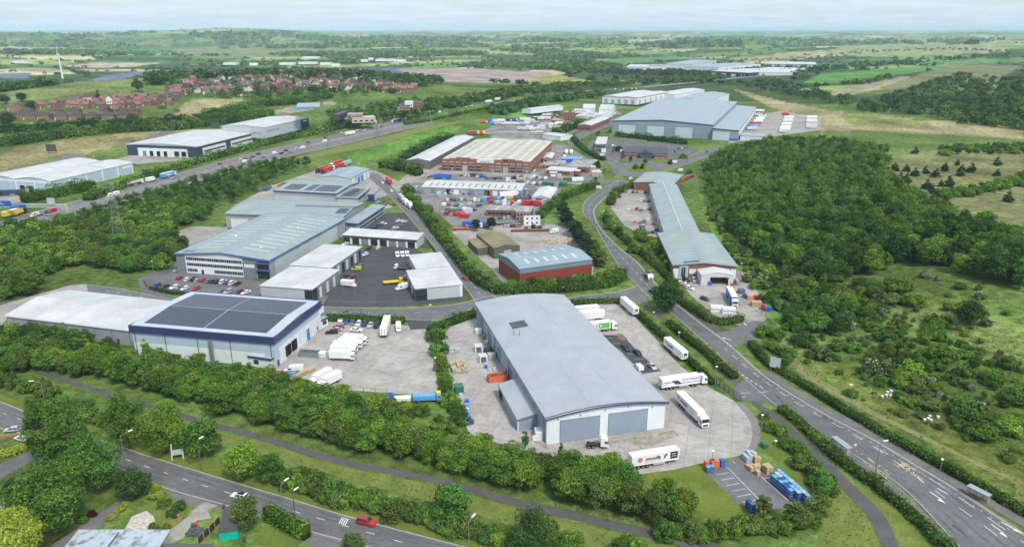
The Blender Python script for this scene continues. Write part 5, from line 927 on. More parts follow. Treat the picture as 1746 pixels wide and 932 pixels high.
 # ---- houses
HOUSE={}
def house(name,label,p,rz,w,d,h,r,wall,roof,group,hip=False,semi=True,detail=True):
 k=(w,d,h,r,wall,roof,hip,semi)
 if k not in HOUSE:
  mb=MB(); mb.poly([(0,0,-1),(w,0,-1),(w,0,h),(0,0,h)],B[wall]); mb.poly([(0,d,-1),(0,d,h),(w,d,h),(w,d,-1)],B[wall]);
  for x in (0,w):mb.poly([(x,0,-1),(x,d,-1),(x,d,h)]+([] if hip else [(x,d/2,h+r)])+[(x,0,h)],B[wall])
  wm_=mb.mesh('wall'); mb=MB(); o=.35; q=d*.42 if hip else -o
  if hip:a,c=(q,d/2,h+r),(w-q,d/2,h+r); mb.poly([(-o,-o,h-.1),(w+o,-o,h-.1),c,a],B[roof]).poly([(w+o,d+o,h-.1),(-o,d+o,h-.1),a,c],B[roof]).poly([(-o,d+o,h-.1),(-o,-o,h-.1),a],B[roof]).poly([(w+o,-o,h-.1),(w+o,d+o,h-.1),c],B[roof])
  else:
   for y0,y1 in ((-o,d/2),(d+o,d/2)):mb.hexa([(-o,y0,h-.25),(w+o,y0,h-.25),(w+o,y1,h+r),(-o,y1,h+r),(-o,y0,h-.05),(w+o,y0,h-.05),(w+o,y1,h+r+.2),(-o,y1,h+r+.2)],B[roof])
  rm=mb.mesh('roof'); mb=MB(); n=4 if semi else 2
  ws=[]
  for i in range(n):
   for z in (.9,3.5):x=w*(i+.5)/n; ws.append((MB().box(x-.75,x+.75,-.06,.02,z,z+1.3,B['glass']).mesh('window'),MB().box(x-.9,x+.9,-.1,-.02,z+1.3,z+1.42,B['white']).box(x-.9,x+.9,-.12,-.02,z-.12,z,B['white']).box(x-.9,x-.75,-.09,-.02,z,z+1.3,B['white']).box(x+.75,x+.9,-.09,-.02,z,z+1.3,B['white']).mesh('frame')))
  dm=MB().box(w*.04,w*.04+1,-.08,.02,0,2.1,B['white']).mesh('door'); cm=MB().box(w*.5-.5,w*.5+.5,d*.5-.4,d*.5+.4,h+r*.5,h+r+1.1,B['brick']).mesh('chimney')
  HOUSE[k]=(wm_,rm,ws,dm,cm)
 wm_,rm,ws,dm,cm=HOUSE[k]; t=thing(name,label,'house',p,rz,group); link('wall',wm_,t); ro=link('roof',rm,t); link('chimney',cm,ro)
 if detail:
  for a,f in ws:o=link('window',a,t); link('frame',f,o)
  link('door',dm,t)
 return t
rh=random.Random(4)
for i,x in enumerate((8,32,50,74,104,129,157,184,211)):
 house('semi_detached_house','brown-roofed brick semi-detached house, '+ORD[i]+' from the left in the row above the dark hedge',P(x-11,203.5+(1 if 40<x<200 else 0)),rh.uniform(-.05,.05),14,8.5,5.2,3.4,'brick','tile_brown','semi-detached houses in the front row',True)
for i,x in enumerate((44,92,125,178,206,226)):house('semi_detached_house','brown hipped-roof house, '+ORD[i]+' from the left behind the front row of brick houses',P(x-9,196),rh.uniform(-.2,.2),13,8,5,3.2,'brick','tile_brown','houses behind the front row',True)
est=[(20,188),(75,185),(90,182),(110,179),(128,184),(146,184),(130,176),(150,172),(158,178),(172,184),(186,180),(190,173),(206,177),(210,170),(222,171),(226,182),(236,176),(243,170),(250,180),(262,178),(268,172),(276,177),(288,173),(280,167),(205,184),(240,184),(176,174),(256,168),(120,182),(137,180),(164,181),(180,177),(198,178),(215,176),(233,173),(248,176),(258,174),(270,178),(284,178),(232,168),(196,184),(216,183)]
for i,(x,y) in enumerate(est):house('estate_house','new '+('orange-red' if i%3 else 'grey-brown')+' tiled brick house, '+ORD[i]+' in the new estate on the left hillside',P(x-7,y+1),rh.choice((-.25,-.25,1.3,-.1)),rh.choice((9,11)),8,5,3.2,'brick' if i%4 else 'brick_pale','tile_red' if i%3 else 'tile_grey','houses of the new red-roofed estate',False,False)
vil=random.Random(9); k=0; VP=[(285,163),(300,140),(345,122),(400,122),(470,120),(560,124),(640,132),(700,150),(690,156),(640,150),(560,157),(510,158),(440,156),(400,158),(340,162)]
vp=[]
while len(vp)<230:
 x,y=vil.uniform(285,700),vil.uniform(120,163)
 if inside([x],[y],VP)[0] and all(abs(x-a)>5.4 or abs(y-c)>2.6 for a,c in vp):vp.append((x,y))
vp.sort(key=lambda q:q[0])
for x,y in vp:
 wl=vil.choice(('brick','render','render','brick_pale')); rf=vil.choice(('tile_brown','tile_grey','tile_brown','tile_grey','tile_red'))
 house('village_house',{'brick':'red brick','render':'white rendered','brick_pale':'pink brick'}[wl]+' house with a '+{'tile_brown':'brown','tile_grey':'grey-brown','tile_red':'red'}[rf]+' roof in the hillside village',P(x,y),vil.choice((-.1,.1,.3,1.4,-.3)),vil.choice((8,11)),7,4.6,2.9,wl,rf,'houses of the hillside village',vil.random()<.4,True,False)
for i,(x,y) in enumerate([(652,158),(672,155),(682,157),(694,157),(700,152),(610,150),(622,152),(596,146),(565,138),(572,128),(664,136),(674,140)]):house('edge_house','red brick house, '+ORD[i]+' of those at the wooded edge of the village',P(x,y),-.2+.05*i,10,8,5.5,3.4,'brick','tile_red' if i<5 else 'tile_brown','houses at the wooded edge of the village',False,False)
# terrace of dark grey flats and cream house on the estate edge
simple('terrace_block','long grey-roofed terrace at the top of the red-roofed estate',(172,160),(224,157),(173,158),6,'mid_clad','slate',2.4,'x',12); simple('cream_house','cream gabled house left of the pointed conifer',(142,166),(156,165),(144,163),6,'stone','tile_brown',3,'x',2); simple('white_house','bright white gabled house above the red roofs',(180,168),(190,167),(181,165),6,'render','tile_grey',3,'y',2)
for i,(A,Bp,C) in enumerate((((268,163),(282,162),(269,161)),((284,160),(297,159),(285,158)),((296,163),(306,162),(297,161)))):simple('farm_barn','dark farm barn, '+ORD[i]+' of three beside the red-roofed estate',A,Bp,C,5,'olive_wall','slate',1.6,'x',0,group='farm barns')
# distant white roofs in the valley
for i,(x,y,w) in enumerate([(380,107,22),(425,108,14),(476,107,24),(508,106,30),(545,107,18),(565,109,14),(515,97,26),(640,101,32),(672,102,18),(615,102,12),(628,99,8),(20,104,26)]):simple('valley_shed','low white-roofed shed in the far valley, '+ORD[i]+' of the scattered row',(x,y),(x+w,y),(x+1,y-.7),7,'white_clad','roof_white',0,'x',0,group='white-roofed sheds in the far valley')
# house and garden shed at the bottom left
b=Bld('bungalow','grey-roofed bungalow with a patched pale flat roof cut by the bottom edge',(70,985),(236,985),(132,908),3.6,prof=((0,0),(1,.5)),gable='x',wall=B['stone'],roof=mat('patched_blue_grey_roof',(0.40,0.45,0.50),.7,.3,col2=(0.17,0.18,0.20),nscale=.45,ramp=(.5,.62)),over=.3); b.light(b.L*.45,b.L*.47,.05,.95,B['slate'],'roof_seam')
b=Bld('tiled_wing','brown tiled roof wing beside the patched flat roof at the bottom edge',(232,985),(330,985),(236,928),3.2,prof=ridge(1.5),gable='x',wall=B['stone'],roof=B['tile_grey'],over=.3)
b=Bld('garden_shed','small shed with felt roof and turquoise front in the lower left garden',(372,907),(404,906),(382,868),2.3,prof=ridge(1.2),gable='y',wall=B['teal'],roof=B['felt'],over=.15,slab=.1); MB().poly([(-.1,-.2,2.25),(b.L+.1,-.2,2.25),(b.L/2,-.16,3.6)],B['felt']).build('hip_end',b.root)
# ================================================================ vehicles
V_=dict(paint=mat('car_paint',(.5,.5,.5),.28,.5,objcol=True),tyre=mat('tyre_rubber',(0.02,0.02,0.02),.9,.1),rim=mat('wheel_rim',(0.35,0.35,0.36),.4,.5,.6),chassis=mat('dark_chassis',(0.04,0.04,0.045),.7,.3),lamp=mat('lamp_glass',(0.75,0.75,0.72),.2,.6),tail=mat('tail_lamp',(0.40,0.02,0.02),.3,.5),grp=mat('white_box_body',(0.78,0.78,0.77),.45,.4,noise=.03,nscale=.3),greybox=mat('grey_box_body',(0.42,0.43,0.45),.5,.4))
for k in ('tyre','rim'):pass
CC=dict(white=(.76,.76,.75),silver=(.42,.44,.46),grey=(.16,.17,.18),black=(.018,.018,.02),red=(.42,.02,.025),blue=(.03,.10,.36),navy=(.02,.03,.12),green=(.04,.14,.07),yellow=(.70,.50,.03),orange=(.62,.20,.03),lime=(.40,.46,.05),maroon=(.16,.02,.03),sky=(.14,.35,.62),beige=(.5,.45,.35))
def wheel_mesh(r,w,nm='wheel'):
 k=(nm,r,w)
 if k not in HOUSE:HOUSE[k]=MB().cyl((0,-w/2,0),(0,w/2,0),r,r,V_['tyre'],14).cyl((0,-w/2-.015,0),(0,w/2+.015,0),r*.6,r*.6,V_['rim'],10).mesh('wheel')
 return HOUSE[k]
def loft(mb,st,m,capm=None):
 """stations (x, [(y, z) ring]) skinned in order"""
 o=len(mb.v); n=len(st[0][1])
 for x,ring in st:mb.v+=[(x,y,z) for y,z in ring]
 for i in range(len(st)-1):
  for j in range(n):
   mb.f.append((o+i*n+j,o+i*n+(j+1)%n,o+(i+1)*n+(j+1)%n,o+(i+1)*n+j)); mb.m.append(mb.mi(m))
 mb.f.append(tuple(o+j for j in range(n))); mb.m.append(mb.mi(m)); mb.f.append(tuple(o+(len(st)-1)*n+j for j in reversed(range(n)))); mb.m.append(mb.mi(m))
def ring(w,z0,z1,r=.12):return [(-w+r,z0),(w-r,z0),(w,z0+r),(w,z1-r),(w-r*1.3,z1),(-w+r*1.3,z1),(-w,z1-r),(-w,z0+r)]
CARK={'hatch':(4.2,.88,[(-2.1,.72),(-2.0,.92),(-1.2,.98),(.85,.93),(1.75,.80),(2.1,.60)],(-2.02,1.05,-1.55,.25),1.46),'saloon':(4.7,.9,[(-2.35,.72),(-2.2,.95),(-1.5,.98),(.9,.93),(2.0,.80),(2.35,.58)],(-1.75,1.05,-1.05,.25),1.42),'suv':(4.7,.94,[(-2.35,.80),(-2.25,1.08),(-1.2,1.12),(.95,1.08),(2.0,.98),(2.35,.70)],(-2.28,1.15,-1.95,.4),1.75),'estate':(4.7,.9,[(-2.35,.72),(-2.28,.95),(-1.5,.98),(.9,.93),(2.0,.80),(2.35,.58)],(-2.3,1.05,-1.9,.2),1.48),'pickup':(5.2,.92,[(-2.6,.78),(-2.55,1.0),(-1.2,1.0),(.95,1.05),(2.2,.98),(2.6,.70)],(-.95,1.25,-.65,.55),1.78)}
def car_parts(kind):
 L_,w,belt,(b0,b1,t0,t1),zr=CARK[kind]; body=MB(); loft(body,[(x,ring(w*(.86 if abs(x)>L_*.47 else 1),.26,z)) for x,z in belt],V_['paint'])
 zb=lambda x:np.interp(x,[q[0] for q in belt],[q[1] for q in belt])-.03; gl=MB(); wt=w*.76; wb=w*.95
 gl.hexa([(b0,-wb,zb(b0)),(b1,-wb,zb(b1)),(b1,wb,zb(b1)),(b0,wb,zb(b0)),(t0,-wt,zr-.06),(t1,-wt,zr-.06),(t1,wt,zr-.06),(t0,wt,zr-.06)],B['glass'])
 rf=MB().hexa([(t0-.05,-wt-.02,zr-.08),(t1+.05,-wt-.02,zr-.08),(t1+.05,wt+.02,zr-.08),(t0-.05,wt+.02,zr-.08),(t0+.1,-wt+.1,zr),(t1-.1,-wt+.1,zr),(t1-.1,wt-.1,zr),(t0+.1,wt-.1,zr)],V_['paint'])
 for f in (.03,.5,.97):
  xb,xt=b0+(b1-b0)*f,t0+(t1-t0)*f
  for s in (-1,1):rf.bar((xb,s*(wb+.005),zb(xb)),(xt,s*(wt+.005),zr-.05),.09,V_['paint'])
 return body,gl,rf
def car(kind,label,p,rz,col,near,group=None,cat='car'):
 key=('car',kind,near)
 if key not in HOUSE:
  body,gl,rf=car_parts(kind); L_,w=CARK[kind][:2]; ws=[(sx*L_*.30,sy*(w-.09),.32) for sx in (-1,1) for sy in (-1,1)]
  if near:HOUSE[key]=(body.mesh('body'),gl.mesh('window_band'),rf.mesh('roof'),ws,MB().box(L_/2-.25,L_/2-.06,-.2,.2,.55,.68,V_['lamp']).mesh('headlight'),MB().box(-L_/2-.02,-L_/2+.1,-.16,.16,.7,.9,V_['tail']).mesh('tail_light'))
  else:
   for q in (gl,rf):
    o=len(body.v); body.v+=q.v; body.f+=[tuple(i+o for i in f) for f in q.f]; body.m+=[body.mi(q.mats[i]) for i in q.m]
   for x,y,z in ws:body.cyl((x,y-.12,z),(x,y+.12,z),.32,.32,V_['tyre'],8)
   HOUSE[key]=body.mesh('car')
 h=HOUSE[key]; c=(*CC[col],1)
 if not near:o=link('car',h,None,p,rz); o.color=c; return tag(o,label,cat,group)
 t=thing('car',label,cat,p,rz,group)
 for nm,me in (('body',h[0]),('window_band',h[1]),('roof',h[2])):o=link(nm,me,t); o.color=c
 for q in h[3]:link('wheel',wheel_mesh(.33,.22),t,q)
 w=CARK[kind][1]
 for s in (-1,1):link('headlight',h[4],t,(0,s*w*.62,0)); link('tail_light',h[5],t,(0,s*w*.7,0))
 return t
def van(label,p,rz,col='white',near=True,L_=5.6,H=2.5,W_=1.0,group=None,luton=False,cat='van'):
 key=('van',L_,H,W_,luton)
 if key not in HOUSE:
  b=MB(); x0,x1=-L_/2,L_/2
  if luton:loft(b,[(x0,ring(W_*1.05,.6,H)),(x1-1.7,ring(W_*1.05,.6,H)),(x1-1.0,ring(W_*1.05,1.9,H-.1))],V_['paint']); loft(b,[(x1-1.9,ring(W_,.35,1.95)),(x1-1.0,ring(W_,.35,1.9)),(x1-.75,ring(W_,.35,1.2)),(x1,ring(W_*.9,.35,.95))],V_['paint'])
  else:loft(b,[(x0,ring(W_,.35,H-.05)),(x0+.1,ring(W_,.3,H)),(x1-1.9,ring(W_,.3,H)),(x1-1.0,ring(W_*.97,.3,1.25)),(x1-.1,ring(W_*.92,.3,1.0)),(x1,ring(W_*.85,.35,.8))],V_['paint'])
  g=MB(); zt=min(H-.15,2.0); g.hexa([(x1-1.86,-W_*.85,zt),(x1-.98,-W_*.85,1.3),(x1-.98,W_*.85,1.3),(x1-1.86,W_*.85,zt),(x1-1.82,-W_*.85,zt+.05),(x1-.94,-W_*.85,1.34),(x1-.94,W_*.85,1.34),(x1-1.82,W_*.85,zt+.05)],B['glass'])
  for s in (-1,1):a=sorted((s*W_*.97,s*(W_+.02))); g.box(x1-2.5,x1-1.55,a[0],a[1],1.25,1.85,B['glass'])
  HOUSE[key]=(b.mesh('body'),g.mesh('windscreen'),[(sx,sy*(W_-.1),.36) for sx in (x0+1.1,x1-.95) for sy in (-1,1)],MB().box(x1-.12,x1+.01,-.16,.16,.75,.92,V_['lamp']).mesh('headlight'))
 h=HOUSE[key]; t=thing('van',label,cat,p,rz,group); o=link('body',h[0],t); o.color=(*CC[col],1); link('windscreen',h[1],t)
 for q in h[2]:link('wheel',wheel_mesh(.36,.24),t,q)
 for s in (-1,1):link('headlight',h[3],t,(0,s*W_*.68,0))
 return t
def cab_mesh(x1,low=False):
 """lorry cab whose front face is at x1: body, glass"""
 b,g=MB(),MB(); H=2.75 if low else 3.55; d=1.7 if low else 2.2
 loft(b,[(x1-d,ring(1.22,.7,H,.1)),(x1-d*.45,ring(1.24,.65,H,.15)),(x1-.3,ring(1.22,.5,H-.45,.2)),(x1-.12,ring(1.2,.45,1.85,.2)),(x1,ring(1.15,.45,1.7,.2))],V_['paint'])
 zt=H-.55; g.hexa([(x1-.36,-1.08,zt),(x1-.1,-1.1,1.85),(x1-.1,1.1,1.85),(x1-.36,1.08,zt),(x1-.3,-1.08,zt+.04),(x1-.04,-1.1,1.9),(x1-.04,1.1,1.9),(x1-.3,1.08,zt+.04)],B['glass'])
 for s in (-1,1):a=sorted((s*1.2,s*1.265)); g.box(x1-1.15,x1-.42,a[0],a[1],1.75,min(zt,2.45),B['glass']); g.box(x1-.25,x1-.1,*sorted((s*1.3,s*1.5)),1.7,2.4,V_['chassis'])
 g.box(x1-.02,x1+.03,-.8,.8,.75,1.35,V_['chassis']); g.box(x1-.05,x1+.02,-1.1,-.75,.62,.85,V_['lamp']); g.box(x1-.05,x1+.02,.75,1.1,.62,.85,V_['lamp']); return b.mesh('cab'),g.mesh('windscreen')
def lorry(label,p,rz,box=None,cab='white',kind='artic',group=None,fridge=False,curtain=None,cat='lorry'):
 """kind: artic (tractor + trailer), trailer, tractor, rigid, flat, tanker, tipper. Origin at the middle, x forward"""
 key=('lorry',kind,box,fridge)
 if key not in HOUSE:
  bm_=V_.get(box) or B.get(box) or V_['grp']; parts=[]; wh=[]; F={'artic':8.3,'trailer':6.8,'tractor':3.0,'rigid':4.6,'flat':4.6,'tanker':8.3,'tipper':4.3}[kind]; hascab=kind!='trailer'; low=kind in ('rigid','flat','tipper')
  if hascab:
   a,g=cab_mesh(F,low); parts+=[('cab',a,True,None),('windscreen',g,False,'cab')]; wh+=[(F-1.25,s*1.05) for s in (-1,1)]
   if kind in ('artic','tractor','tanker'):parts.append(('tractor_chassis',MB().box(F-6.0,F-2.0,-.5,.5,.6,.95,V_['chassis']).box(F-5.2,F-3.6,-.75,.75,.95,1.12,V_['chassis']).mesh('tractor_chassis'),False,None)); wh+=[(F-x,s*1.0) for x in (4.2,5.4) for s in (-1,1)]
  if kind in ('artic','trailer','tanker'):
   x0=-8.2 if kind!='trailer' else -6.8; x1=x0+13.6; b=MB()
   if kind=='tanker':b.cyl((x0+.3,0,2.35),(x1-.2,0,2.35),1.15,1.15,bm_,16)
   else:b.box(x0,x1,-1.27,1.27,1.15,4.0,bm_)
   parts.append(('trailer_body',b.mesh('trailer_body'),False,None))
   b=MB().box(x0+.1,x1-.2,-.55,.55,.85,1.15,V_['chassis']).box(x0+6.3,x0+9.6,-1.2,-1.12,.5,1.0,V_['greybox']).box(x0+6.3,x0+9.6,1.12,1.2,.5,1.0,V_['greybox']).box(x0,x0+.15,-1.2,1.2,.5,.7,V_['chassis'])
   if kind=='trailer':b.box(x1-3,x1-2.85,-.8,-.6,0,.9,V_['chassis']).box(x1-3,x1-2.85,.6,.8,0,.9,V_['chassis'])
   parts.append(('chassis',b.mesh('chassis'),False,None)); wh+=[(x0+x,s*1.02) for x in (2.0,3.3,4.6) for s in (-1,1)]
   if kind!='tanker':parts.append(('rear_door',MB().box(x0-.05,x0-.005,-1.2,-.03,1.25,3.9,bm_).box(x0-.05,x0-.005,.03,1.2,1.25,3.9,bm_).box(x0-.09,x0-.05,-.65,-.55,1.3,3.85,V_['chassis']).box(x0-.09,x0-.05,.55,.65,1.3,3.85,V_['chassis']).mesh('rear_door'),False,None))
   if fridge:parts.append(('fridge_unit',MB().box(x1+.01,x1+.4,-.95,.95,2.2,3.85,bm_).box(x1+.4,x1+.44,-.6,.6,2.6,3.5,V_['chassis']).mesh('fridge_unit'),False,None))
  if kind in ('rigid','flat','tipper'):
   x0=-F+.2; b=MB()
   if kind=='rigid':b.box(x0,F-1.75,-1.25,1.25,1.0,3.55,bm_)
   elif kind=='flat':b.box(x0,F-1.8,-1.25,1.25,.95,1.15,bm_).box(x0,F-1.8,-1.27,-1.2,1.15,1.35,bm_).box(x0,F-1.8,1.2,1.27,1.15,1.35,bm_)
   else:b.hexa([(x0+.3,-1.0,1.0),(F-1.9,-1.0,1.0),(F-1.9,1.0,1.0),(x0+.3,1.0,1.0),(x0,-1.22,2.3),(F-1.8,-1.22,2.3),(F-1.8,1.22,2.3),(x0,1.22,2.3)],bm_).box(x0+.2,F-2,-1.05,1.05,2.3,2.33,V_['chassis'])
   parts.append(({'rigid':'box_body','flat':'load_bed','tipper':'tipper_body'}[kind],b.mesh('box_body'),False,None)); parts.append(('chassis',MB().box(x0+.1,F-1.5,-.45,.45,.6,.95,V_['chassis']).mesh('chassis'),False,None)); wh+=[(x0+x,s*1.0) for x in ((1.7,) if kind!='tipper' else (1.4,2.7)) for s in (-1,1)]
  HOUSE[key]=(parts,wh)
 parts,wh=HOUSE[key]; t=thing('trailer' if kind=='trailer' else 'lorry',label,'trailer' if kind=='trailer' else cat,p,rz,group); d={}
 for nm,me,pt,par in parts:
  o=link(nm,me,d.get(par,t)); d[nm]=o
  if pt:o.color=(*CC[cab],1)
 for x,y in wh:link('wheel',wheel_mesh(.5,.36),t,(x,y,.5))
 return t
def seg(a,b):
 """ground midpoint and heading of a vehicle whose rear and front stand at photo pixels a and b"""
 p,q=P(*a),P(*b); d=q-p; return (p+q)/2+Vector((0,0,.07)),math.atan2(d.y,d.x)
def z_(ox,oy,s=5.82):return lambda x,y:(ox+x/s,oy+y/s)
def side_text(t,side,x,z,txt,size,m,w=1.27,shear=0.0):
 c=bpy.data.curves.new('lettering','FONT'); c.body=txt; c.size=size; c.align_x='CENTER'; c.shear=shear; c.extrude=.008; c.offset=size*.028; o=link('lettering',text_mesh(c,m),t); o.location=(x,side*(w+.03),z); o.rotation_euler=(math.pi/2,0,math.pi if side>0 else 0); return o
def decal(t,side,pts,m,name='livery',w=1.27,d=.02):
 y0,y1=side*w,side*(w+d); n=len(pts); mb=MB(); mb.prism([(x,z) for x,z in pts],min(y0,y1),max(y0,y1),m); return mb.build(name,t)
ink=mat('dark_lettering',(0.035,0.03,0.05),.5,.3); inkb=mat('blue_lettering',(0.30,0.37,0.62),.5,.3); pinkm=mat('pink_emblem',(0.55,0.20,0.22),.5,.3); grn=mat('bright_green_livery',(0.10,0.50,0.05),.5,.3)
# --- lorries in the warehouse yard
a=z_(970,480)
def circle(cx,cz,r,n=20):return [(cx+r*math.cos(2*math.pi*i/n),cz+r*math.sin(2*math.pi*i/n)) for i in range(n)]
def mcc(t,s,x0):
 decal(t,s,circle(x0+2.3,2.75,.72),pinkm,'round_emblem'); side_text(t,s,x0+6.0,2.35,'mcculla',1.45,ink,shear=.25); side_text(t,s,x0+6.0,1.75,'IRELAND   ENGLAND   EUROPE',.32,V_['greybox'])
 decal(t,s,[(x0+8.9+dx,1.9+dz) for dx,dz in ((.1,.1),(.7,.35),(.95,1.0),(1.25,1.2),(1.2,1.75),(.8,1.6),(.65,1.25),(.25,1.2),(.45,.7))],ink,'map_emblem'); decal(t,s,[(x0+10.8,1.7),(x0+13.2,1.7),(x0+13.2,3.8),(x0+10.9,3.8),(x0+11.2,3.2),(x0+10.9,2.7),(x0+11.2,2.2)],ink,'dark_panel')
p,r=seg((1072.5,798),(1153.7,784.4)); t=lorry('white fridge trailer lettered mcculla parked on the yard edge beside the lawn',p,r,'grp',kind='trailer',fridge=True); mcc(t,-1,-6.8); side_text(t,-1,5.3,3.0,'FERRY',.42,V_['grp'],1.3); side_text(t,-1,5.3,2.4,'SERVICES',.3,V_['grp'],1.3)
p,r=seg((1157.2,685.3),(1202.7,731.2)); t=lorry('white articulated lorry lettered mcculla, coming head-on across the warehouse yard',p,r,'grp','white');
decal(t,-1,circle(-6.4,2.9,.62),pinkm,'round_emblem'); side_text(t,-1,-2.9,2.3,'mcculla',1.4,ink,shear=.2); [decal(t,-1,[(1.2,z),(3.4,z),(3.4,z+.12),(1.2,z+.12)],V_['greybox'],'small_print') for z in (1.9,2.3,2.7,3.1)]
p,r=seg((1122.6,664.5),(1205,653)); t=lorry('white articulated lorry lettered QUICKMISSION with a navy flash, by the yard gate',p,r,'grp','white')
side_text(t,-1,2.5,2.75,'QUICKMISSION',1.12,inkb,shear=.2); decal(t,-1,[(-3.2,1.75),(-.9,1.75),(-2.7,3.2),(-4.9,3.2)],B['navy'],'navy_flash'); decal(t,-1,[(-8.1,2.6),(-4.3,2.6),(-4.5,2.85),(-8.1,2.85)],B['navy'],'navy_stripe'); decal(t,-1,[(-.9,1.9),(5.3,1.9),(5.3,2.1),(-1.1,2.1)],B['navy'],'navy_stripe'); [decal(t,-1,[(-8,z),(-6,z),(-6,z+.1),(-8,z+.1)],V_['greybox'],'small_print') for z in (1.6,1.85,2.1)]
p,r=seg(a(970,650),a(1142,797)); t=lorry('white fridge trailer lettered mcculla standing along the hedge, middle of the yard',p,r,'grp',kind='trailer',fridge=True,group='white trailers along the hedge'); decal(t,-1,circle(-5.0,2.9,.6),pinkm,'round_emblem'); side_text(t,-1,-1.8,2.3,'mcculla',1.4,ink,shear=.2)
p,r=seg(a(535,238),a(661,349)); lorry('plain white fridge trailer at the top corner of the yard by the hedge',p,r,'grp',kind='trailer',fridge=True,group='white trailers along the hedge')
for i,(x,y) in enumerate(((292,322),(345,372))):p,r=seg(a(x-337,y+30),a(x,y)); lorry('white trailer docked at the right side of the bow-roofed warehouse, '+('farther' if i==0 else 'nearer')+' of two',p,r,'grp',kind='trailer',fridge=True,group='trailers docked at the warehouse side')
p,r=seg(a(66,512),a(468,474)); t=lorry('white articulated lorry with a green panel of white circles, backed to the warehouse side',p,r,'grp','white'); decal(t,-1,[(.4,1.5),(5.0,1.5),(5.0,3.7),(.4,3.7)],grn,'green_panel')
for cx,cz in ((-.9,2.5),(.3,3.15),(1.5,2.6),(.3,2.0)):decal(t,-1,circle(cx,cz,.62),V_['chassis'],'dark_ring',1.29); decal(t,-1,circle(cx,cz,.5),V_['grp'],'white_circle',1.31)
p,r=seg((997,761),(1040,762)); lorry('white tractor unit without a trailer in front of the left warehouse shutter',p,r,None,'white','tractor')
# --- lorries in the haulage yard
a=z_(430,530)
for i,(q,w) in enumerate((((757,478),(1038,488)),((768,432),(1050,438)),((790,390),(1075,400)),((840,352),(1125,372)),((890,318),(1165,336)))):p,r=seg(a(*q),a(*w)); t=lorry('white box lorry in the tight row in the lorry yard, '+['nearest the camera','second from the camera','middle one','fourth from the camera','farthest from the camera'][i],p,r,'grp','white','rigid','white box lorries parked side by side'); (side_text(t,-1,-1,2.3,'HAULAGE',.5,V_['greybox'],1.25) if False else None)
for i,(q,w) in enumerate((((748,668),(622,742)),((830,702),(712,765)))):p,r=seg(a(*q),a(*w)); lorry('white box lorry of the pair parked by the belt, '+['left','right'][i]+' one',p,r,'grp','white','rigid','pair of white box lorries')
p,r=seg(a(1308,258),a(1342,148)); lorry('white box trailer parked along the top fence of the lorry yard',p,r,'grp',kind='trailer')
van('white van beside the parked white trailer in the lorry yard',*seg(a(1450,150),a(1455,222))); van('white van parked at the lower edge of the lorry yard beside the timber stack',*seg(a(500,600),a(330,610)),L_=6.4)
NEARC=['hatch','saloon','suv','estate']
def cars(z,spec,ax,row,near=True,group=None,seed=1):
 """spec: list of (x, y, colour); ax: half the car's length on the photo, rear to front"""
 rs=random.Random(seed)
 for i,s in enumerate(spec):
  x,y,c=s[:3]; d=s[3] if len(s)>3 else ax; p,r=seg(z(x-d[0],y-d[1]),z(x+d[0],y+d[1])); car(rs.choice(NEARC) if c!='pickup' else 'pickup',f'{c} car, {ORD[i]} {row}',p,r,c,near,group)
cars(a,[(938,120,'blue'),(995,126,'grey'),(1057,136,'white'),(1118,140,'navy'),(1175,150,'silver'),(1237,158,'black')],(-20,32),'from the left in the row at the top of the lorry yard',seed=2)
van('small white van at the left end of the lorry yard car row',*seg(a(905,65),a(865,132)),L_=4.9,H=2.0)
cars(a,[(855,172,'red'),(835,196,'silver'),(790,224,'black')],(-50,2),'from the top of three nosing the solar-roofed warehouse',seed=3); cars(a,[(1035,200,'white')],(50,2),'car standing alone between the box lorries and the row',seed=4)
# --- cars beside the warehouse
a=z_(970,480); cars(a,[(560,670,'black'),(680,720,'black')],(38,26),'from the top of two in the marked bays beside the bow-roofed warehouse'); cars(a,[(825,855,'silver')],(38,34),'car in the bays, in front of the QUICKMISSION lorry'); van('small white van in the bays beside the bow-roofed warehouse',*seg(a(715,890),a(660,840)),L_=4.6,H=1.9)
# --- office car park
a=z_(240,410)
cars(a,[(385,382,'red'),(470,395,'white'),(532,396,'black'),(566,404,'silver'),(622,404,'red'),(668,412,'grey'),(715,414,'navy'),(765,418,'black'),(818,420,'white'),(860,426,'blue'),(910,432,'white'),(965,438,'black')],(33,-19),'from the left in the row below the office windows',seed=6)
cars(a,[(155,462,'blue'),(240,466,'black'),(335,474,'white'),(388,482,'grey'),(440,486,'white'),(550,486,'red')],(-38,14),'from the left in the row behind the low hedge',seed=7); cars(a,[(820,520,'navy'),(870,520,'silver'),(972,524,'maroon'),(1045,526,'white')],(-36,12),'from the left in the short row right of the entrance',seed=8); cars(a,[(370,306,'sky')],(-30,8),'and only car at the left end wall of the office')
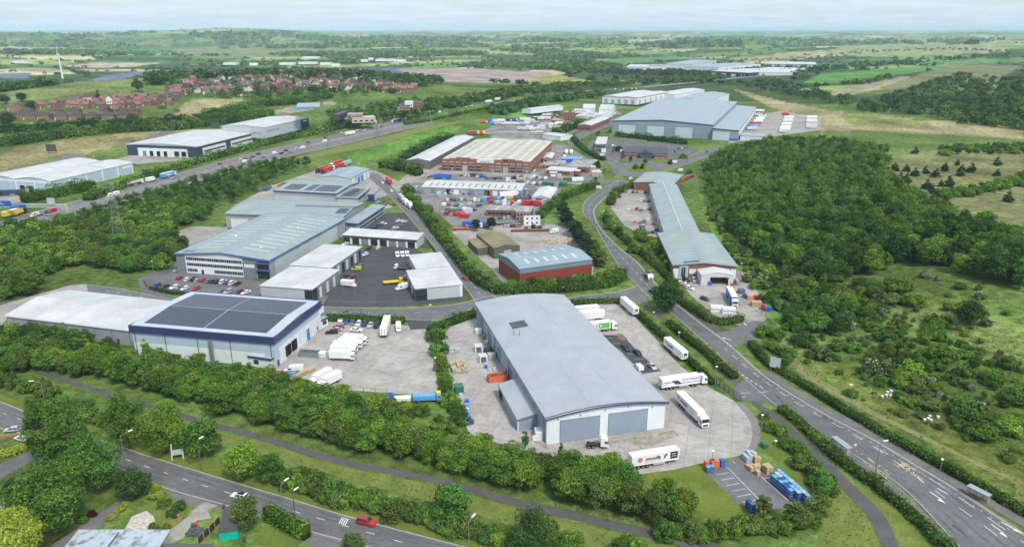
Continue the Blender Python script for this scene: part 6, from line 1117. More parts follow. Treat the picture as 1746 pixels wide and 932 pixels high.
# --- courtyard
a=z_(520,380)
cars(a,[(640,255,'black'),(728,258,'white')],(25,-22),'from the left in front of the back courtyard unit'); cars(a,[(400,218,'white'),(598,322,'white'),(540,448,'grey'),(405,545,'black'),(462,548,'maroon'),(990,550,'grey')],(-35,12),'car scattered round the unit courtyard, counted from the back')
for i,(x,y) in enumerate(((918,332),(968,330),(1015,326))):van('white van in the courtyard, '+ORD[i]+' from the left of three on the paved island',*seg(a(x-5,y-22),a(x+5,y+22)),L_=5,H=2,group='three white vans on the island')
van('lime and white camper van beside the left courtyard block',*seg(a(560,470),a(460,470)),'lime',L_=4.8,H=1.9); van('white luton van parked at the left courtyard block',*seg(a(345,622),a(528,640)),luton=True,L_=7,H=3.1); van('white van at the right courtyard block beside the yellow forklift',*seg(a(1030,640),a(892,676)),L_=6,H=2.6)
lorry('yellow flatbed lorry in the middle of the unit courtyard',*seg(a(775,612),a(975,596)),'yellow','yellow','flat'); lorry('white pickup lorry with a dark flat bed at the right courtyard block',*seg(a(1040,470),a(915,462)),'dark_clad','white','flat')
cars(a,[(1592,560,'red')],(-22,-20),'red hatchback driving down the estate road')
# --- office yard and estate road
a=z_(440,270)
cars(a,[(1210,670,'blue'),(1245,660,'white'),(1150,702,'black'),(1365,700,'white'),(1412,676,'grey'),(1452,636,'white'),(1402,628,'white'),(1275,502,'white'),(1300,492,'white'),(1330,470,'red'),(1200,445,'silver'),(1228,436,'grey')],(32,-8),'from the front in the blue-edged office car park',False,'cars in the office yard',5)
for i,(q,w,bx,cb,kd) in enumerate((((1405,402),(1452,452),'greybox','white','artic'),((1450,440),(1490,486),'grp','white','rigid'),((1488,468),(1528,512),'grp','white','rigid'))):lorry(['grey-sided articulated lorry at the back of the queue on the estate road','white lorry in the middle of the queue on the estate road','white lorry at the head of the queue on the estate road'][i],*seg(a(*q),a(*w)),bx,cb,kd,'lorries queuing on the estate road')
lorry('red trailer parked beside the bushes above the estate road',*seg(a(1265,215),a(1335,285)),'red',kind='trailer'); cars(a,[(1235,248,'white'),(1325,330,'white')],(16,18),'from the top of two white cars on the upper estate road',False)
for i,(q,w) in enumerate((((690,110),(570,155)),((740,118),(625,160)),((830,58),(720,95)),((840,88),(745,118)),((915,60),(830,90)))):lorry('red-sided lorry behind the blue-doored shed, '+ORD[i]+' from the left',*seg(a(*q),a(*w)),'red' if i!=4 else 'greybox','black' if i<2 else 'white','artic','red lorries behind the blue-doored shed')
# --- depot on the right
a=z_(1100,400); t=lorry('white-roofed articulated lorry with blue curtain sides at the brick depot',*seg(a(828,600),a(890,730)),'blue','white'); MB().box(-8.2,5.4,-1.28,1.28,4.0,4.06,V_['grp']).build('trailer_roof',t)
cars(a,[(345,462,'silver',(4,22)),(405,462,'black',(22,12)),(485,462,'silver',(14,20)),(402,512,'white',(38,14)),(440,540,'white',(22,6)),(590,648,'black',(40,14))],(30,14),'car from the left in the yard of the brick depot',seed=12)
lorry('white-cabbed grey tipper lorry driving towards the camera on the main road',*seg(a(5,395),a(58,460)),'greybox','white','tipper'); cars(a,[(68,575,'black')],(-18,-16),'dark car passing the big oak at the junction')
lorry('pair-coloured white container trailer behind the depot hedge',*seg(a(650,730),a(845,790)),'grp',kind='flat') if False else None
# --- foreground road
p,r=seg((430,853),(388,844)); t=car('estate','white estate car with a black glass roof on the country road',p,r,'white',True); MB().box(-1.5,.1,-.6,.6,1.485,1.5,B['glass']).build('glass_roof',t)
p,r=seg((606,888),(644,897)); t=car('suv','red off-roader driving along the country road',p,r,'red',True); MB().box(-1.7,.2,-.55,-.5,1.76,1.84,V_['rim']).box(-1.7,.2,.5,.55,1.76,1.84,V_['rim']).build('roof_rail',t)
p,r=seg((33,734),(10,736)); car('hatch','silver hatchback at the house gate on the far left',p,r,'silver',True); p,r=seg((44,752),(30,748)); car('hatch','white car half hidden by the tall poplar-like tree',p,r,'white',True)
p,r=seg((18,504),(30,498)); car('saloon','black car parked on the pale track at the left edge',p,r,'black',True); van('white van parked on the pale track at the left edge',*seg((34,499),(54,495)),L_=5.6,H=2.4); p,r=seg((-4,514),(6,512)); car('hatch','grey car cut by the left edge on the pale track',p,r,'grey',True)
# --- motorway traffic: (photo position, type, colour, which way: +1 away, -1 towards)
MID=[(q+w)/2 for q,w in zip(MA,MBB)]
def mway(px,py):
 p=P(px,py); k=min(range(1,len(MID)-1),key=lambda i:(MID[i]-p).length); d=MID[k+1]-MID[k-1]; return p+Vector((0,0,.08)),math.atan2(d.y,d.x)
a,bz,cz=z_(0,230),z_(280,220),z_(560,100)
MT=[(a(150,800),'artic','yellow',1),(a(345,808),'v','white',-1),(a(395,818),'suv','navy',-1),(a(470,772),'hatch','black',-1),(a(520,768),'v','red',-1),(a(1100,612),'v','white',-1),(a(1150,596),'v','white',-1),(a(1340,500),'tanker','beige',1),(a(1500,465),'rigid','sky',1),(a(1675,420),'artic','sky',1),(bz(90,492),'hatch','silver',-1),(bz(300,485),'v','red',-1),(bz(410,440),'saloon','silver',-1),(bz(550,352),'hatch','maroon',1),(bz(570,425),'flat','green',-1),(bz(765,305),'suv','white',1),(bz(805,302),'saloon','black',1),(bz(795,335),'v','white',-1),(bz(880,284),'saloon','black',1),(bz(938,253),'suv','black',1),(bz(980,288),'hatch','grey',-1),(bz(1100,247),'v','white',1),(bz(1160,248),'suv','black',-1),(bz(1210,222),'suv','black',1),(bz(1245,240),'saloon','grey',-1),(bz(1312,198),'hatch','white',1),(bz(1370,195),'v','white',-1),(bz(1430,135),'saloon','black',1),(bz(1435,165),'hatch','black',-1),(bz(1590,132),'v','white',-1),(bz(1600,92),'saloon','maroon',1),(bz(1635,122),'hatch','grey',-1),(cz(210,760),'artic','white',-1),(cz(130,740),'hatch','white',1),(cz(290,715),'saloon','white',1),(cz(360,716),'hatch','white',-1),(cz(430,650),'artic','green',1),(cz(480,652),'saloon','silver',1),(cz(515,682),'flat','white',-1),(cz(592,615),'artic','black',1),(cz(670,635),'artic','navy',-1),(cz(785,605),'flat','white',-1),(cz(1000,556),'artic','sky',-1),(cz(960,562),'hatch','white',-1),(cz(880,590),'hatch','grey',-1),(cz(1050,525),'hatch','black',1),(cz(1100,540),'v','white',-1),(cz(1150,500),'hatch','white',1),(cz(1255,490),'suv','black',1),(cz(1365,482),'hatch','white',-1),(cz(1425,472),'hatch','white',-1),(cz(1590,440),'artic','white',1),(cz(1680,415),'artic','white',-1)]
BOXC={'yellow':'yellow','sky':'sky_blue','white':'grp','green':'green','black':'dark_clad','navy':'navy','beige':'stone'}
seen_={}
for i,((x,y),kd,c,w) in enumerate(MT):
 p,r=mway(x,y); r+=0 if w>0 else math.pi; nm={'artic':c+' articulated lorry','v':c+' van','tanker':'pale tanker lorry','flat':c+' flatbed lorry','rigid':c+' cabbed lorry'}.get(kd,c+' car'); k_=seen_[nm]=seen_.get(nm,0)+1
 lab=f'{nm} on the motorway heading '+('away' if w>0 else 'this way')+f', {ORD[k_ - 1]} such from the left'
 if kd in ('artic','tanker'):
  t=lorry(lab,p,r,BOXC[c],'white' if c not in ('yellow','black') else 'black',kd,'lorries on the motorway')
  if c=='sky' and i<12:side_text(t,-1,-1.4,1.7,'EVRI',2.0,V_['grp'])
  if c in ('yellow','sky','navy'):MB().box(-8.2,5.4,-1.28,1.28,4.0,4.06,V_['grp']).build('trailer_roof',t)
 elif kd in ('flat','rigid'):lorry(lab,p,r,'rust' if kd=='flat' else 'grp',c,kd,'lorries on the motorway')
 elif kd=='v':van(lab,p,r,c,False,group='vans on the motorway')
 else:car(kd,lab,p,r,c,False,'cars on the motorway')
 # --- scrapyard, trade yard and other rows of small cars
a=z_(680,220); rs=random.Random(8); cl_=['white','white','silver','grey','red','blue','black','silver']
def row_cars(z,x0,y0,x1,y1,n,ax,row,seed,group,cols=cl_,jit=4,vans=.2):
 rq=random.Random(seed)
 for i in range(n):
  f=(i+.5)/n; x,y=x0+(x1-x0)*f+rq.uniform(-jit,jit),y0+(y1-y0)*f+rq.uniform(-jit,jit); c=rq.choice(cols); p,r=seg(z(x-ax[0],y-ax[1]),z(x+ax[0],y+ax[1]))
  if rq.random()<vans:van(f'{c} van, {ORD[i]} from the left {row}',p,r,c,False,L_=5.2,H=2.2,group=group)
  else:car(rq.choice(NEARC),f'{c} car, {ORD[i]} from the left {row}',p,r,c,False,group)
row_cars(a,470,706,840,712,11,(2,-18),'in the long row below the garages',1,'cars parked below the garages'); row_cars(a,430,760,820,765,9,(18,-6),'in the second row below the garages',2,'cars parked below the garages'); row_cars(a,480,800,760,810,7,(20,-4),'in the third row, beside the evergreens',3,'cars parked by the evergreens')
row_cars(a,860,500,1060,490,7,(14,-14),'in front of the factory shutter',4,'cars before the factory',['black','black','grey','blue','silver']); row_cars(a,1060,490,1330,500,10,(16,-12),'in the jumble before the factory, back line',5,'cars before the factory'); row_cars(a,1240,560,1500,540,9,(18,-6),'in the jumble right of the garages',6,'cars right of the garages'); row_cars(a,1070,525,1300,530,7,(16,-10),'in the jumble before the factory, front line',7,'cars before the factory')
row_cars(a,880,700,1300,690,13,(16,-10),'in the crowded middle of the scrapyard',8,'vehicles crowded in the scrapyard',['white','red','blue','sky','white','yellow','grey'],8,.4); row_cars(a,900,735,1360,740,13,(16,-10),'in the front line of the crowded scrapyard',9,'vehicles crowded in the scrapyard',['white','red','red','sky','white','beige','grey'],8,.4); row_cars(a,420,640,780,650,6,(20,4),'before the garage doors',10,'cars before the garage doors'); row_cars(a,1530,720,1680,660,5,(12,-16),'beside the small gabled workshop',11,'cars beside the small workshop',jit=3)
row_cars(a,985,888,1110,888,3,(2,-16),'under the stained workshop wall',12,'cars under the workshop wall',jit=1,vans=0); lorry('blue curtain-sided trailer parked above the garages',*seg(a(355,495),a(520,500)),'blue',kind='trailer'); van('white van beside the left end of the garages',*seg(a(225,620),a(320,628)),L_=6,H=2.4); lorry('white coach-like trailer in front of the garages',*seg(a(1030,682),a(1150,672)),'grp',kind='trailer')
for i,(x,y,c) in enumerate(((1190,690,'blue'),(1240,692,'blue'),(1285,694,'navy'))):lorry('blue tipper lorry in the scrapyard, '+ORD[i]+' from the left',*seg(a(x+8,y-16),a(x-8,y+16)),c,c,'tipper','blue lorries in the scrapyard')
for i,(x,y) in enumerate(((1290,760),(1350,762))):lorry('red lorry at the front of the scrapyard, '+ORD[i]+' of two',*seg(a(x-30,y),a(x+30,y+2)),'red','red','rigid','red lorries in the scrapyard')
for i,(x,y) in enumerate(((1665,248),(1712,250))):lorry('white lorry beside the factory side wall, '+ORD[i]+' of two',*seg(a(x,y-25),a(x,y+25)),'grp','white','rigid','white lorries beside the factory')
for i,c in enumerate(('red','red','green','yellow','red','yellow')):x=705+i*28; lorry(c+' lorry behind the grey gabled shed, '+ORD[i]+' from the left',*seg(a(x-6,40),a(x+4,68)),c,c,'rigid','row of coloured lorries behind the grey shed')
for i in range(5):x=1320+i*24; lorry('white tractor unit behind the factory, '+ORD[i]+' from the left',*seg(a(x-4,45),a(x+8,62)),None,'white','tractor','white tractor units behind the factory')
a=z_(1000,280)
for i,(x,y,c) in enumerate(((420,462,'white'),(460,460,'beige'),(500,450,'red'),(540,462,'grey'),(575,448,'white'),(625,450,'black'),(540,368,'white'),(578,372,'grey'),(615,372,'black'),(330,330,'black'),(280,370,'red'),(268,385,'silver'),(480,580,'orange'),(530,588,'grey'),(570,576,'grey'),(608,562,'white'),(605,596,'silver'),(662,596,'red'),(515,656,'beige'),(618,684,'grey'),(660,680,'black'),(697,656,'black'),(385,280,'grey'),(462,282,'navy'),(500,284,'grey'),(538,286,'silver'),(585,286,'black'))):p,r=seg(a(x-4,y+16),a(x+4,y-16)); car(NEARC[i%4],f'{c} car, {ORD[i]} in the gravel yard of the long trade unit',p,r,c,False,'cars in the trade unit yard')
lorry('blue skip lorry at the near end of the trade unit yard',*seg(a(560,640),a(565,692)),'blue','blue','tipper')
a=z_(900,200); row_cars(a,1520,640,1640,590,7,(14,-6),'behind the roundabout unit',14,'cars behind the roundabout unit',vans=.3); row_cars(a,830,300,950,340,9,(12,-8),'between the grey office and the slate-roofed building',15,'cars by the slate-roofed building',jit=10); row_cars(a,480,590,560,520,6,(16,-4),'beside the flat-roofed canteen',16,'cars beside the canteen',jit=3); cars(a,[(1022,612,'white')],(-20,10),'white car leaving the roundabout',False); row_cars(a,660,575,720,540,2,(24,-2),'in the dark yard beside the conifer',17,'vans in the dark yard',['white'],1,1); row_cars(a,1490,320,1560,300,4,(14,-4),'right of the slate-roofed building',18,'cars right of the slate-roofed building',jit=4); row_cars(a,60,545,110,490,4,(12,-14),'along the factory side wall',19,'cars along the factory side',jit=2)
a=z_(680,340); row_cars(a,1040,272,1210,268,6,(-6,-18),'in the line in front of the site cabins',20,'cars before the site cabins',['grey','silver','black','red'],2,0); row_cars(a,1250,288,1420,280,5,(10,-14),'beside the steel beams',21,'cars beside the steel beams',jit=3); van('white van at the right end of the scrap yard',*seg(a(1580,325),a(1500,340)),L_=5.4)
lorry('blue tarpaulin lorry body beside the evergreens',*seg(a(690,282),a(800,282)),'blue',kind='trailer'); lorry('orange flatbed trailer beside the hedge, above the olive shed',*seg(a(545,305),a(690,300)),'orange','orange','flat'); lorry('white tractor unit beside the blue tarpaulin body',*seg(a(870,285),a(820,285)),None,'white','tractor')
a=z_(680,220)
for k,(x0,y0,x1,y1,n,txt) in enumerate(((600,470,880,476,7,'left of the factory shutter'),(230,480,420,470,5,'beside the blue curtain-sided trailer'),(60,560,200,600,4,'at the lane end of the garages'),(820,625,1240,640,11,'under the brick end of the garages'),(1240,620,1320,690,4,'between the garages and the gabled workshop'),(430,835,640,860,6,'in the last row beside the hedge'),(900,770,1200,775,7,'along the back of the stained workshop'),(1340,480,1500,500,6,'at the corner of the factory yard'))):row_cars(a,x0,y0,x1,y1,n,(15,-8),txt,50+k,'vehicles '+txt,['white','silver','red','blue','white','grey','beige'],9,.3)
def container(label,p,rz,m,L_=6.06,group=None):
 k=('container',m,L_)
 if k not in HOUSE:
  b=MB().box(0,L_,0,2.44,.1,2.6,B[m])
  for i in range(int(L_/.6)):b.box(.2+i*.6,.45+i*.6,-.04,2.48,.25,2.5,B[m])
  HOUSE[k]=(b.mesh('container_body'),MB().box(-.06,-.01,.08,1.2,.2,2.5,B[m]).box(-.06,-.01,1.26,2.36,.2,2.5,B[m]).mesh('door'))
 t=thing('shipping_container',label,'container',p,rz,group); link('container_body',HOUSE[k][0],t); link('door',HOUSE[k][1],t); return t
a=z_(680,220); rq=random.Random(77)
for i,(x,y,m) in enumerate(((470,830,'green'),(510,850,'rust'),(560,870,'red'),(600,880,'red'),(640,840,'pale_clad'),(705,475,'dark_clad'),(760,478,'shed_grey'),(395,690,'mid_clad'),(410,672,'pale_clad'),(150,640,'slate_clad'),(1540,480,'pale_clad'),(1420,560,'green'),(1230,500,'brick'),(1180,520,'stone'),(1640,520,'olive_wall'),(1720,520,'white'),(1660,300,'white'),(1480,350,'mid_clad'),(1560,350,'pale_clad'),(1350,620,'mid_clad'),(1160,720,'olive_wall'),(870,720,'sky_blue'),(1250,640,'slate_clad'),(880,660,'rust'))):
 container({'green':'green','rust':'rusty','red':'red','pale_clad':'pale grey','dark_clad':'black','shed_grey':'dark grey','mid_clad':'grey','slate_clad':'slate grey','brick':'brown','stone':'buff','olive_wall':'olive','white':'white','sky_blue':'light blue'}[m]+' container in the scrapyard and factory yards, '+ORD[i]+' from the lane side',P(*a(x,y))+Vector((0,0,.05)),rq.choice((.15,.2,-.4,1.5)),m,rq.choice((6.06,6.06,9)),'containers in the middle yards')
 # lorry parks in the distance
def park(z,x0,y0,x1,y1,n,ax,what,seed,group,cols,kd='trailer'):
 rq=random.Random(seed)
 for i in range(n):
  f=i/max(n-1,1); x,y=x0+(x1-x0)*f,y0+(y1-y0)*f; c=cols[i%len(cols)]; lorry({'grp':'white','greybox':'grey','red':'red','sky_blue':'blue','tent':'pale','navy':'navy','blue':'blue','orange':'orange'}[c]+f' {what}, {ORD[i]} from the far end',*seg(z(x-ax[0],y-ax[1]),z(x+ax[0],y+ax[1])),c,'white',kd,group)
a=z_(1180,130); park(a,955,425,910,560,9,(62,-2),'trailer in the middle block of the trailer park',1,'trailers in the middle block',['grp','tent','grp','greybox','grp','tent','grp','grp','tent']); park(a,1185,422,1180,520,6,(60,0),'trailer in the right block of the trailer park',2,'trailers in the right block',['grp','tent','grp','greybox','tent','tent']); park(a,690,415,590,535,6,(62,-3),'trailer docked at the wing of the huge shed',3,'trailers docked at the huge shed',['tent','grp','grp','red','sky_blue','tent'])
lorry('red lorry alone at the top of the trailer park',*seg(a(900,388),a(950,388)),'red','red','rigid')
a=z_(820,100); park(a,30,640,330,620,6,(40,2),'lorry in the front line of the lorry park',4,'lorries in the lorry park',['orange','blue','grp','grp','navy','blue'],'rigid'); park(a,120,655,720,668,9,(36,3),'lorry in the second line of the lorry park',5,'lorries in the lorry park',['sky_blue','tent','grp','grp','tent','grp'],'rigid'); park(a,440,618,640,605,4,(38,3),'trailer at the back of the lorry park',6,'lorries in the lorry park',['grp','navy','grp','grp']); park(a,420,712,540,716,2,(55,2),'trailer beside the fenced storage yard',7,'lorries by the storage yard',['tent','grp'])
row_cars(a,600,580,800,590,10,(14,-2),'in the market car park, front line',30,'cars at the market',jit=6,vans=.4); row_cars(a,620,560,820,565,9,(14,-2),'in the market car park, second line',31,'cars at the market',jit=6,vans=.4); row_cars(a,1000,560,1350,555,9,(16,-2),'behind the brick station hall',32,'vans behind the station hall',['white'],6,.8); row_cars(a,1060,330,1560,300,12,(18,-3),'of the far queue above the red-edged warehouse',33,'traffic beyond the red-edged warehouse',['white','orange','grey','blue','white','red'],5,.6)
a=z_(560,100); row_cars(a,300,520,560,500,10,(14,-3),'at the service area, front line',34,'cars at the service area',jit=8,vans=.2); row_cars(a,420,490,700,460,12,(14,-3),'at the service area, back line',35,'cars at the service area',jit=10,vans=.3); row_cars(a,590,520,780,470,5,(30,-5),'at the right end of the service area',36,'vans at the service area',['white'],8,1)
a=z_(280,90); row_cars(a,570,410,830,440,8,(14,2),'at the caravan site below the village',37,'vans below the village',['white'],6,1)
a=z_(440,270); row_cars(a,20,330,290,250,14,(14,-4),'in the jumble behind the wide warehouse',38,'vehicles behind the wide warehouse',['grey','orange','white','red','blue','grey'],10,.2)
lorry('dark lorry with a navy trailer at the nearest white unit',*seg(z_(0,230)(190,598),z_(0,230)(60,604)),'navy','black')
# ================================================================ planting
def zoned(zones,what):
 ADJ={'lime':'fresh green','mid':'mid green','dark':'dark green','olive':'olive green','pine':'dark needled','blossom':'white-blossomed','hedge':'dull green'}; KN={'round':'rounded','oak':'broad','tall':'tall','slim':'slender','bush':'low','cone':'pointed'}
 def f(i,p,kd,fo):
  x,y=Q(p); return ADJ[fo]+' '+KN[kd]+' '+what+' '+min(zones,key=lambda z:((x-z[0])/1.6)**2+(y-z[1])**2)[2]
 return f
 # the wood on the hillside to the right
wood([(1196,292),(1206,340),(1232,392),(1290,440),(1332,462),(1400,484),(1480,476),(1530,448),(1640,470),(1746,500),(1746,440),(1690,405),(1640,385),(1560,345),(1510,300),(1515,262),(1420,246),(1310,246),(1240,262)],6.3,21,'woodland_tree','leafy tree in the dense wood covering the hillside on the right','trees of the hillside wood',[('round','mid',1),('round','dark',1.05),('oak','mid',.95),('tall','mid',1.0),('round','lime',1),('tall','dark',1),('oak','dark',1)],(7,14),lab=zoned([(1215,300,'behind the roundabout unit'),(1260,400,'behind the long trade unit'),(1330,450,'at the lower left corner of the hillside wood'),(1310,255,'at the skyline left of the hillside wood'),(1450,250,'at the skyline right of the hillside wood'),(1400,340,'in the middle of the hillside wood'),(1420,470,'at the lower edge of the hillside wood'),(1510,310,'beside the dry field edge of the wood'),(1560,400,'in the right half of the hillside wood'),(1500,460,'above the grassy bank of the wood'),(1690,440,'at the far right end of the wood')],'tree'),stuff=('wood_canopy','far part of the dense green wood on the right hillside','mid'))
# the wooded strip between the motorway and the offices
LB=[(-60,400),(60,396),(110,386),(150,366),(215,345),(300,322),(380,300),(430,286),(470,280),(520,276),(535,284),(470,308),(430,330),(380,358),(345,378),(300,388),(285,402),(320,428),(300,452),(255,462),(225,470),(180,462),(150,452),(80,470),(60,500),(0,520),(-60,540)]
wood(LB,6.6,4,'strip_tree','bushy tree in the wooded strip beside the motorway','trees of the strip beside the motorway',[('round','mid',1.1),('oak','dark',1),('oak','mid',1),('round','lime',1.1),('bush','lime',1.0),('round','olive',1)],(6.5,10.5),limit=300,lab=zoned([(20,430,'behind the sign gantry'),(60,500,'above the pale track at the left edge'),(130,400,'left of the tall pylon'),(230,370,'right of the tall pylon'),(200,450,'at the foot of the tall pylon'),(300,420,'beside the rear yard of the offices'),(320,340,'in the middle of the motorway strip'),(420,310,'behind the wide warehouse along the motorway'),(500,290,'at the far end of the motorway strip')],'tree'),stuff=('strip_canopy','far trees of the wooded strip beside the motorway','mid'))
# the tree belt between the yards and the cycle path
BELT=[(-40,606),(60,610),(150,620),(235,628),(330,642),(430,658),(520,676),(590,694),(660,724),(740,772),(830,800),(960,812),(1040,822),(1082,845),(1100,868),(1200,884),(1200,905),(1100,890),(1010,868),(880,836),(740,798),(600,766),(470,731),(345,698),(230,662),(120,641),(-40,632)]
BZ=[(20,'at the left end of the belt'),(120,'below the white-roofed shed'),(210,'below the solar warehouse corner'),(300,'below the solar warehouse'),(390,'below the navy annex'),(470,'below the timber stack'),(550,'below the box lorries'),(640,'below the lorry yard fence'),(730,'below the blue flatbed'),(810,'below the bin line'),(880,'below the lean-to'),(960,'below the left shutter'),(1040,'below the tractor unit'),(1100,'beside the small lawn'),(1190,'right of the small lawn')]
_bz={'y':zoned([(x,600+.24*x-12,'of the belt '+t+', yard side') for x,t in BZ]+[(x,634+.24*x,'of the belt '+t+', path side') for x,t in BZ],'tree')}
belt_label=_bz['y']
wood(BELT,3.9,9,'belt_tree','','trees of the belt along the cycle path',[('round','mid',1.15),('round','lime',1.1),('round','lime',1.0),('oak','mid',1.0),('oak','lime',1),('round','mid',1.0),('tall','mid',1.3),('round','olive',1.1)],(6.4,9.6),parts=True,lab=belt_label)
wood([(-40,570),(60,570),(150,585),(230,606),(235,632),(150,616),(60,604),(-40,600)],5.5,10,'belt_tree','','trees of the belt along the cycle path',[('round','mid',1),('slim','mid',1.1),('oak','dark',1),('round','lime',1)],(5,8),parts=True,lab=zoned([(0,585,'at the left edge, beside the white-roofed shed'),(60,590,'at the foot of the white-roofed shed, left part'),(130,600,'at the foot of the white-roofed shed, middle'),(200,615,'at the foot of the white-roofed shed, right part')],'tree'))
for k,(x,y,h,w,fo) in enumerate([(252,612,8,.9,'lime'),(345,645,7,.8,'lime'),(362,648,6,.9,'mid'),(292,640,6,1,'mid'),(415,660,6.5,.9,'lime'),(150,600,7,1,'lime'),(168,603,6,1,'mid'),(28,590,8,1,'mid'),(102,600,6.5,1,'mid'),(895,765,6,.9,'mid'),(957,782,5,.9,'mid'),(1300,884,7.5,1.2,'olive'),(1352,895,7,1.6,'olive'),(1180,870,6,1,'lime')]):
 tree('slender_tree','slender young tree, '+ORD[k]+' poking up along the yards','tree',P(x,y),'slim',fo,h,w,'slender trees by the yards')
 # big trees by the foreground road
for x,y,kd,fo,h,w,lab in [(88,792,'poplar','mid',21,1.0,'tall poplar-like tree at the roadside, leftmost of the big pair'),(124,802,'poplar','mid',21.5,1.05,'tall poplar-like tree over the road, right one of the big pair'),(164,836,'ash','mid',16.5,.95,'spreading tree with bare trunk base beside the road bend'),(92,908,'ash','mid',18,1.1,'huge broad ash-like tree filling the lower left garden corner'),(28,985,'ash','gold',16.5,.9,'bright yellow-green golden willow at the bottom left corner'),(230,850,'oak','dark',8.5,1.05,'small dark tree at the mouth of the lane by the road'),(222,764,'ash','mid',17,.8,'deep green rounded tree between the road and the cycle path, leftmost of three'),(284,772,'ash','lime',16,.85,'light green spreading tree with a visible trunk behind the white gantry sign'),(345,778,'round','mid',11.5,1.15,'lower mid green tree right of the light green spreading one'),(416,816,'oak','lime',10.5,1.0,'olive green rounded bush-tree on the verge above the road'),(462,822,'round','mid',8,1.1,'small mid green tree right of the olive one on the verge'),(907,948,'ash','dark',12,1.05,'very dark dense round tree at the bottom edge below the cycle path'),(772,890,'round','mid',10.5,1.15,'bright round tree between the road and the cycle path, below the belt'),(972,950,'round','lime',7,1.2,'fresh green tree right of the very dark round one'),(1075,955,'bush','lime',5,1.3,'low fresh green bush on the verge at the bottom edge'),(1060,950,'oak','mid',5,1.1,'low mid green tree beside the bush at the bottom edge'),(1136,530,'oak','dark',12.5,1.15,'big dark oak standing alone beside the road junction'),(423,905,'round','olive',9.5,.85,'drooping birch beside the turquoise shed'),(605,948,'round','olive',6,1.2,'olive tree cut by the bottom edge right of the tall hedge'),(1650,552,'oak','dark',9,1.3,'big dark bush-like tree alone on the grassy slope'),(838,392,'round','pine',8,.9,'dark evergreen behind the grey cabins, right one of two'),(812,394,'round','pine',7.5,.9,'dark evergreen behind the orange flatbeds, left one of two'),(1019,286,'cone','pine',12,.8,'dark pointed conifer beside the roundabout'),(228,212,'oak','dark',12,1.2,'dark spreading tree beside the far dark-trimmed warehouse'),(10,178,'round','dark',12,1.2,'lone round tree in the far left field, left one of two'),(38,174,'round','dark',12,1.3,'lone round tree in the far left field, right one of two'),(54,192,'round','dark',14,1.1,'dark tree behind the row of semi-detached houses, left end'),(14,214,'oak','dark',14,1.3,'broad dark tree in front of the left end of the house row'),(168,170,'cone','pine',17,.7,'dark pointed conifer behind the red-roofed estate'),(236,157,'round','dark',17,1.2,'dark round tree behind the red-roofed estate'),(455,145,'cone','pine',18,.6,'dark pointed conifer among the village roofs, left one'),(501,151,'cone','pine',17,.6,'dark pointed conifer among the village roofs, right one'),(535,164,'oak','dark',15,1.2,'broad dark tree in front of the village houses'),(388,135,'oak','dark',15,1.2,'dark tree in the middle of the village')]:
 tree('lone_tree',lab,'tree',P(x,y),kd,fo,h,w)
 # shrubs along the foreground road and right-hand margins
def shrubs(spots,group,desc,hr,fos,seed,kinds=('bush',),name='shrub'):
 rs=random.Random(seed)
 for i,(x,y) in enumerate(spots):
  fo=rs.choice(fos); kd=rs.choice(kinds); tree(name,{'mid':'mid green','lime':'fresh green','dark':'dark green','olive':'olive green','blossom':'white-flowering','pine':'dark needled','hedge':'dull green','gold':'yellow'}[fo]+' shrub, '+ORD[i%49]+' '+desc,'shrub',P(x,y),kd,fo,rs.uniform(*hr),rs.uniform(.8,1.25),group,True)
def along(pts,n,jit=3,seed=1):
 ln=[Vector((*p,0)) for p in pts]; L_=[0]; rs=random.Random(seed)
 for a,b in zip(ln,ln[1:]):L_.append(L_[-1]+(b-a).length)
 out=[]
 for i in range(n):
  d=L_[-1]*(i+.5)/n; k=max(j for j in range(len(ln)-1) if L_[j]<=d); f=(d-L_[k])/(L_[k+1]-L_[k]); p=ln[k].lerp(ln[k+1],f); out.append((p.x+rs.uniform(-jit,jit),p.y+rs.uniform(-jit,jit)*.5))
 return out
shrubs(along([(470,818),(520,834),(570,850),(640,868),(700,884),(780,905),(860,925)],26,5,2),'shrubs above the foreground road','from the left beside the country road',(2.6,4.8),['mid','olive','olive','lime','hedge'],3)
shrubs(along([(500,812),(560,832),(640,856),(720,878)],12,4,7),'shrubs behind the roadside row','from the left in the second row above the country road',(2.2,3.6),['mid','olive','hedge'],5)
shrubs(along([(-10,655),(60,665),(110,690),(150,712),(180,722)],12,8,4),'shrubs at the left end of the cycle path','at the left end of the cycle path',(3,6),['mid','lime','olive'],6)
shrubs(along([(1130,912),(1200,918),(1260,905),(1320,905),(1380,890),(1405,850),(1392,815),(1365,790)],30,7,8),'shrubs round the small parking bay','in the planting round the pallet bay',(2.4,4.6),['mid','olive','lime'],8)
shrubs(along([(1300,710),(1320,735),(1345,762),(1372,790),(1400,815),(1420,850)],15,4,9),'shrubs beside the curved footpath','from the top beside the curved footpath',(2.2,3.8),['mid','olive','lime'],9)
shrubs(along([(738,560),(744,590),(752,620),(758,650),(764,680),(775,705),(790,730)],14,2,10),'shrubs between the two yards','from the top between the two yards',(2.2,5.2),['mid','lime','dark'],10)
shrubs([(760,735),(775,738),(720,705),(700,712),(735,730),(748,718),(690,700),(795,748),(822,755)],'shrubs at the corner of the lorry yard','in the rough corner below the lorry yard',(2,4),['mid','lime','olive'],12)
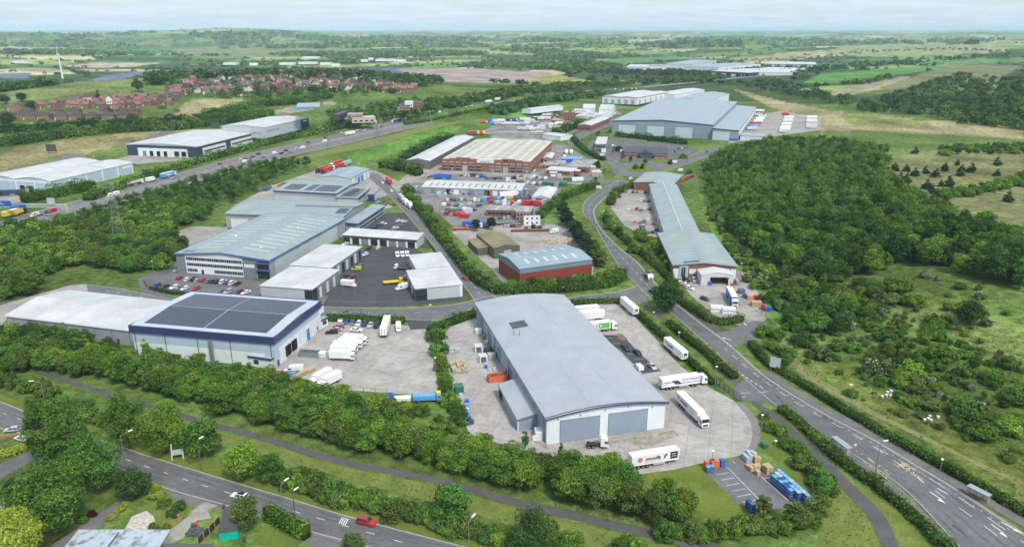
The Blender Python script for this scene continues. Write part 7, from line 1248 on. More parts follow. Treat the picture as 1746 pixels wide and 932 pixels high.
def scrub(poly,sp,seed,group,desc,hr,fos,kinds=('bush',),holes=(),zl=None):
 pts=near_first(scatter(poly,sp,seed,.48,holes)); rs=random.Random(seed)
 for i,p in enumerate(pts):
  fo=rs.choice(fos); kd=rs.choice(kinds)
  tree('low_bush' if seed==36 else 'young_tree' if seed==41 else 'hedgerow_bush' if seed>36 else 'scrub_bush',(zl or zoned([(0,0,desc)],'bush'))(i,p,kd,fo),'shrub',p,kd,fo,rs.uniform(*hr),rs.uniform(.75,1.45),group,False)
scrub([(1330,560),(1322,520),(1340,490),(1420,500),(1500,492),(1560,520),(1640,580),(1746,640),(1746,800),(1680,775),(1600,715),(1500,672),(1420,630),(1360,590)],7.0,31,'bushes of the scrubby slope','on the scrubby slope',(2.0,5.4),['mid','lime','dark','olive','mid','lime','mid','blossom','hedge'],('bush','bush','bush','round'),zl=zoned([(1350,530,'below the lower corner of the wood'),(1440,520,'on the slope below the wood'),(1400,600,'beside the top of the dirt track'),(1490,640,'above the upper beehives'),(1560,560,'in the middle of the scrubby slope'),(1600,690,'above the lower beehives'),(1660,620,'right of the big dark bush-like tree'),(1720,660,'at the right edge of the scrubby slope'),(1700,760,'at the lower right of the scrubby slope')],'bush'))
scrub([(1560,520),(1540,470),(1600,470),(1746,520),(1746,640),(1640,580)],13,32,'bushes of the upper grassy slope','on the upper grassy slope below the wood',(1.6,3.6),['mid','olive','dark','blossom'])
scrub([(1205,352),(1232,392),(1300,462),(1330,520),(1322,560),(1300,520),(1262,470),(1225,410),(1198,350)],6.5,33,'bushes behind the green-roofed units','between the green-roofed units and the wood',(2,4.4),['lime','mid','blossom','olive'],('bush','bush','round'))
scrub([(1400,655),(1480,700),(1560,738),(1680,795),(1746,815),(1746,800),(1640,755),(1500,690),(1420,650)],15,34,'bushes along the dirt track','beside the dirt track',(1.2,2.6),['mid','hedge','olive'])
scrub([(1290,562),(1312,556),(1335,585),(1360,640),(1330,620),(1305,590)],6.5,35,'bushes beside the depot entrance','beside the depot entrance',(3,5),['mid','lime','mid'],('bush','round'))
scrub([(1335,575),(1330,520),(1420,505),(1560,520),(1746,600),(1746,830),(1640,770),(1480,690),(1390,640)],7.5,36,'small bushes of the scrubby slope','',(.9,2.2),['mid','lime','olive','hedge'],zl=zoned([(1360,540,'by the depot end of the slope'),(1460,530,'under the lower edge of the wood'),(1420,630,'along the upper dirt track'),(1520,690,'round the upper beehives'),(1600,730,'round the lower beehives'),(1570,600,'in the middle of the slope'),(1680,620,'on the right of the slope'),(1700,770,'at the lower right of the slope')],'small bush'))
scrub([(1600,252),(1746,248),(1760,262),(1600,266)],9,37,'hedgerow above the dry field','in the hedgerow at the top of the dry field',(3,6),['mid','dark','lime'],('bush','round'))
scrub([(1580,335),(1640,325),(1746,300),(1760,312),(1660,335),(1590,345)],6,38,'hedgerow across the dry field','in the hedgerow crossing the dry field',(3,6),['mid','lime','lime'],('bush','round'))
scrub([(1300,470),(1340,470),(1420,490),(1500,480),(1540,500),(1500,560),(1420,575),(1360,570),(1325,530)],6.2,41,'young trees below the wood','',(3.2,6.8),['mid','lime','mid','dark','olive'],('round','bush','oak'),zl=zoned([(1330,500,'behind the depot goods'),(1400,510,'under the lower left edge of the wood'),(1490,500,'under the middle of the wood'),(1440,560,'at the top of the scrubby slope')],'young tree'))
# scattered pines on the dry field
rs_=random.Random(3)
for k,(x,y) in enumerate([(1545,292),(1560,300),(1578,296),(1595,302),(1610,292),(1632,282),(1640,290),(1655,294),(1700,300),(1605,335),(1596,345),(1610,350),(1618,318),(1590,330),(1580,322),(1535,305),(1525,292),(1612,262),(1560,262),(1700,282),(1718,344),(1604,318),(1545,312),(1636,300)]):
 tree('field_pine','dark conical pine scattered on the dry grass field, '+ORD[k]+' from the wood edge','tree',P(x,y),'cone','pine',rs_.uniform(6.5,11.5),1.45,'pines scattered on the dry field',False)
shrubs([(1045,262),(1055,258),(1150,262),(1165,270),(1142,280),(1100,280),(1075,276),(1060,272),(1012,262),(1000,256),(1020,232),(1100,236),(1110,240),(1120,241),(1140,244),(1205,262),(1190,285),(1175,296),(1084,288),(1096,287),(955,320),(985,300),(1000,322),(940,330),(1015,310)],'trees round the roundabout','of the small trees round the roundabout',(2.5,6.5),['mid','dark','olive','lime'],14,('round','bush','slim'),'roadside_shrub')
for i,(x,y) in enumerate(along([(958,362),(966,380),(980,405),(996,428),(1012,445),(1028,457)],17,2,3)):tree('evergreen_tree','dark evergreen, '+ORD[i]+' from the top in the tall row beside the scrapyard','tree',P(x,y),'tall' if i%3 else 'round','pine' if i<14 else 'olive',8.2+(i*7%5)*.5,1.35,'tall evergreen row beside the scrapyard')
shrubs(along([(692,328),(708,348),(728,370),(745,392),(765,418)],16,6,21),'trees along the estate road','from the top beside the estate road',(5,8.5),['lime','mid','lime'],21,('round',),'roadside_tree')
shrubs(along([(862,492),(900,496),(950,492),(1000,487),(1045,478)],15,6,22),'trees below the red shed','from the left below the red shed',(4,6.5),['lime','mid','dark'],22,('round','bush'),'roadside_tree')
shrubs(along([(1078,392),(1096,405),(1108,420),(1120,430),(1130,448),(1142,462)],18,9,23),'bushes beside the depot wall','in the bushy corner beside the brick depot',(3,5.5),['lime','lime','mid'],23,('bush','round'),'corner_bush')
shrubs(along([(1030,370),(1046,392),(1070,416),(1100,440)],14,4,24),'trees of the trade unit hedge','in the hedge of the trade unit yard',(3.4,6),['mid','dark','lime'],24,('slim','bush','round'),'hedge_tree')
for i,(x,y,k,f,h) in enumerate(((1088,289,'bush','gold',1.4),(1094,288,'bush','wine',2.4),(1099,289,'bush','gold',1.3))):tree('island_shrub',['yellow shrub on the left of the roundabout island','dark red shrub in the middle of the roundabout island','yellow shrub on the right of the roundabout island'][i],'shrub',P(x,y),k,f,h)
# ---- hedges (label, outline of the base line, width, height)
for a in [('long clipped hedge along the right side of the main road, between road and dirt track',[(1280,588),(1310,622),(1360,652),(1420,690),(1500,738),(1600,794),(1700,850),(1780,895)],3.0,2.2),('leafy hedge between the main road and the curved footpath, upper part',[(1330,700),(1360,722),(1385,745),(1420,778),(1460,808),(1500,835)],3.2,2.4),('leafy hedge between the main road and the curved footpath, lower part',[(1500,838),(1540,868),(1575,900),(1620,945)],3.0,2.2),('dark hedge between the main road and the yard-side footpath',[(1140,552),(1170,578),(1205,604),(1235,632),(1252,646)],3.2,2.4),('hedge on the yard side of the footpath, above the white trailers',[(1082,528),(1100,548),(1130,575),(1160,602),(1190,632),(1215,656)],2.6,2.0),('short hedge along the lower cross road at the top of the trailer yard',[(975,519),(1010,517),(1050,516),(1075,518)],3.4,2.2),('dark rounded hedge beside the depot entrance',[(1128,492),(1155,512),(1190,535),(1215,550),(1245,551),(1264,546)],3.6,2.6),('overgrown hedge along the estate road beside the scrapyard',[(690,335),(712,356),(735,385),(760,416),(790,455),(820,484),(850,500)],5.0,4.0),('green hedge below the red shed along the cross road',[(852,497),(900,500),(950,496),(1000,492),(1040,486),(1060,470)],6.0,4.4),('shaggy hedge between the main road and the trade units',[(1030,372),(1048,395),(1075,418),(1108,445),(1130,465),(1150,488)],3.4,2.6),('hedge round the top of the trade unit yard',[(1040,350),(1050,332),(1075,320),(1105,320)],5,4),('hedge along the road at the garage yard',[(920,372),(950,345),(985,330),(1018,318)],5,4.2),('low hedge in front of the office car park',[(258,492),(290,500),(320,502)],2,1.3),('hedge along the cross road above the lorry yard',[(556,545),(600,547),(650,549),(690,550)],4.0,2.6),('hedge left of the bow-roofed warehouse entrance',[(742,562),(770,552),(800,541),(812,538)],4,2.8),('bright green box-cut tall hedge beside the country road',[(456,882),(480,896),(505,908),(524,918)],2.8,4.0,'lime'),('yellow-green clipped garden hedge at the left edge',[(-20,785),(10,778),(44,766)],2.4,2.0,'gold'),('dark hedge at the left edge above the lower drive',[(-20,862),(28,845)],2.4,2.2,'dark'),('belt of bushes along the far side of the motorway',[(150,342),(230,312),(300,290),(360,272),(440,250),(520,232),(640,206)],9,5,'mid'),('trees along the motorway beyond the bright meadow',[(690,213),(740,205),(800,192),(860,180)],5,4,'mid'),('bushy strip between the near left white unit and the motorway',[(40,345),(80,338),(120,330),(160,322)],10,7,'mid'),('dark hedgerow in front of the row of brick houses',[(-20,226),(60,222),(140,216),(240,212),(330,208)],14,7,'dark'),('thick line of bushes below the house row',[(-20,250),(60,240),(150,228),(240,222),(320,218),(400,206),(460,196)],24,8,'mid'),('bushes between the estate field and the village',[(340,205),(400,190),(450,180),(500,176),(560,166)],22,7,'mid'),('tall trees behind the brick factory row',[(680,292),(700,272),(730,254),(770,240)],9,8,'dark'),('shrubs behind the shed with blue doors',[(650,285),(690,290),(715,300)],10,6,'mid'),('evergreen hedge in front of the big grey shed',[(1050,232),(1100,238),(1170,246)],6,5,'dark'),('hedge along the road by the tower',[(975,235),(990,252),(1015,268),(1030,274)],5,3,'dark'),('trees at the bend near the market',[(945,232),(970,222),(990,214)],9,8,'mid')]:
 lab,px,w,h,*f=a; y=px[len(px)//2][1]; far=y<300
 hedge(lab,px,w,h,f[0] if f else 'hedge',.5 if y>450 else .7 if not far else 1.3,(6 if y>450 else 4) if not far else 1.0,seed=len(lab),rough=.12 if 'clipped' in lab or 'box' in lab else .75 if not far else 1.2,step=1.2 if not far else 3)
 # ---- far woods and hedgerow trees
def px_scatter(poly,n,seed,hr,wr,clump=0):
 a=np.array(poly); rs=np.random.RandomState(seed); out=[]; lo,hi=a.min(0),a.max(0)
 while len(out)<n:
  x,y=rs.uniform(lo[0],hi[0]),rs.uniform(lo[1],hi[1])
  if inside([x],[y],poly)[0]:
   q=P(x,y); s=math.sin(q.x/210+1.7*math.sin(q.y/340))+math.sin(q.y/290+1.3*math.sin(q.x/400)+seed)
   if not clump or s>.1:out.append(q)
 return np.array([tuple(p) for p in out]),rs.uniform(*hr,n),rs.uniform(*wr,n)
for i,(nm,lab,poly,n,hr,wr,fo,nl) in enumerate([('far_wood','dark woods along the motorway beyond the bright meadow',[(700,196),(760,176),(860,158),(960,146),(1100,136),(1230,128),(1240,140),(1100,146),(1000,152),(905,163),(830,174)],420,(7,12),(8,14),'mid',60),('far_wood','dark woods between the motorway and the market',[(830,190),(905,172),(1000,160),(1030,158),(1030,168),(950,175),(900,186),(850,200)],200,(7,11),(8,12),'dark',60),('far_wood','dark scrub woods on the hills to the upper right',[(1240,142),(1290,152),(1390,172),(1480,192),(1560,196),(1660,214),(1760,224),(1760,138),(1640,126),(1560,150),(1480,176),(1400,158),(1330,140)],800,(6,11),(7,13),'dark',60),('far_wood','line of trees along the foot of the upper right fields',[(1150,110),(1300,112),(1400,116),(1500,106),(1600,98),(1720,92),(1720,98),(1600,106),(1480,116),(1360,126),(1200,128)],360,(8,13),(9,16),'dark',40),('far_wood','long dark wood behind the village',[(235,130),(330,126),(470,118),(620,124),(700,132),(760,142),(720,150),(640,142),(480,134),(350,138),(260,148)],420,(10,16),(10,18),'dark',50),('far_wood','trees among the village gardens',[(270,150),(350,142),(470,136),(640,140),(700,150),(660,166),(560,168),(430,170),(320,164)],150,(7,12),(7,12),'dark',50),('far_wood','bushes round the service area',[(560,196),(640,176),(720,170),(780,172),(800,180),(740,196),(640,204),(560,222),(545,232),(560,212)],220,(5,9),(6,10),'mid',60),('far_wood','woods in the valley beyond the spoil heaps',[(330,112),(480,104),(700,104),(1000,104),(1060,112),(1200,110),(1100,122),(960,128),(900,118),(700,112),(560,116),(420,118)],620,(8,13),(12,22),'mid',30),('far_wood','tree belts beyond the gorse patch',[(950,128),(1080,118),(1200,122),(1230,128),(1100,136),(980,146),(930,146)],300,(8,12),(9,15),'dark',40),('far_wood','dark hedgerows round the solar fields',[(0,136),(60,138),(140,134),(240,130),(330,124),(320,130),(220,136),(130,142),(40,152),(0,158)],160,(7,11),(8,14),'dark',40),('far_wood','blue-green distant woods on the left',[(0,86),(120,86),(300,92),(330,100),(250,104),(100,106),(0,112)],300,(10,15),(16,30),'mid',20),('far_wood','blue-green distant woods in the middle',[(300,100),(420,88),(620,92),(900,84),(1200,84),(1240,96),(1000,100),(700,100),(420,106)],820,(10,15),(18,34),'mid',16),('far_wood','woods on the distant ridge',[(0,62),(150,56),(330,56),(520,62),(800,66),(1200,66),(1500,70),(1740,62),(1740,74),(1500,78),(1150,82),(700,82),(300,84),(0,80)],1500,(12,18),(34,80),'mid',12),('field_hedgerow','thin hedgerows crossing the upper right fields',along([(1250,105),(1400,98),(1480,88),(1600,84),(1720,88)],90,4,3),0,(5,8),(9,16),'dark',26)]):
 if n:pts,hs,ws=px_scatter(poly,n,40+i,hr,wr,i>6)
 else:pts=np.array([tuple(P(*p)) for p in poly]); rs=np.random.RandomState(i); hs,ws=rs.uniform(*hr,len(pts)),rs.uniform(*wr,len(pts))
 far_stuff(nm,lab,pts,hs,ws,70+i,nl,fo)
def edge_trees(n,seed):
 rs=np.random.RandomState(seed); a,r=np.radians(rs.uniform(-37,37,n)),1500*(6.5**rs.rand(n)); x,y=np.sin(a)*r,np.cos(a)*r; k=cells(x,y,215,3,1.6)[1]<.05; q=[Q((a_,b_,float(c_))) for a_,b_,c_ in zip(x,y,terr(x,y))]; qx,qy=np.array(q).T
 for poly,_c,_b in FIELDS:k&=~inside(qx,qy,poly)
 x,y=x[k],y[k]; return np.stack([x,y,terr(x,y)],1)
_p=edge_trees(26000,5); _r=np.random.RandomState(2); far_stuff('field_hedgerow','hedgerow trees between the fields of the far valley',_p,_r.uniform(4,10,len(_p)),_r.uniform(7,17,len(_p)),91,12,'dark')
# ---- long grass and white flowers
def tufts(name,label,polys,sp,h,fo,seed,w=.35):
 V,Qd,T=[],[],[]; o=0; rs=np.random.RandomState(seed)
 for k,poly in enumerate(polys):
  p=scatter(poly,sp,seed+k,.5); keep=rs.rand(len(p))<.5+.5*np.sin(p[:,0]/6.1)*np.sin(p[:,1]/7.7); p=p[keep]; n=len(p); hh=h*rs.uniform(.5,1.3,n)
  q=p+np.stack([rs.normal(0,.1,n),rs.normal(0,.1,n),hh*.45],1); d=unit(rs.normal(0,.45,(n,3))+[0,-.25,1])
  v,qq=leaves(q,d,np.full(n,h*1.5),rs,.5); V.append(v); Qd.append(qq+o); o+=len(v); T.append(np.clip(.5+.3*np.sin(p[:,0]/9)*np.sin(p[:,1]/8)+rs.normal(0,.2,n),0,1))
 return tag(link(name,npmesh(name,np.concatenate(V),np.concatenate(Qd),[FO[fo]],tone=np.concatenate(T))),label,'plants',kind='stuff')
tufts('long_grass','rough long grass on the slope right of the main road',[[(1300,600),(1330,560),(1420,560),(1560,620),(1746,700),(1746,850),(1600,775),(1450,690)],[(1480,480),(1600,470),(1746,520),(1746,650),(1600,560)]],1.5,.55,'tuft',3)
tufts('long_grass','rough grass along the cycle path and verges',[[(345,732),(600,800),(880,872),(1100,930),(1000,930),(780,880),(560,810),(380,755)],[(1310,715),(1400,800),(1480,880),(1495,960),(1400,960),(1415,860),(1340,760)],[(640,690),(740,730),(830,770),(760,770),(640,720),(560,690)]],1.3,.45,'tuft',8)
tufts('white_wildflowers','white cow parsley flowering along the path and scrub',[[(940,856),(1020,872),(1090,888),(1085,896),(1000,880),(935,864)],[(770,818),(830,832),(828,838),(768,824)],[(1165,902),(1240,912),(1240,918),(1160,908)],[(1460,610),(1540,620),(1560,650),(1480,640)],[(1690,590),(1746,600),(1746,660),(1680,640)],[(1250,480),(1300,520),(1325,560),(1300,540),(1258,500)],[(1560,520),(1640,560),(1610,570),(1560,545)]],.85,.42,'blossom',5)
# ================================================================ yard goods, posts and signs
def at(px,py,dz=.05):p=P(px,py); return Vector((p.x,p.y,p.z+dz))
def head(a,b):d=P(*b)-P(*a); return math.atan2(d.y,d.x)
def crate(mb,x,y,z,w,d,h,m,lid=None):
 """slatted pallet box: base runners, body, raised rim"""
 mb.box(x,x+w,y,y+d,z+.14,z+h-.03,m)
 for k in (0,.5,1):mb.box(x+(w-.12)*k,x+(w-.12)*k+.12,y,y+d,z,z+.14,m)
 for k in range(4):mb.box(x-.02,x+w+.02,y-.02,y-.005,z+.2+k*(h-.3)/4,z+.2+(k+.55)*(h-.3)/4,lid or m)
 mb.box(x-.02,x+w+.02,y-.02,y+d+.02,z+h-.09,z+h,lid or m)
def stack_obj(name,label,p,rz,nx,ny,nz,w,d,h,mats,cat,group=None,seed=0,gap=.06,part='crate',vary=0):
 rq=random.Random(seed); t=thing(name,label,cat,p,rz,group); cache={}
 for i in range(nx):
  for j in range(ny):
   n=max(1,nz-(rq.randint(0,vary) if vary else 0))
   for k in range(n):
    m,l=rq.choice(mats)
    if (m,l) not in cache:mb=MB(); crate(mb,0,0,0,w,d,h,B.get(m) or V_[m],B.get(l) if l else None); cache[(m,l)]=mb.mesh(part)
    o=link(part,cache[(m,l)],t,(i*(w+gap)+rq.uniform(-.04,.04),j*(d+gap)+rq.uniform(-.04,.04),k*h))
 return t
B['blue_lid']=mat('sunbleached_blue',(0.16,0.36,0.55),.6,.3,noise=.2,nscale=1); B['crate_blue']=mat('crate_blue',(0.025,0.09,0.27),.6,.3,noise=.2,nscale=1.5); B['crate_grey']=mat('crate_grey',(0.40,0.44,0.49),.6,.3,noise=.12,nscale=1.5)
Zc=Z6; rz=head(Zc(905,700),Zc(640,460))
pb=at(*Zc(912,690)); ux,uy=Vector((math.cos(rz),math.sin(rz),0)),Vector((math.sin(rz),-math.cos(rz),0))
for i,(k,sh,n,lab) in enumerate(((0,0,6,'near row of stacked blue pallet boxes along the bay line'),(1,-1.3,8,'middle row of stacked blue pallet boxes in the bay'),(2,-4.0,11,'longest row of stacked blue pallet boxes beside the grass'))):stack_obj('pallet_box_row',lab,pb+uy*(1.3*k+.9)+ux*sh,rz,n,1,3,1.15,1.05,.8,[('crate_blue','blue_lid'),('crate_blue','crate_blue'),('crate_blue','blue_lid'),('crate_blue','crate_grey')],'pallet boxes','rows of blue pallet boxes',i,part='pallet_box')
stack_obj('pallet_box_stack','short stack of blue pallet boxes at the head of the long rows',at(*Zc(772,565))+uy*.8,rz,2,1,3,1.2,1.05,.78,[('crate_blue','blue_lid')],'pallet boxes',part='pallet_box'); stack_obj('pallet_box_stack','lone stack of blue pallet boxes at the bottom of the marked bays',at(*Zc(545,835)),rz+.1,2,1,3,1.2,1.1,.85,[('crate_blue','crate_blue'),('crate_blue','blue_lid')],'pallet boxes',part='pallet_box')
for i,(x,y,m,lab) in enumerate(((60,365,'orange','orange stack at the left end of the bay, beside the lawn'),(120,345,'blue','bright blue stack between the two orange ones'),(165,350,'orange','wide orange stack in the middle of the coloured group'),(222,345,'blue','bright blue stack at the right end of the coloured group'))):stack_obj('bulk_bin_stack',lab,at(*Zc(x,y)),rz,1,1 if i!=2 else 2,2,1.2,1.15,1.0,[(m,m)],'bins','coloured bins on the bay',i,part='bulk_bin')
stack_obj('crate_pile','openwork blue crates in front of the orange stack',at(*Zc(110,400)),rz,1,2,4,1.1,1.0,.42,[('crate_blue','blue_lid')],'crates',part='crate')
stack_obj('tray_stack','tall stacks of grey plastic trays beside the cobbled border',at(*Zc(560,285)),rz,2,3,6,1.2,1.0,.4,[('crate_grey','crate_grey')],'trays',seed=4,vary=2,part='tray'); stack_obj('pallet_stack','stack of wooden pallets behind the pile of pallets',at(*Zc(610,300)),rz,1,2,7,1.2,1.0,.28,[('timber','timber')],'pallets',seed=5,part='pallet',vary=2)
stack_obj('pallet_stack','big pile of wooden pallets in the bay',at(*Zc(605,380)),rz,2,3,5,1.2,1.0,.3,[('timber','timber')],'pallets',seed=6,vary=3,part='pallet'); stack_obj('pallet_stack','tall wooden pallet stack nearest the blue boxes',at(*Zc(735,415)),rz,2,2,7,1.2,1.0,.3,[('timber','timber')],'pallets',seed=7,vary=2,part='pallet'); stack_obj('pallet_stack','small wooden pallet stack out in the bay',at(*Zc(600,440)),rz,1,1,4,1.2,1.0,.32,[('timber','timber')],'pallets',part='pallet')
q=thing('waste_bin','dark green lidded bin on the grass beside the cobbled border','bin',at(*Zc(640,140)),rz); MB().hexa([(-.7,-.6,0),(.7,-.6,0),(.7,.6,0),(-.7,.6,0),(-.85,-.7,1.3),(.85,-.7,1.3),(.85,.7,1.3),(-.85,.7,1.3)],B['green']).build('bin_body',q); MB().box(-.9,.9,-.75,.75,1.3,1.45,B['green']).build('lid',q)
# goods left of the warehouse
a8=z_(720,540,8.71); b8=z_(740,630,8.71); wr=head((936,758),(815,545))
B['slab']=mat('buff_blocks',(0.42,0.36,0.26),.9,.15,noise=.15,nscale=1)
stack_obj('block_pallets','four rows of buff paving-block pallets left of the warehouse',at(*a8(455,850)),wr+math.pi*1.5,5,6,2,1.0,1.1,.85,[('slab','slab')],'paving blocks',seed=2,vary=1,part='block_pallet'); stack_obj('slab_pallets','pallets of pale grey wrapped sheets left of the warehouse',at(*a8(345,560)),wr+math.pi*1.5,3,2,2,1.7,1.3,.75,[('crate_grey','crate_grey')],'wrapped pallets',seed=3,vary=1,part='wrapped_pallet')
stack_obj('water_tank','white cube tank by the left wall of the warehouse',at(*a8(800,270)),wr+math.pi*1.5,1,1,1,2.2,2.2,2.0,[('white','white')],'tank',part='tank_body'); stack_obj('timber_crate','brown wooden crate beside the white cube tank',at(*a8(890,325)),wr+math.pi*1.5,1,1,1,1.4,1.2,1.2,[('timber','timber')],'crate',part='crate'); stack_obj('white_bag','white bulk bag by the warehouse door',at(*a8(935,405)),wr+math.pi*1.5,1,1,1,1,1,1.1,[('white','white')],'bag',part='bag')
for i,(x,y) in enumerate(((790,540),(860,690))):
 t=thing('machine_frame',['white slotted steel machine frame, farther','white slotted steel machine frame, nearer'][i]+' of two left of the warehouse','machine',at(*a8(x,y)),wr+math.pi*1.5,'white machine frames'); mb=MB()
 for u in (0,2.4):[mb.box(u,u+.3,v,v+.3,0,2.2,B['white']) for v in (0,1.3,2.6)]
 mb.build('post',t); mb=MB(); [mb.box(0,2.7,v,v+.35,2.2,2.4,B['white']) for v in (0,1.3,2.6)]; [mb.box(u,u+.4,0,2.95,2.21,2.41,B['white']) for u in (0,1.15,2.3)]; mb.build('slotted_top',t); MB().box(.5,2.2,.5,2.4,.1,1.3,B['shed_grey']).build('motor',t)
def skip(label,p,rz,L_,W_,H,m,fill):
 t=thing('open_skip',label,'skip',p,rz); mb=MB(); o=.25
 for q in (((0,0),(L_,0)),((L_,0),(L_,W_)),((L_,W_),(0,W_)),((0,W_),(0,0))):
  (x0,y0),(x1,y1)=q; mb.bar((x0,y0,H/2),(x1,y1,H/2),.1,m,H)
  n=max(2,int(math.hypot(x1-x0,y1-y0)/.9))
  for k in range(n+1):x,y=x0+(x1-x0)*k/n,y0+(y1-y0)*k/n; mb.box(x-.09,x+.09,y-.09,y+.09,0,H,m)
 mb.box(0,L_,0,W_,.05,.12,m); mb.build('skip_body',t); rq=random.Random(len(label)); mb=MB()
 for k in range(14):x,y,s=rq.uniform(.5,L_-.9),rq.uniform(.4,W_-.8),rq.uniform(.3,.7); mb.box(x,x+s,y,y+s,H*.3,H*rq.uniform(.75,1.0),fill)
 mb.build('load',t); return t
skip('large orange open-topped skip left of the warehouse',at(*a8(992,985)),wr+math.pi*1.5,6.2,2.4,2.3,B['orange'],B['rust']); skip('black steel open frame skip behind the white machine frames',at(*a8(945,560)),wr+math.pi*1.5,2.6,3.0,1.4,B['dark_clad'],B['shed_grey']); stack_obj('grey_tank','grey steel box tank beside the white machine frames',at(*a8(985,640)),wr+math.pi*1.5,1,1,1,2.4,2.2,1.9,[('pale_clad','pale_clad')],'tank',part='tank_body')
def drum(label,p,r,h,m,cat='barrel'):t=thing('barrel',label,cat,p); MB().cyl((0,0,0),(0,0,h),r,r,m,14).build('barrel_body',t); MB().cyl((0,0,h),(0,0,h+.06),r*1.05,r*1.05,m,14).build('rim',t); return t
drum('bright blue barrel between the machine frames and the orange skip',at(*a8(945,760)),.55,1.0,B['blue'])
for i,(x,y) in enumerate(((985,820),(1050,810))):stack_obj('white_ibc_tank',['white cage tank behind the orange skip, left','white cage tank behind the orange skip, right'][i]+' one',at(*a8(x,y)),wr+math.pi*1.5,1,1,1,1.1,1.0,1.1,[('white','crate_grey')],'tank','white cage tanks',part='tank_body')
t=thing('steel_cabin','green steel cabin on the left edge of the warehouse yard','cabin',at(*b8(325,375)),wr+math.pi*1.5); MB().box(0,2.6,0,3.0,.15,2.5,B['green']).build('cabin_body',t); MB().box(-.06,2.66,-.06,3.06,2.5,2.6,B['green']).build('cabin_roof',t); MB().box(.6,1.6,-.04,0,.2,2.1,B['green']).build('door',t)
drum('pale cable drum in front of the green steel cabin',at(*b8(400,390)),.75,.7,B['pale_clad'],'cable drum')
for i,(x,y,m,h,lab) in enumerate(((490,500,'blue',1.2,'dark blue wheelie bin at the top of the bin line by the strip of bushes'),(488,560,'sky_blue',1.2,'lighter blue bin second in the line by the strip of bushes'),(488,612,'tent',.8,'pale lilac bin third in the line by the strip of bushes'),(510,690,'sky_blue',1.4,'clear blue container fourth in the bin line'),(522,765,'navy',1.2,'navy bin near the bottom of the bin line'),(518,815,'green',.7,'bright green crate at the bottom of the bin line'),(560,800,'navy',1.1,'navy bin standing out right of the bin line'))):t=thing('wheelie_bin',lab,'bin',at(*b8(x,y)),wr); MB().hexa([(-.5,-.5,0),(.5,-.5,0),(.5,.5,0),(-.5,.5,0),(-.6,-.6,h),(.6,-.6,h),(.6,.6,h),(-.6,.6,h)],B[m]).build('bin_body',t); MB().box(-.64,.64,-.64,.64,h,h+.1,B[m]).build('lid',t)
# goods in the haulage yard
a5=z_(430,530); hr_=head(a5(460,480),a5(640,500))
skip('dark blue skip full of rusty scrap beside the dock doors',at(*a5(465,455)),head(a5(465,455),a5(640,465)),7.0,2.4,1.9,B['steel_blue'],B['rust']); stack_obj('wrapped_bales','white wrapped bales between the skip and the box lorries',at(*a5(650,462)),hr_,2,2,2,1.3,1.1,.9,[('white','white'),('crate_grey','white')],'bales',part='bale')
stack_obj('timber_stack','long stack of sawn timber at the lower edge of the lorry yard',at(*a5(450,680)),head(a5(450,680),a5(600,600)),5,2,3,1.6,1.1,.5,[('timber','timber')],'timber',seed=8,vary=1,part='timber_bundle'); skip('blue skip lying beside the timber stack',at(*a5(320,660)),head(a5(320,660),a5(440,650)),4.4,2.2,1.2,B['steel_blue'],B['sky_blue']); skip('small red skip left of the blue skip',at(*a5(250,645)),head(a5(320,660),a5(440,650)),2.2,1.8,1.0,B['red'],B['rust'])
c3=z_(580,612,2.91); t=thing('blue_skip','dark blue container with a dark lid in the corner below the lorry yard','skip',at(*c3(222,212)),.1); MB().box(0,2.6,0,2.0,.1,2.2,B['blue']).build('skip_body',t); MB().box(.4,2.2,.3,1.7,2.2,2.3,B['dark_clad']).build('lid',t)
t=lorry('blue flatbed crane lorry behind the bushes in the yard corner',*seg(c3(358,212),c3(508,206)),'sky_blue','sky','flat'); MB().box(2.9,4.2,-.9,.9,2.85,3.15,B['yellow']).build('beacon_bar',t); MB().box(-4.3,2.5,-1.1,1.1,1.36,2.3,B['sky_blue']).build('load',t); t=thing('white_panel_stack','long low white sheet stack between the two blue things in the yard corner','sheets',at(*c3(270,214)),.12); [MB().box(0,5,0,2,.1+.28*k,.36+.28*k,V_['grp']).build('sheet',t) for k in range(4)]
# depot goods
a6=z_(1100,400); dr=head((1157,474),(1256,474))
for i,(x,y,m,n,lab) in enumerate(((1015,650,'timber',(2,2,2),'wooden crates at the back of the depot goods pile'),(1075,650,'red',(2,1,2),'red crates behind the wooden ones at the depot'),(1060,715,'timber',(3,2,2),'largest heap of pale wooden crates at the depot edge'),(1155,745,'red',(1,1,2),'red bin beside the blue bins at the depot entrance'),(1190,765,'blue',(2,1,2),'blue bins nearest the depot entrance'),(970,632,'blue',(1,1,2),'single blue bin in the depot goods line'),(850,532,'red',(1,1,2),'red container at the mouth of the tented porch'),(628,508,'blue',(1,1,2),'blue bin against the folded door of the tented porch'),(930,590,'shed_grey',(2,2,2),'dark metal cages along the depot fence'),(905,500,'mid_clad',(1,3,2),'grey metal cages beside the tented porch'))):stack_obj('crate_pile',lab,at(*a6(x,y)),dr,*n,1.3,1.2,1.0,[(m,m)],'crates','goods along the depot edge',i,part='crate')
for i,(x,y) in enumerate(((650,770),(765,785))):t=thing('white_container',['white container end behind the depot hedge, left','white container end behind the depot hedge, right'][i]+' of two','container',at(*a6(x,y)),dr-.12,'white containers behind the hedge'); MB().box(0,5.2,0,2.4,.1,2.5,V_['grp']).build('container_body',t); MB().box(.05,5.15,-.04,-.0,1.0,1.5,B['pale_clad'] if i==0 else inkb).build('livery',t)
stack_obj('steel_beam_stack','long steel beams lying in the scrap yard',at(*z_(680,340)(1115,325)),head(z_(680,340)(1115,325),z_(680,340)(1380,320)),1,4,2,22,.5,.5,[('rust','rust')],'beams',part='beam');
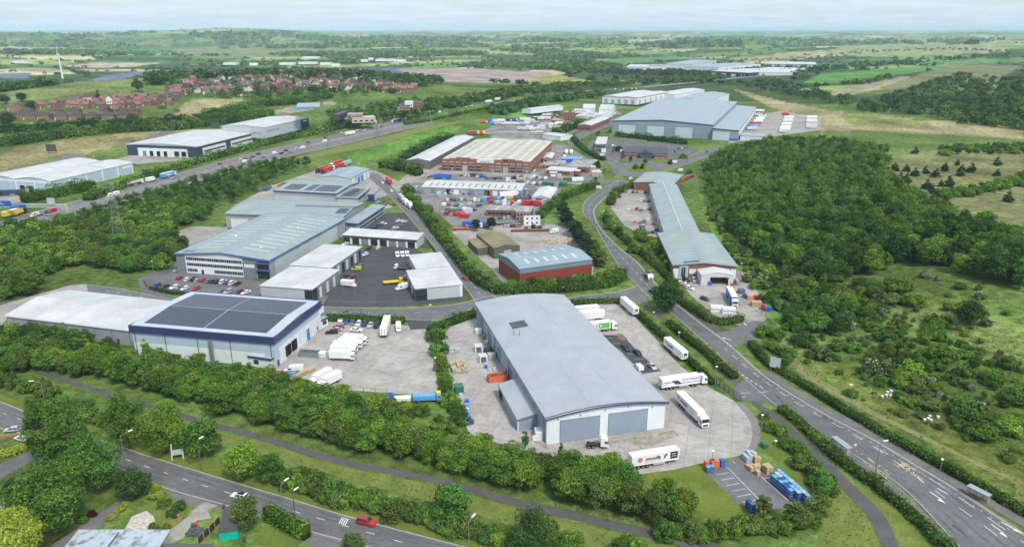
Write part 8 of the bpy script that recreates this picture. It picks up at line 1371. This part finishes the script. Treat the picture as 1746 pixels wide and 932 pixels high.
for i,(x,y) in enumerate(((1500,420),(1545,430),(1590,415),(1640,425),(1690,410),(1550,395),(1620,395))):q=z_(680,340)(x,y); t=thing('rubble_heap','heap of pale rubble at the back of the scrap yard, '+ORD[i]+' of the bank','rubble',at(*q),i,'rubble heaps'); rq=random.Random(i); mb=MB(); [mb.box(u-s,u+s,v-s,v+s,-.1,max(.3,2.2-.5*math.hypot(u,v))*rq.uniform(.6,1),B['stone']) for u,v,s in [(rq.uniform(-3,3),rq.uniform(-3,3),rq.uniform(.3,.9)) for _ in range(26)]]; mb.build('rubble',t)
# blue tarpaulin bales on the far building site
for i,(x,y) in enumerate(((500,187),(510,185),(517,186))):t=thing('site_container','bright blue site container, '+ORD[i]+' of three on the far building site','container',at(x,y),.1,'blue site containers'); MB().box(0,8,0,4,0,4,B['sky_blue']).build('container_body',t)
# ---- lamp posts
def lamp(label,px,py,h,arm=0.0,rz=0.0,m='steel',group=None,double=False):
 t=thing('street_lamp',label,'street lamp',at(px,py),rz,group); k=B[m]; MB().cyl((0,0,0),(0,0,h),.13,.075,k,8).build('pole',t)
 if arm:MB().bar((0,0,h-.05),(arm,0,h+.8),.12,k).build('arm',t); MB().hexa([(arm-.1,-.2,h+.72),(arm+1.1,-.2,h+1.0),(arm+1.1,.2,h+1.0),(arm-.1,.2,h+.72),(arm-.1,-.17,h+.92),(arm+1.1,-.17,h+1.15),(arm+1.1,.17,h+1.15),(arm-.1,.17,h+.92)],B['white']).build('lamp_head',t)
 else:MB().box(-.35,.35,-.3,.3,h,h+.2,B['white']).build('lamp_head',t)
 return t
lamp('tall grey street lamp with a long arm at the bend of the country road',216,800,10,2.0,.5); lamp('street lamp rising from the bushes at the far left of the country road',80,700,9.5,1.8,3.5); lamp('grey street lamp behind the tall clipped hedge, left of the pair',484,880,8.5,1.2,.8); lamp('dark street lamp behind the tall clipped hedge, right of the pair',504,888,7.5,.5,.8,'dark_clad'); lamp('double-headed street lamp at the bottom edge among the bushes',800,950,9,1.2,.9); lamp('thin dark lamp post on the verge right of the white frame sign',344,802,8.5,.6,.8,'shed_grey')
for i,(x,y) in enumerate(((1113,559),(1156,595),(1219,656),(1296,742),(1318,788),(1212,806),(743,640))):lamp('short pale lamp post round the warehouse yard, '+['first by the hedge from the top','second by the hedge from the top','at the yard gate','beside the cobbled border','behind the pallet piles','beside the orange bins','in the strip between the yards'][i],x,y,6.5,group='lamp posts round the warehouse yard')
for i,(x,y,h) in enumerate(((1492,808,9),(1165,520,9),(1270,600,9.5),(1450,700,8),(1602,806,4),(1044,410,8),(1025,385,8),(1052,330,8),(1052,295,9),(1068,302,9),(672,408,7),(585,505,7),(605,503,7),(735,548,7),(262,466,6),(1262,470,6))):lamp('slim grey lamp post, '+['tall dark one between the two bus stops','beside the big oak at the junction','opposite the big blank road sign','carrying small signs on the verge by the long hedge','short one beside the right-hand bus shelter','on the bend by the trade units, lower','on the bend by the trade units, upper','on the verge at the factory turning','left of the roundabout island','just below the roundabout island','on the island of the unit courtyard','left of two at the courtyard railings','right of two at the courtyard railings','at the haulage yard ramp','at the left end of the office car park','beside the tented porch'][i],x,y,h,.7 if h>7 else 0,i*1.1,'shed_grey' if i==0 else 'steel')
for i,(x,y) in enumerate(((413,285),(550,245),(553,222),(860,175),(160,300))):lamp('tall motorway mast, '+ORD[i]+' beside the carriageway',x,y,14,2,.8,'steel','motorway masts')
# ---- pylons
def pylon(label,px,py,H,base=6.5):
 t=thing('pylon',label,'pylon',at(px,py),.5); s=B['steel']; mb=MB(); wid=lambda z:base*(1-z/H)**1.25*.5+.45; lv=[0,.16,.3,.42,.53,.63,.72,.8,.88,.95,1.0]
 c=lambda z,k:(wid(z)*(1,1,-1,-1)[k%4],wid(z)*(1,-1,-1,1)[k%4],z)
 for k in range(4):l=MB(); [l.bar(c(a*H,k),c(b*H,k),.11,s) for a,b in zip(lv,lv[1:])]; l.build('leg',t)
 for a,b in zip(lv,lv[1:]):
  for k in range(4):mb.bar(c(a*H,k),c(b*H,k+1),.065,s); mb.bar(c(b*H,k),c(a*H,k+1),.065,s); mb.bar(c(b*H,k),c(b*H,k+1),.08,s)
 mb.build('lattice',t)
 for z,w in ((.62,5.2),(.78,4.4),(.92,3.6)):
  m2=MB()
  for sg in (-1,1):m2.bar((0,0,z*H+.9),(sg*w,0,z*H),.12,s); m2.bar((0,.5,z*H),(sg*w,0,z*H),.1,s); m2.bar((0,-.5,z*H),(sg*w,0,z*H),.1,s); m2.cyl((sg*w,0,z*H),(sg*w,0,z*H-1.5),.1,.1,B['slate_clad'],6)
  m2.build('cross_arm',t)
 return t
pylon('tall lattice pylon standing in the wooded strip beside the motorway',207,424,36); pylon('smaller lattice pylon beside the bright meadow',645,254,24,5); pylon('faint lattice pylon by the hedge of the tan field',290,196,24,4)
# ---- wind turbine
t=thing('wind_turbine','white wind turbine rising from the far left fields','wind turbine',at(107,134)); hT=74; s_=max(1.0,(P(107,134).length)/2300); t.scale=(s_*.74,)*3
MB().cyl((0,0,0),(0,0,hT),3.0,1.7,B['white'],16).build('tower',t); MB().box(-1.6,1.6,-5,3,hT-1,hT+2.4,B['white']).build('nacelle',t); MB().cyl((0,-6.4,hT+.8),(0,-5,hT+.8),.6,1.6,B['white'],12).build('hub',t)
for k in range(3):an=math.radians(86+120*k); d=Vector((math.cos(an),0,math.sin(an))); n=Vector((-d.z,0,d.x)); o=Vector((0,-5.8,hT+.8)); MB().hexa([o+d*1-n*.9+Vector((0,-.3,0)),o+d*1+n*.9+Vector((0,-.3,0)),o+d*1+n*.9+Vector((0,.3,0)),o+d*1-n*.9+Vector((0,.3,0)),o+d*33-n*.3,o+d*33+n*.3,o+d*33+n*.3+Vector((0,.1,0)),o+d*33-n*.3+Vector((0,.1,0))],B['white']).build('blade',t)
# ---- motorway gantry
p0,p1=at(-40,372),at(118,372); d=p1-p0; Lg=d.length; t=thing('sign_gantry','white lattice sign gantry with blue motorway signs across the carriageways','gantry',p0,math.atan2(d.y,d.x)); zb=7.0
for x in (0,Lg):mb=MB(); [mb.bar((x,y,0),(x,y,zb+1.6),.3,B['pale_clad']) for y in (-.7,.7)]; [mb.bar((x,-.7,z),(x,.7,z+1.4),.14,B['pale_clad']) for z in (.4,2.0,3.6,5.2)]; mb.build('leg',t)
mb=MB(); [mb.bar((0,y,z),(Lg,y,z),.28,B['pale_clad']) for y in (-.7,.7) for z in (zb,zb+1.7)]; n=int(Lg/1.8)
for k in range(n):x0,x1=Lg*k/n,Lg*(k+1)/n; [mb.bar((x0,y,zb if k%2 else zb+1.7),(x1,y,zb+1.7 if k%2 else zb),.16,B['pale_clad']) for y in (-.7,.7)]
mb.build('lattice_beam',t)
gb=mat('motorway_sign_blue',(0.02,0.10,0.42),.5,.3)
for x0,x1,z0,z1,txt in ((Lg*.27,Lg*.42,zb+.9,zb+4.2,'Leeds\nWakefield'),(Lg*.40,Lg*.58,zb-.4,zb+1.9,'Sheffield  M1')):
 s=MB().box(x0,x1,-1.1,-.95,z0,z1,gb).build('blue_sign',t); MB().box(x0-.12,x1+.12,-.95,-.9,z0-.12,z1+.12,B['white']).build('sign_border',s)
 c=bpy.data.curves.new('lettering','FONT'); c.body=txt; c.size=.95; o=link('lettering',text_mesh(c,B['white']),s); o.location=(x0+.5,-1.13,z1-1.3); o.rotation_euler=(math.pi/2,0,0)
MB().box(Lg*.80,Lg*.88,-.3,.2,zb+2.0,zb+5.6,B['pale_clad']).build('sign_back',t)
# ---- matrix signs beside the motorway
for i,(x,y) in enumerate(((561,232),(845,168),(243,306))):t=thing('matrix_sign','black variable message sign on a post beside the motorway, '+ORD[i]+' of those in view','road sign',at(x,y),-.4,'matrix signs'); MB().cyl((0,0,0),(0,0,8),.2,.2,B['steel'],8).build('post',t); MB().bar((0,0,7.6),(5,0,7.6),.3,B['steel']).build('arm',t); MB().box(1.5,6.5,-.5,.1,5.8,8.2,B['dark_clad']).build('display',t)
# ---- signs
def board(label,px,py,rz,w,h,z,m,posts=2,cat='sign',face=None,name='road_sign',pm='steel',txt=None):
 t=thing(name,label,cat,at(px,py),rz);
 for k in range(posts):x=-w*.35+w*.7*k/max(posts-1,1) if posts>1 else 0; MB().cyl((x,0,0),(x,0,z+h),.09,.09,B[pm],8).build('post',t)
 MB().box(-w/2,w/2,-.17,-.1,z,z+h,B[m]).build('sign_plate',t)
 if face:MB().box(-w/2,w/2,.1,.17,z,z+h,B[face]).build('sign_face',t)
 return t
board('large grey-backed road sign on three posts beside the long hedge',1320,634,-.5,3.4,3.6,1.8,'pale_clad',3); board('white estate sign board in the hedge by the junction',1051,476,.9,3.0,2.6,.8,'white',2); board('black-framed advertising hoarding on the tan field',89,262,.1,9,6.5,2,'dark_clad',2,'hoarding',None,'hoarding','dark_clad'); board('black-framed advertising hoarding beyond the dark-trimmed warehouse',367,222,.1,9,6.5,2,'dark_clad',2,'hoarding',None,'hoarding','dark_clad')
t=thing('estate_sign_frame','leaning white frame sign on the grass verge above the country road','sign',at(303,783),.3); [MB().bar((x,0,0),(x+.3,.3,4.6),.24,B['white']).build('post',t) for x in (-1.4,1.4)]; MB().box(-1.3,1.4,.08,.16,1.4,3.0,B['pale_clad']).build('sign_plate',t)
for lab,x,y,rz in (('white name board on the grass in front of the slate-roofed building',1150,279,.1),('white sign board beside the east road',1160,293,.2),('white board at the factory turning',1021,323,-.3),('white board in front of the flat-roofed canteen',943,303,0),('white board beside the bend above the conifer',1027,267,.1)):board(lab,x,y,rz,4.0,2.0,.8,'white',2)
# ---- bus shelters
PANE=mat('clear_pane',(0.42,0.48,0.48),.15,.6); _t=PANE.node_tree; _a=_t.nodes.new('ShaderNodeBsdfTransparent'); _m=_t.nodes.new('ShaderNodeMixShader'); _m.inputs[0].default_value=.72; _t.links.new(_t.nodes['Principled BSDF'].outputs[0],_m.inputs[1]); _t.links.new(_a.outputs[0],_m.inputs[2]); _t.links.new(_m.outputs[0],_t.nodes['Material Output'].inputs['Surface'])
def shelter(label,a,bq,px_back):
 p,q=at(*a),at(*bq); d=q-p; L_=d.length; t=thing('bus_shelter',label,'bus shelter',p,math.atan2(d.y,d.x)); s=1 if (P(*px_back)-P(*a)).dot(Vector((-d.y,d.x,0)))>0 else -1; Wd=1.5
 for k in range(4):x=L_*k/3; MB().box(x-.06,x+.06,s*Wd-.06,s*Wd+.06,0,2.5,B['steel']).build('post',t)
 gm=PANE
 for k in range(3):MB().box(L_*k/3+.1,L_*(k+1)/3-.1,s*Wd-.02,s*Wd+.02,.35,2.3,gm).build('pane',t)
 for x in (0,L_):MB().box(x-.03,x+.03,*sorted((s*.3,s*Wd)),.35,2.3,gm).build('end_pane',t)
 y0,y1=sorted((-s*.2,s*(Wd+.15))); MB().box(-.15,L_+.15,y0,y1,2.5,2.64,B['mid_clad']).build('roof',t); MB().box(-.2,L_+.2,*sorted((-s*.2,-s*.28)),2.42,2.66,B['steel']).build('roof_edge',t); MB().box(.5,L_-.5,*sorted((s*(Wd-.45),s*(Wd-.1))),.45,.52,B['red']).build('bench',t)
shelter('glazed bus shelter on the right-hand pavement at the right edge',(1646,843),(1681,861),(1660,838)); shelter('bus shelter on the near side of the main road, backed by the hedge',(1424,757),(1450,777),(1430,775))
t=thing('bus_stop_flag','white round bus stop sign beside the near-side bus shelter','bus stop sign',at(1456,774)); MB().cyl((0,0,0),(0,0,2.6),.06,.06,B['steel'],8).build('post',t); MB().cyl((0,-.03,2.9),(0,.03,2.9),.35,.35,B['white'],12).build('sign_plate',t)
# ---- beehives on the slope
for g,spots in (('upper',((1504,678),(1511,676),(1513,671),(1518,676),(1519,669),(1525,673))),('lower',((1576,718),(1582,716),(1585,712),(1587,719),(1599,713)))):
 for i,(x,y) in enumerate(spots):
  t=thing('beehive',f'white beehive on the scrubby slope, {ORD[i]} from the left of the {g} group','beehive',at(x,y),i*.4,f'beehives of the {g} group'); t.scale=(.62,)*3
  for k in range(2):MB().box(-.5,.5,-.5,.5,.2+.5*k,.66+.5*k,B['white'] if k else B['pale_clad']).build('hive_box',t)
  MB().box(-.58,.58,-.58,.58,1.2,1.34,B['white']).build('lid',t); MB().box(-.55,.55,-.55,.55,0,.18,B['timber']).build('stand',t)
  # ---- fences
def fence(label,pts,h,m,gap=2.6,rails=(.25,.9),pale=None,cat='fence',name='fence'):
 ln=lerp_line(PL(pts),gap); o=ln[0].copy(); t=thing(name,label,cat,o); pm=MB().box(-.06,.06,-.06,.06,0,h,B[m]).mesh('post'); n=0
 for p in ln:
  link('post',pm,t,p-o); n+=1
 mb=MB()
 for a,b in zip(ln,ln[1:]):
  for r in rails:mb.bar(a-o+Vector((0,0,h*r)),b-o+Vector((0,0,h*r)),.06,B[m])
  if pale:
   L_=(b-a).length; k=max(2,int(L_/pale));
   for i in range(k):q=a.lerp(b,(i+.5)/k)-o; mb.box(q.x-.03,q.x+.03,q.y-.03,q.y+.03,.05,h,B[m])
 mb.build('rail',t); return t
fence('dark wire fence along the lower edge of the lorry yard',[(560,662),(600,668),(640,672),(660,674)],2.2,'shed_grey',3); fence('dark palisade gate and fence at the warehouse yard entrance',[(1219,652),(1235,664),(1250,676),(1263,686)],2.6,'dark_clad',2.4,(.1,.5,.95),.35)
fence('railings in front of the unit courtyard',[(560,520),(600,521),(650,520),(700,519)],1.8,'slate_clad',3,(.1,.95),.5); fence('dark fence beside the right courtyard block along the estate road',[(727,412),(737,425),(748,440)],2.0,'dark_clad',2,(.1,.9),.3); fence('railings round the curved corner of the office car park',[(246,482),(250,490),(262,496),(300,503)],1.8,'dark_clad',2.4,(.1,.95),.5); fence('wire fence beside the strip between the two yards',[(745,575),(752,620),(762,665),(775,700),(790,728)],2.0,'slate_clad',3); fence('timber post fence along the upper footway of the depot entrance',[(1310,572),(1322,572),(1330,578)],2.0,'dark_clad',1.6,(.1,.9),.3); fence('dark fence at the bend beside the small yard with the conifer',[(1000,304),(1022,304),(1032,290)],2.0,'dark_clad',2.4,(.1,.9),.4)
# ---- garden details at the lower left
g5=z_(240,780)
sheet('garden_drive',[g5(140,800),g5(330,690),g5(470,580),g5(560,480),g5(680,420),g5(800,460),g5(660,520),g5(700,600),g5(560,620),g5(480,700),g5(420,800),g5(300,850)],.05,M['hardcore']); sheet('garden_lawn',[g5(1080,860),g5(1260,690),g5(1600,840),g5(1400,900)],.05,M['lawn']); sheet('garden_lawn',[(60,910),(130,905),(200,870),(235,850),(150,880),(80,930)],.04,M['lawn']); sheet('lane',[(80,935),(140,895),(190,862),(212,842),(225,848),(195,880),(150,912),(100,945)],.05,M['paving']); sheet('drive',[(-20,800),(40,772),(72,760),(80,770),(50,790),(-20,826)],.05,M['asphalt_old']); sheet('rockery',[(205,915),(225,880),(250,870),(262,880),(270,905),(240,920)],.06,mat('pale_rockery',(0.48,0.45,0.40),.9,.2,noise=.35,nscale=1.5,fine=.3,coord='World')); sheet('garden_bed',[(255,850),(275,838),(320,862),(300,905),(270,925),(200,925),(240,880)],.03,M['verge']); sheet('front_path',[(-20,870),(0,858),(28,838),(32,842),(5,866),(-20,885)],.04,M['paving'])
for lab,x,y,fo,h,w in (('bright yellow garden shrub beside the lane, left',190,885,'gold',1.6,1.0),('bright yellow garden shrub beside the lane, middle',205,872,'gold',1.5,1.1),('bright yellow garden shrub beside the lane, right',216,862,'gold',1.4,1.0),('yellow-green bush at the corner of the garden by the road',262,836,'gold',2.2,1.1),('small wine-red shrub beside the lane',157,880,'wine',1.8,.9),('round green shrub left of the wine-red one',140,890,'mid',1.9,1.0),('fresh green garden bush below the yellow-green one',266,848,'lime',2.2,1.3),('dark green clipped garden bush beside the pale drive',308,868,'dark',2.6,.9),('dark green clipped garden bush, lower half beside the drive',296,880,'dark',2.4,.9),('fresh green leafy bed in the garden',280,860,'lime',2,1.2),('mid green bush on the rockery',262,900,'mid',1.5,1.2),('olive weeds on the rockery',284,900,'olive',1.2,1.3),('dark conifer bush at the left garden edge',22,840,'pine',4.0,.8)):tree('garden_shrub',lab,'shrub',P(x,y),'bush',fo,h,w)
t=thing('garden_fence','dark wooden panel fence leading to the turquoise shed','fence',at(*g5(570,870)),head(g5(570,870),g5(790,640))); Lf=(P(*g5(790,640))-P(*g5(570,870))).length
for k in range(4):MB().box(Lf*k/4+.08,Lf*(k+1)/4-.08,-.05,.05,.1,1.7,B['darkwood']).build('fence_panel',t); MB().box(Lf*k/4-.08,Lf*k/4+.08,-.09,.09,0,1.85,B['stone']).build('post',t)
t=thing('slate_heap','heap of black plastic sheeting or slates beside the garden drive','heap',at(*g5(550,750))); rq=random.Random(2); mb=MB(); [mb.hexa([(x,y,.0),(x+1,y,.0),(x+1,y+.7,.0),(x,y+.7,.0),(x+rq.uniform(-.1,.1),y,z),(x+1,y+.1,z*.7),(x+1,y+.7,z),(x,y+.7,z*.6)],B['slate']) for x,y,z in [(rq.uniform(-2.4,2),rq.uniform(-1.2,1.2),rq.uniform(.15,.6)) for _ in range(40)]]; mb.build('slate_pieces',t)
for lab,x,y,m in (('green wheelie bin beside the garden drive',518,690,'green'),('dark red wheelie bin beside the garden drive',550,685,'red'),('black wheelie bin at the roadside above the felt-roofed shed',825,505,'dark_clad'),('dark bin right of the turquoise shed',1030,830,'dark_clad')):t=thing('wheelie_bin',lab,'bin',at(*g5(x,y)),.4); MB().hexa([(-.28,-.3,0),(.28,-.3,0),(.28,.3,0),(-.28,.3,0),(-.34,-.38,.95),(.34,-.38,.95),(.34,.38,.95),(-.34,.38,.95)],B[m]).build('bin_body',t); MB().box(-.37,.37,-.42,.42,.95,1.05,B[m]).build('lid',t)
t=thing('pink_ornament','pink ornament on the edge of the garden drive','ornament',at(*g5(375,600))); pk=mat('pink_plastic',(0.70,0.16,0.32),.5,.4); MB().cyl((0,0,0),(0,0,.5),.22,.15,pk,8).build('stand',t); MB().cyl((0,0,.6),(0,0,1.1),.3,.34,pk,10).build('figure',t)
t=thing('garden_wall','low stone wall with railings at the house gate on the far left','wall',at(-12,748),.3); [MB().box(u,u+.95,-.15,.15,0,.8,B['brick_pale']).build('wall_section',t) for u in range(0,12)]
# ================================================================ air
HAZE=4.8e-5
hm=bpy.data.materials.new('air'); hm.use_nodes=True; t=hm.node_tree; t.nodes.clear(); o=t.nodes.new('ShaderNodeOutputMaterial'); v=t.nodes.new('ShaderNodeVolumePrincipled')
v.inputs['Color'].default_value=(0.62,0.82,1.0,1); v.inputs['Density'].default_value=HAZE; v.inputs['Anisotropy'].default_value=-0.25; t.links.new(v.outputs[0],o.inputs['Volume'])
tag(MB().box(-61000,61000,-61000,61000,-160,215,hm).build('haze'),'pale blue air haze over the whole valley','haze',kind='stuff')
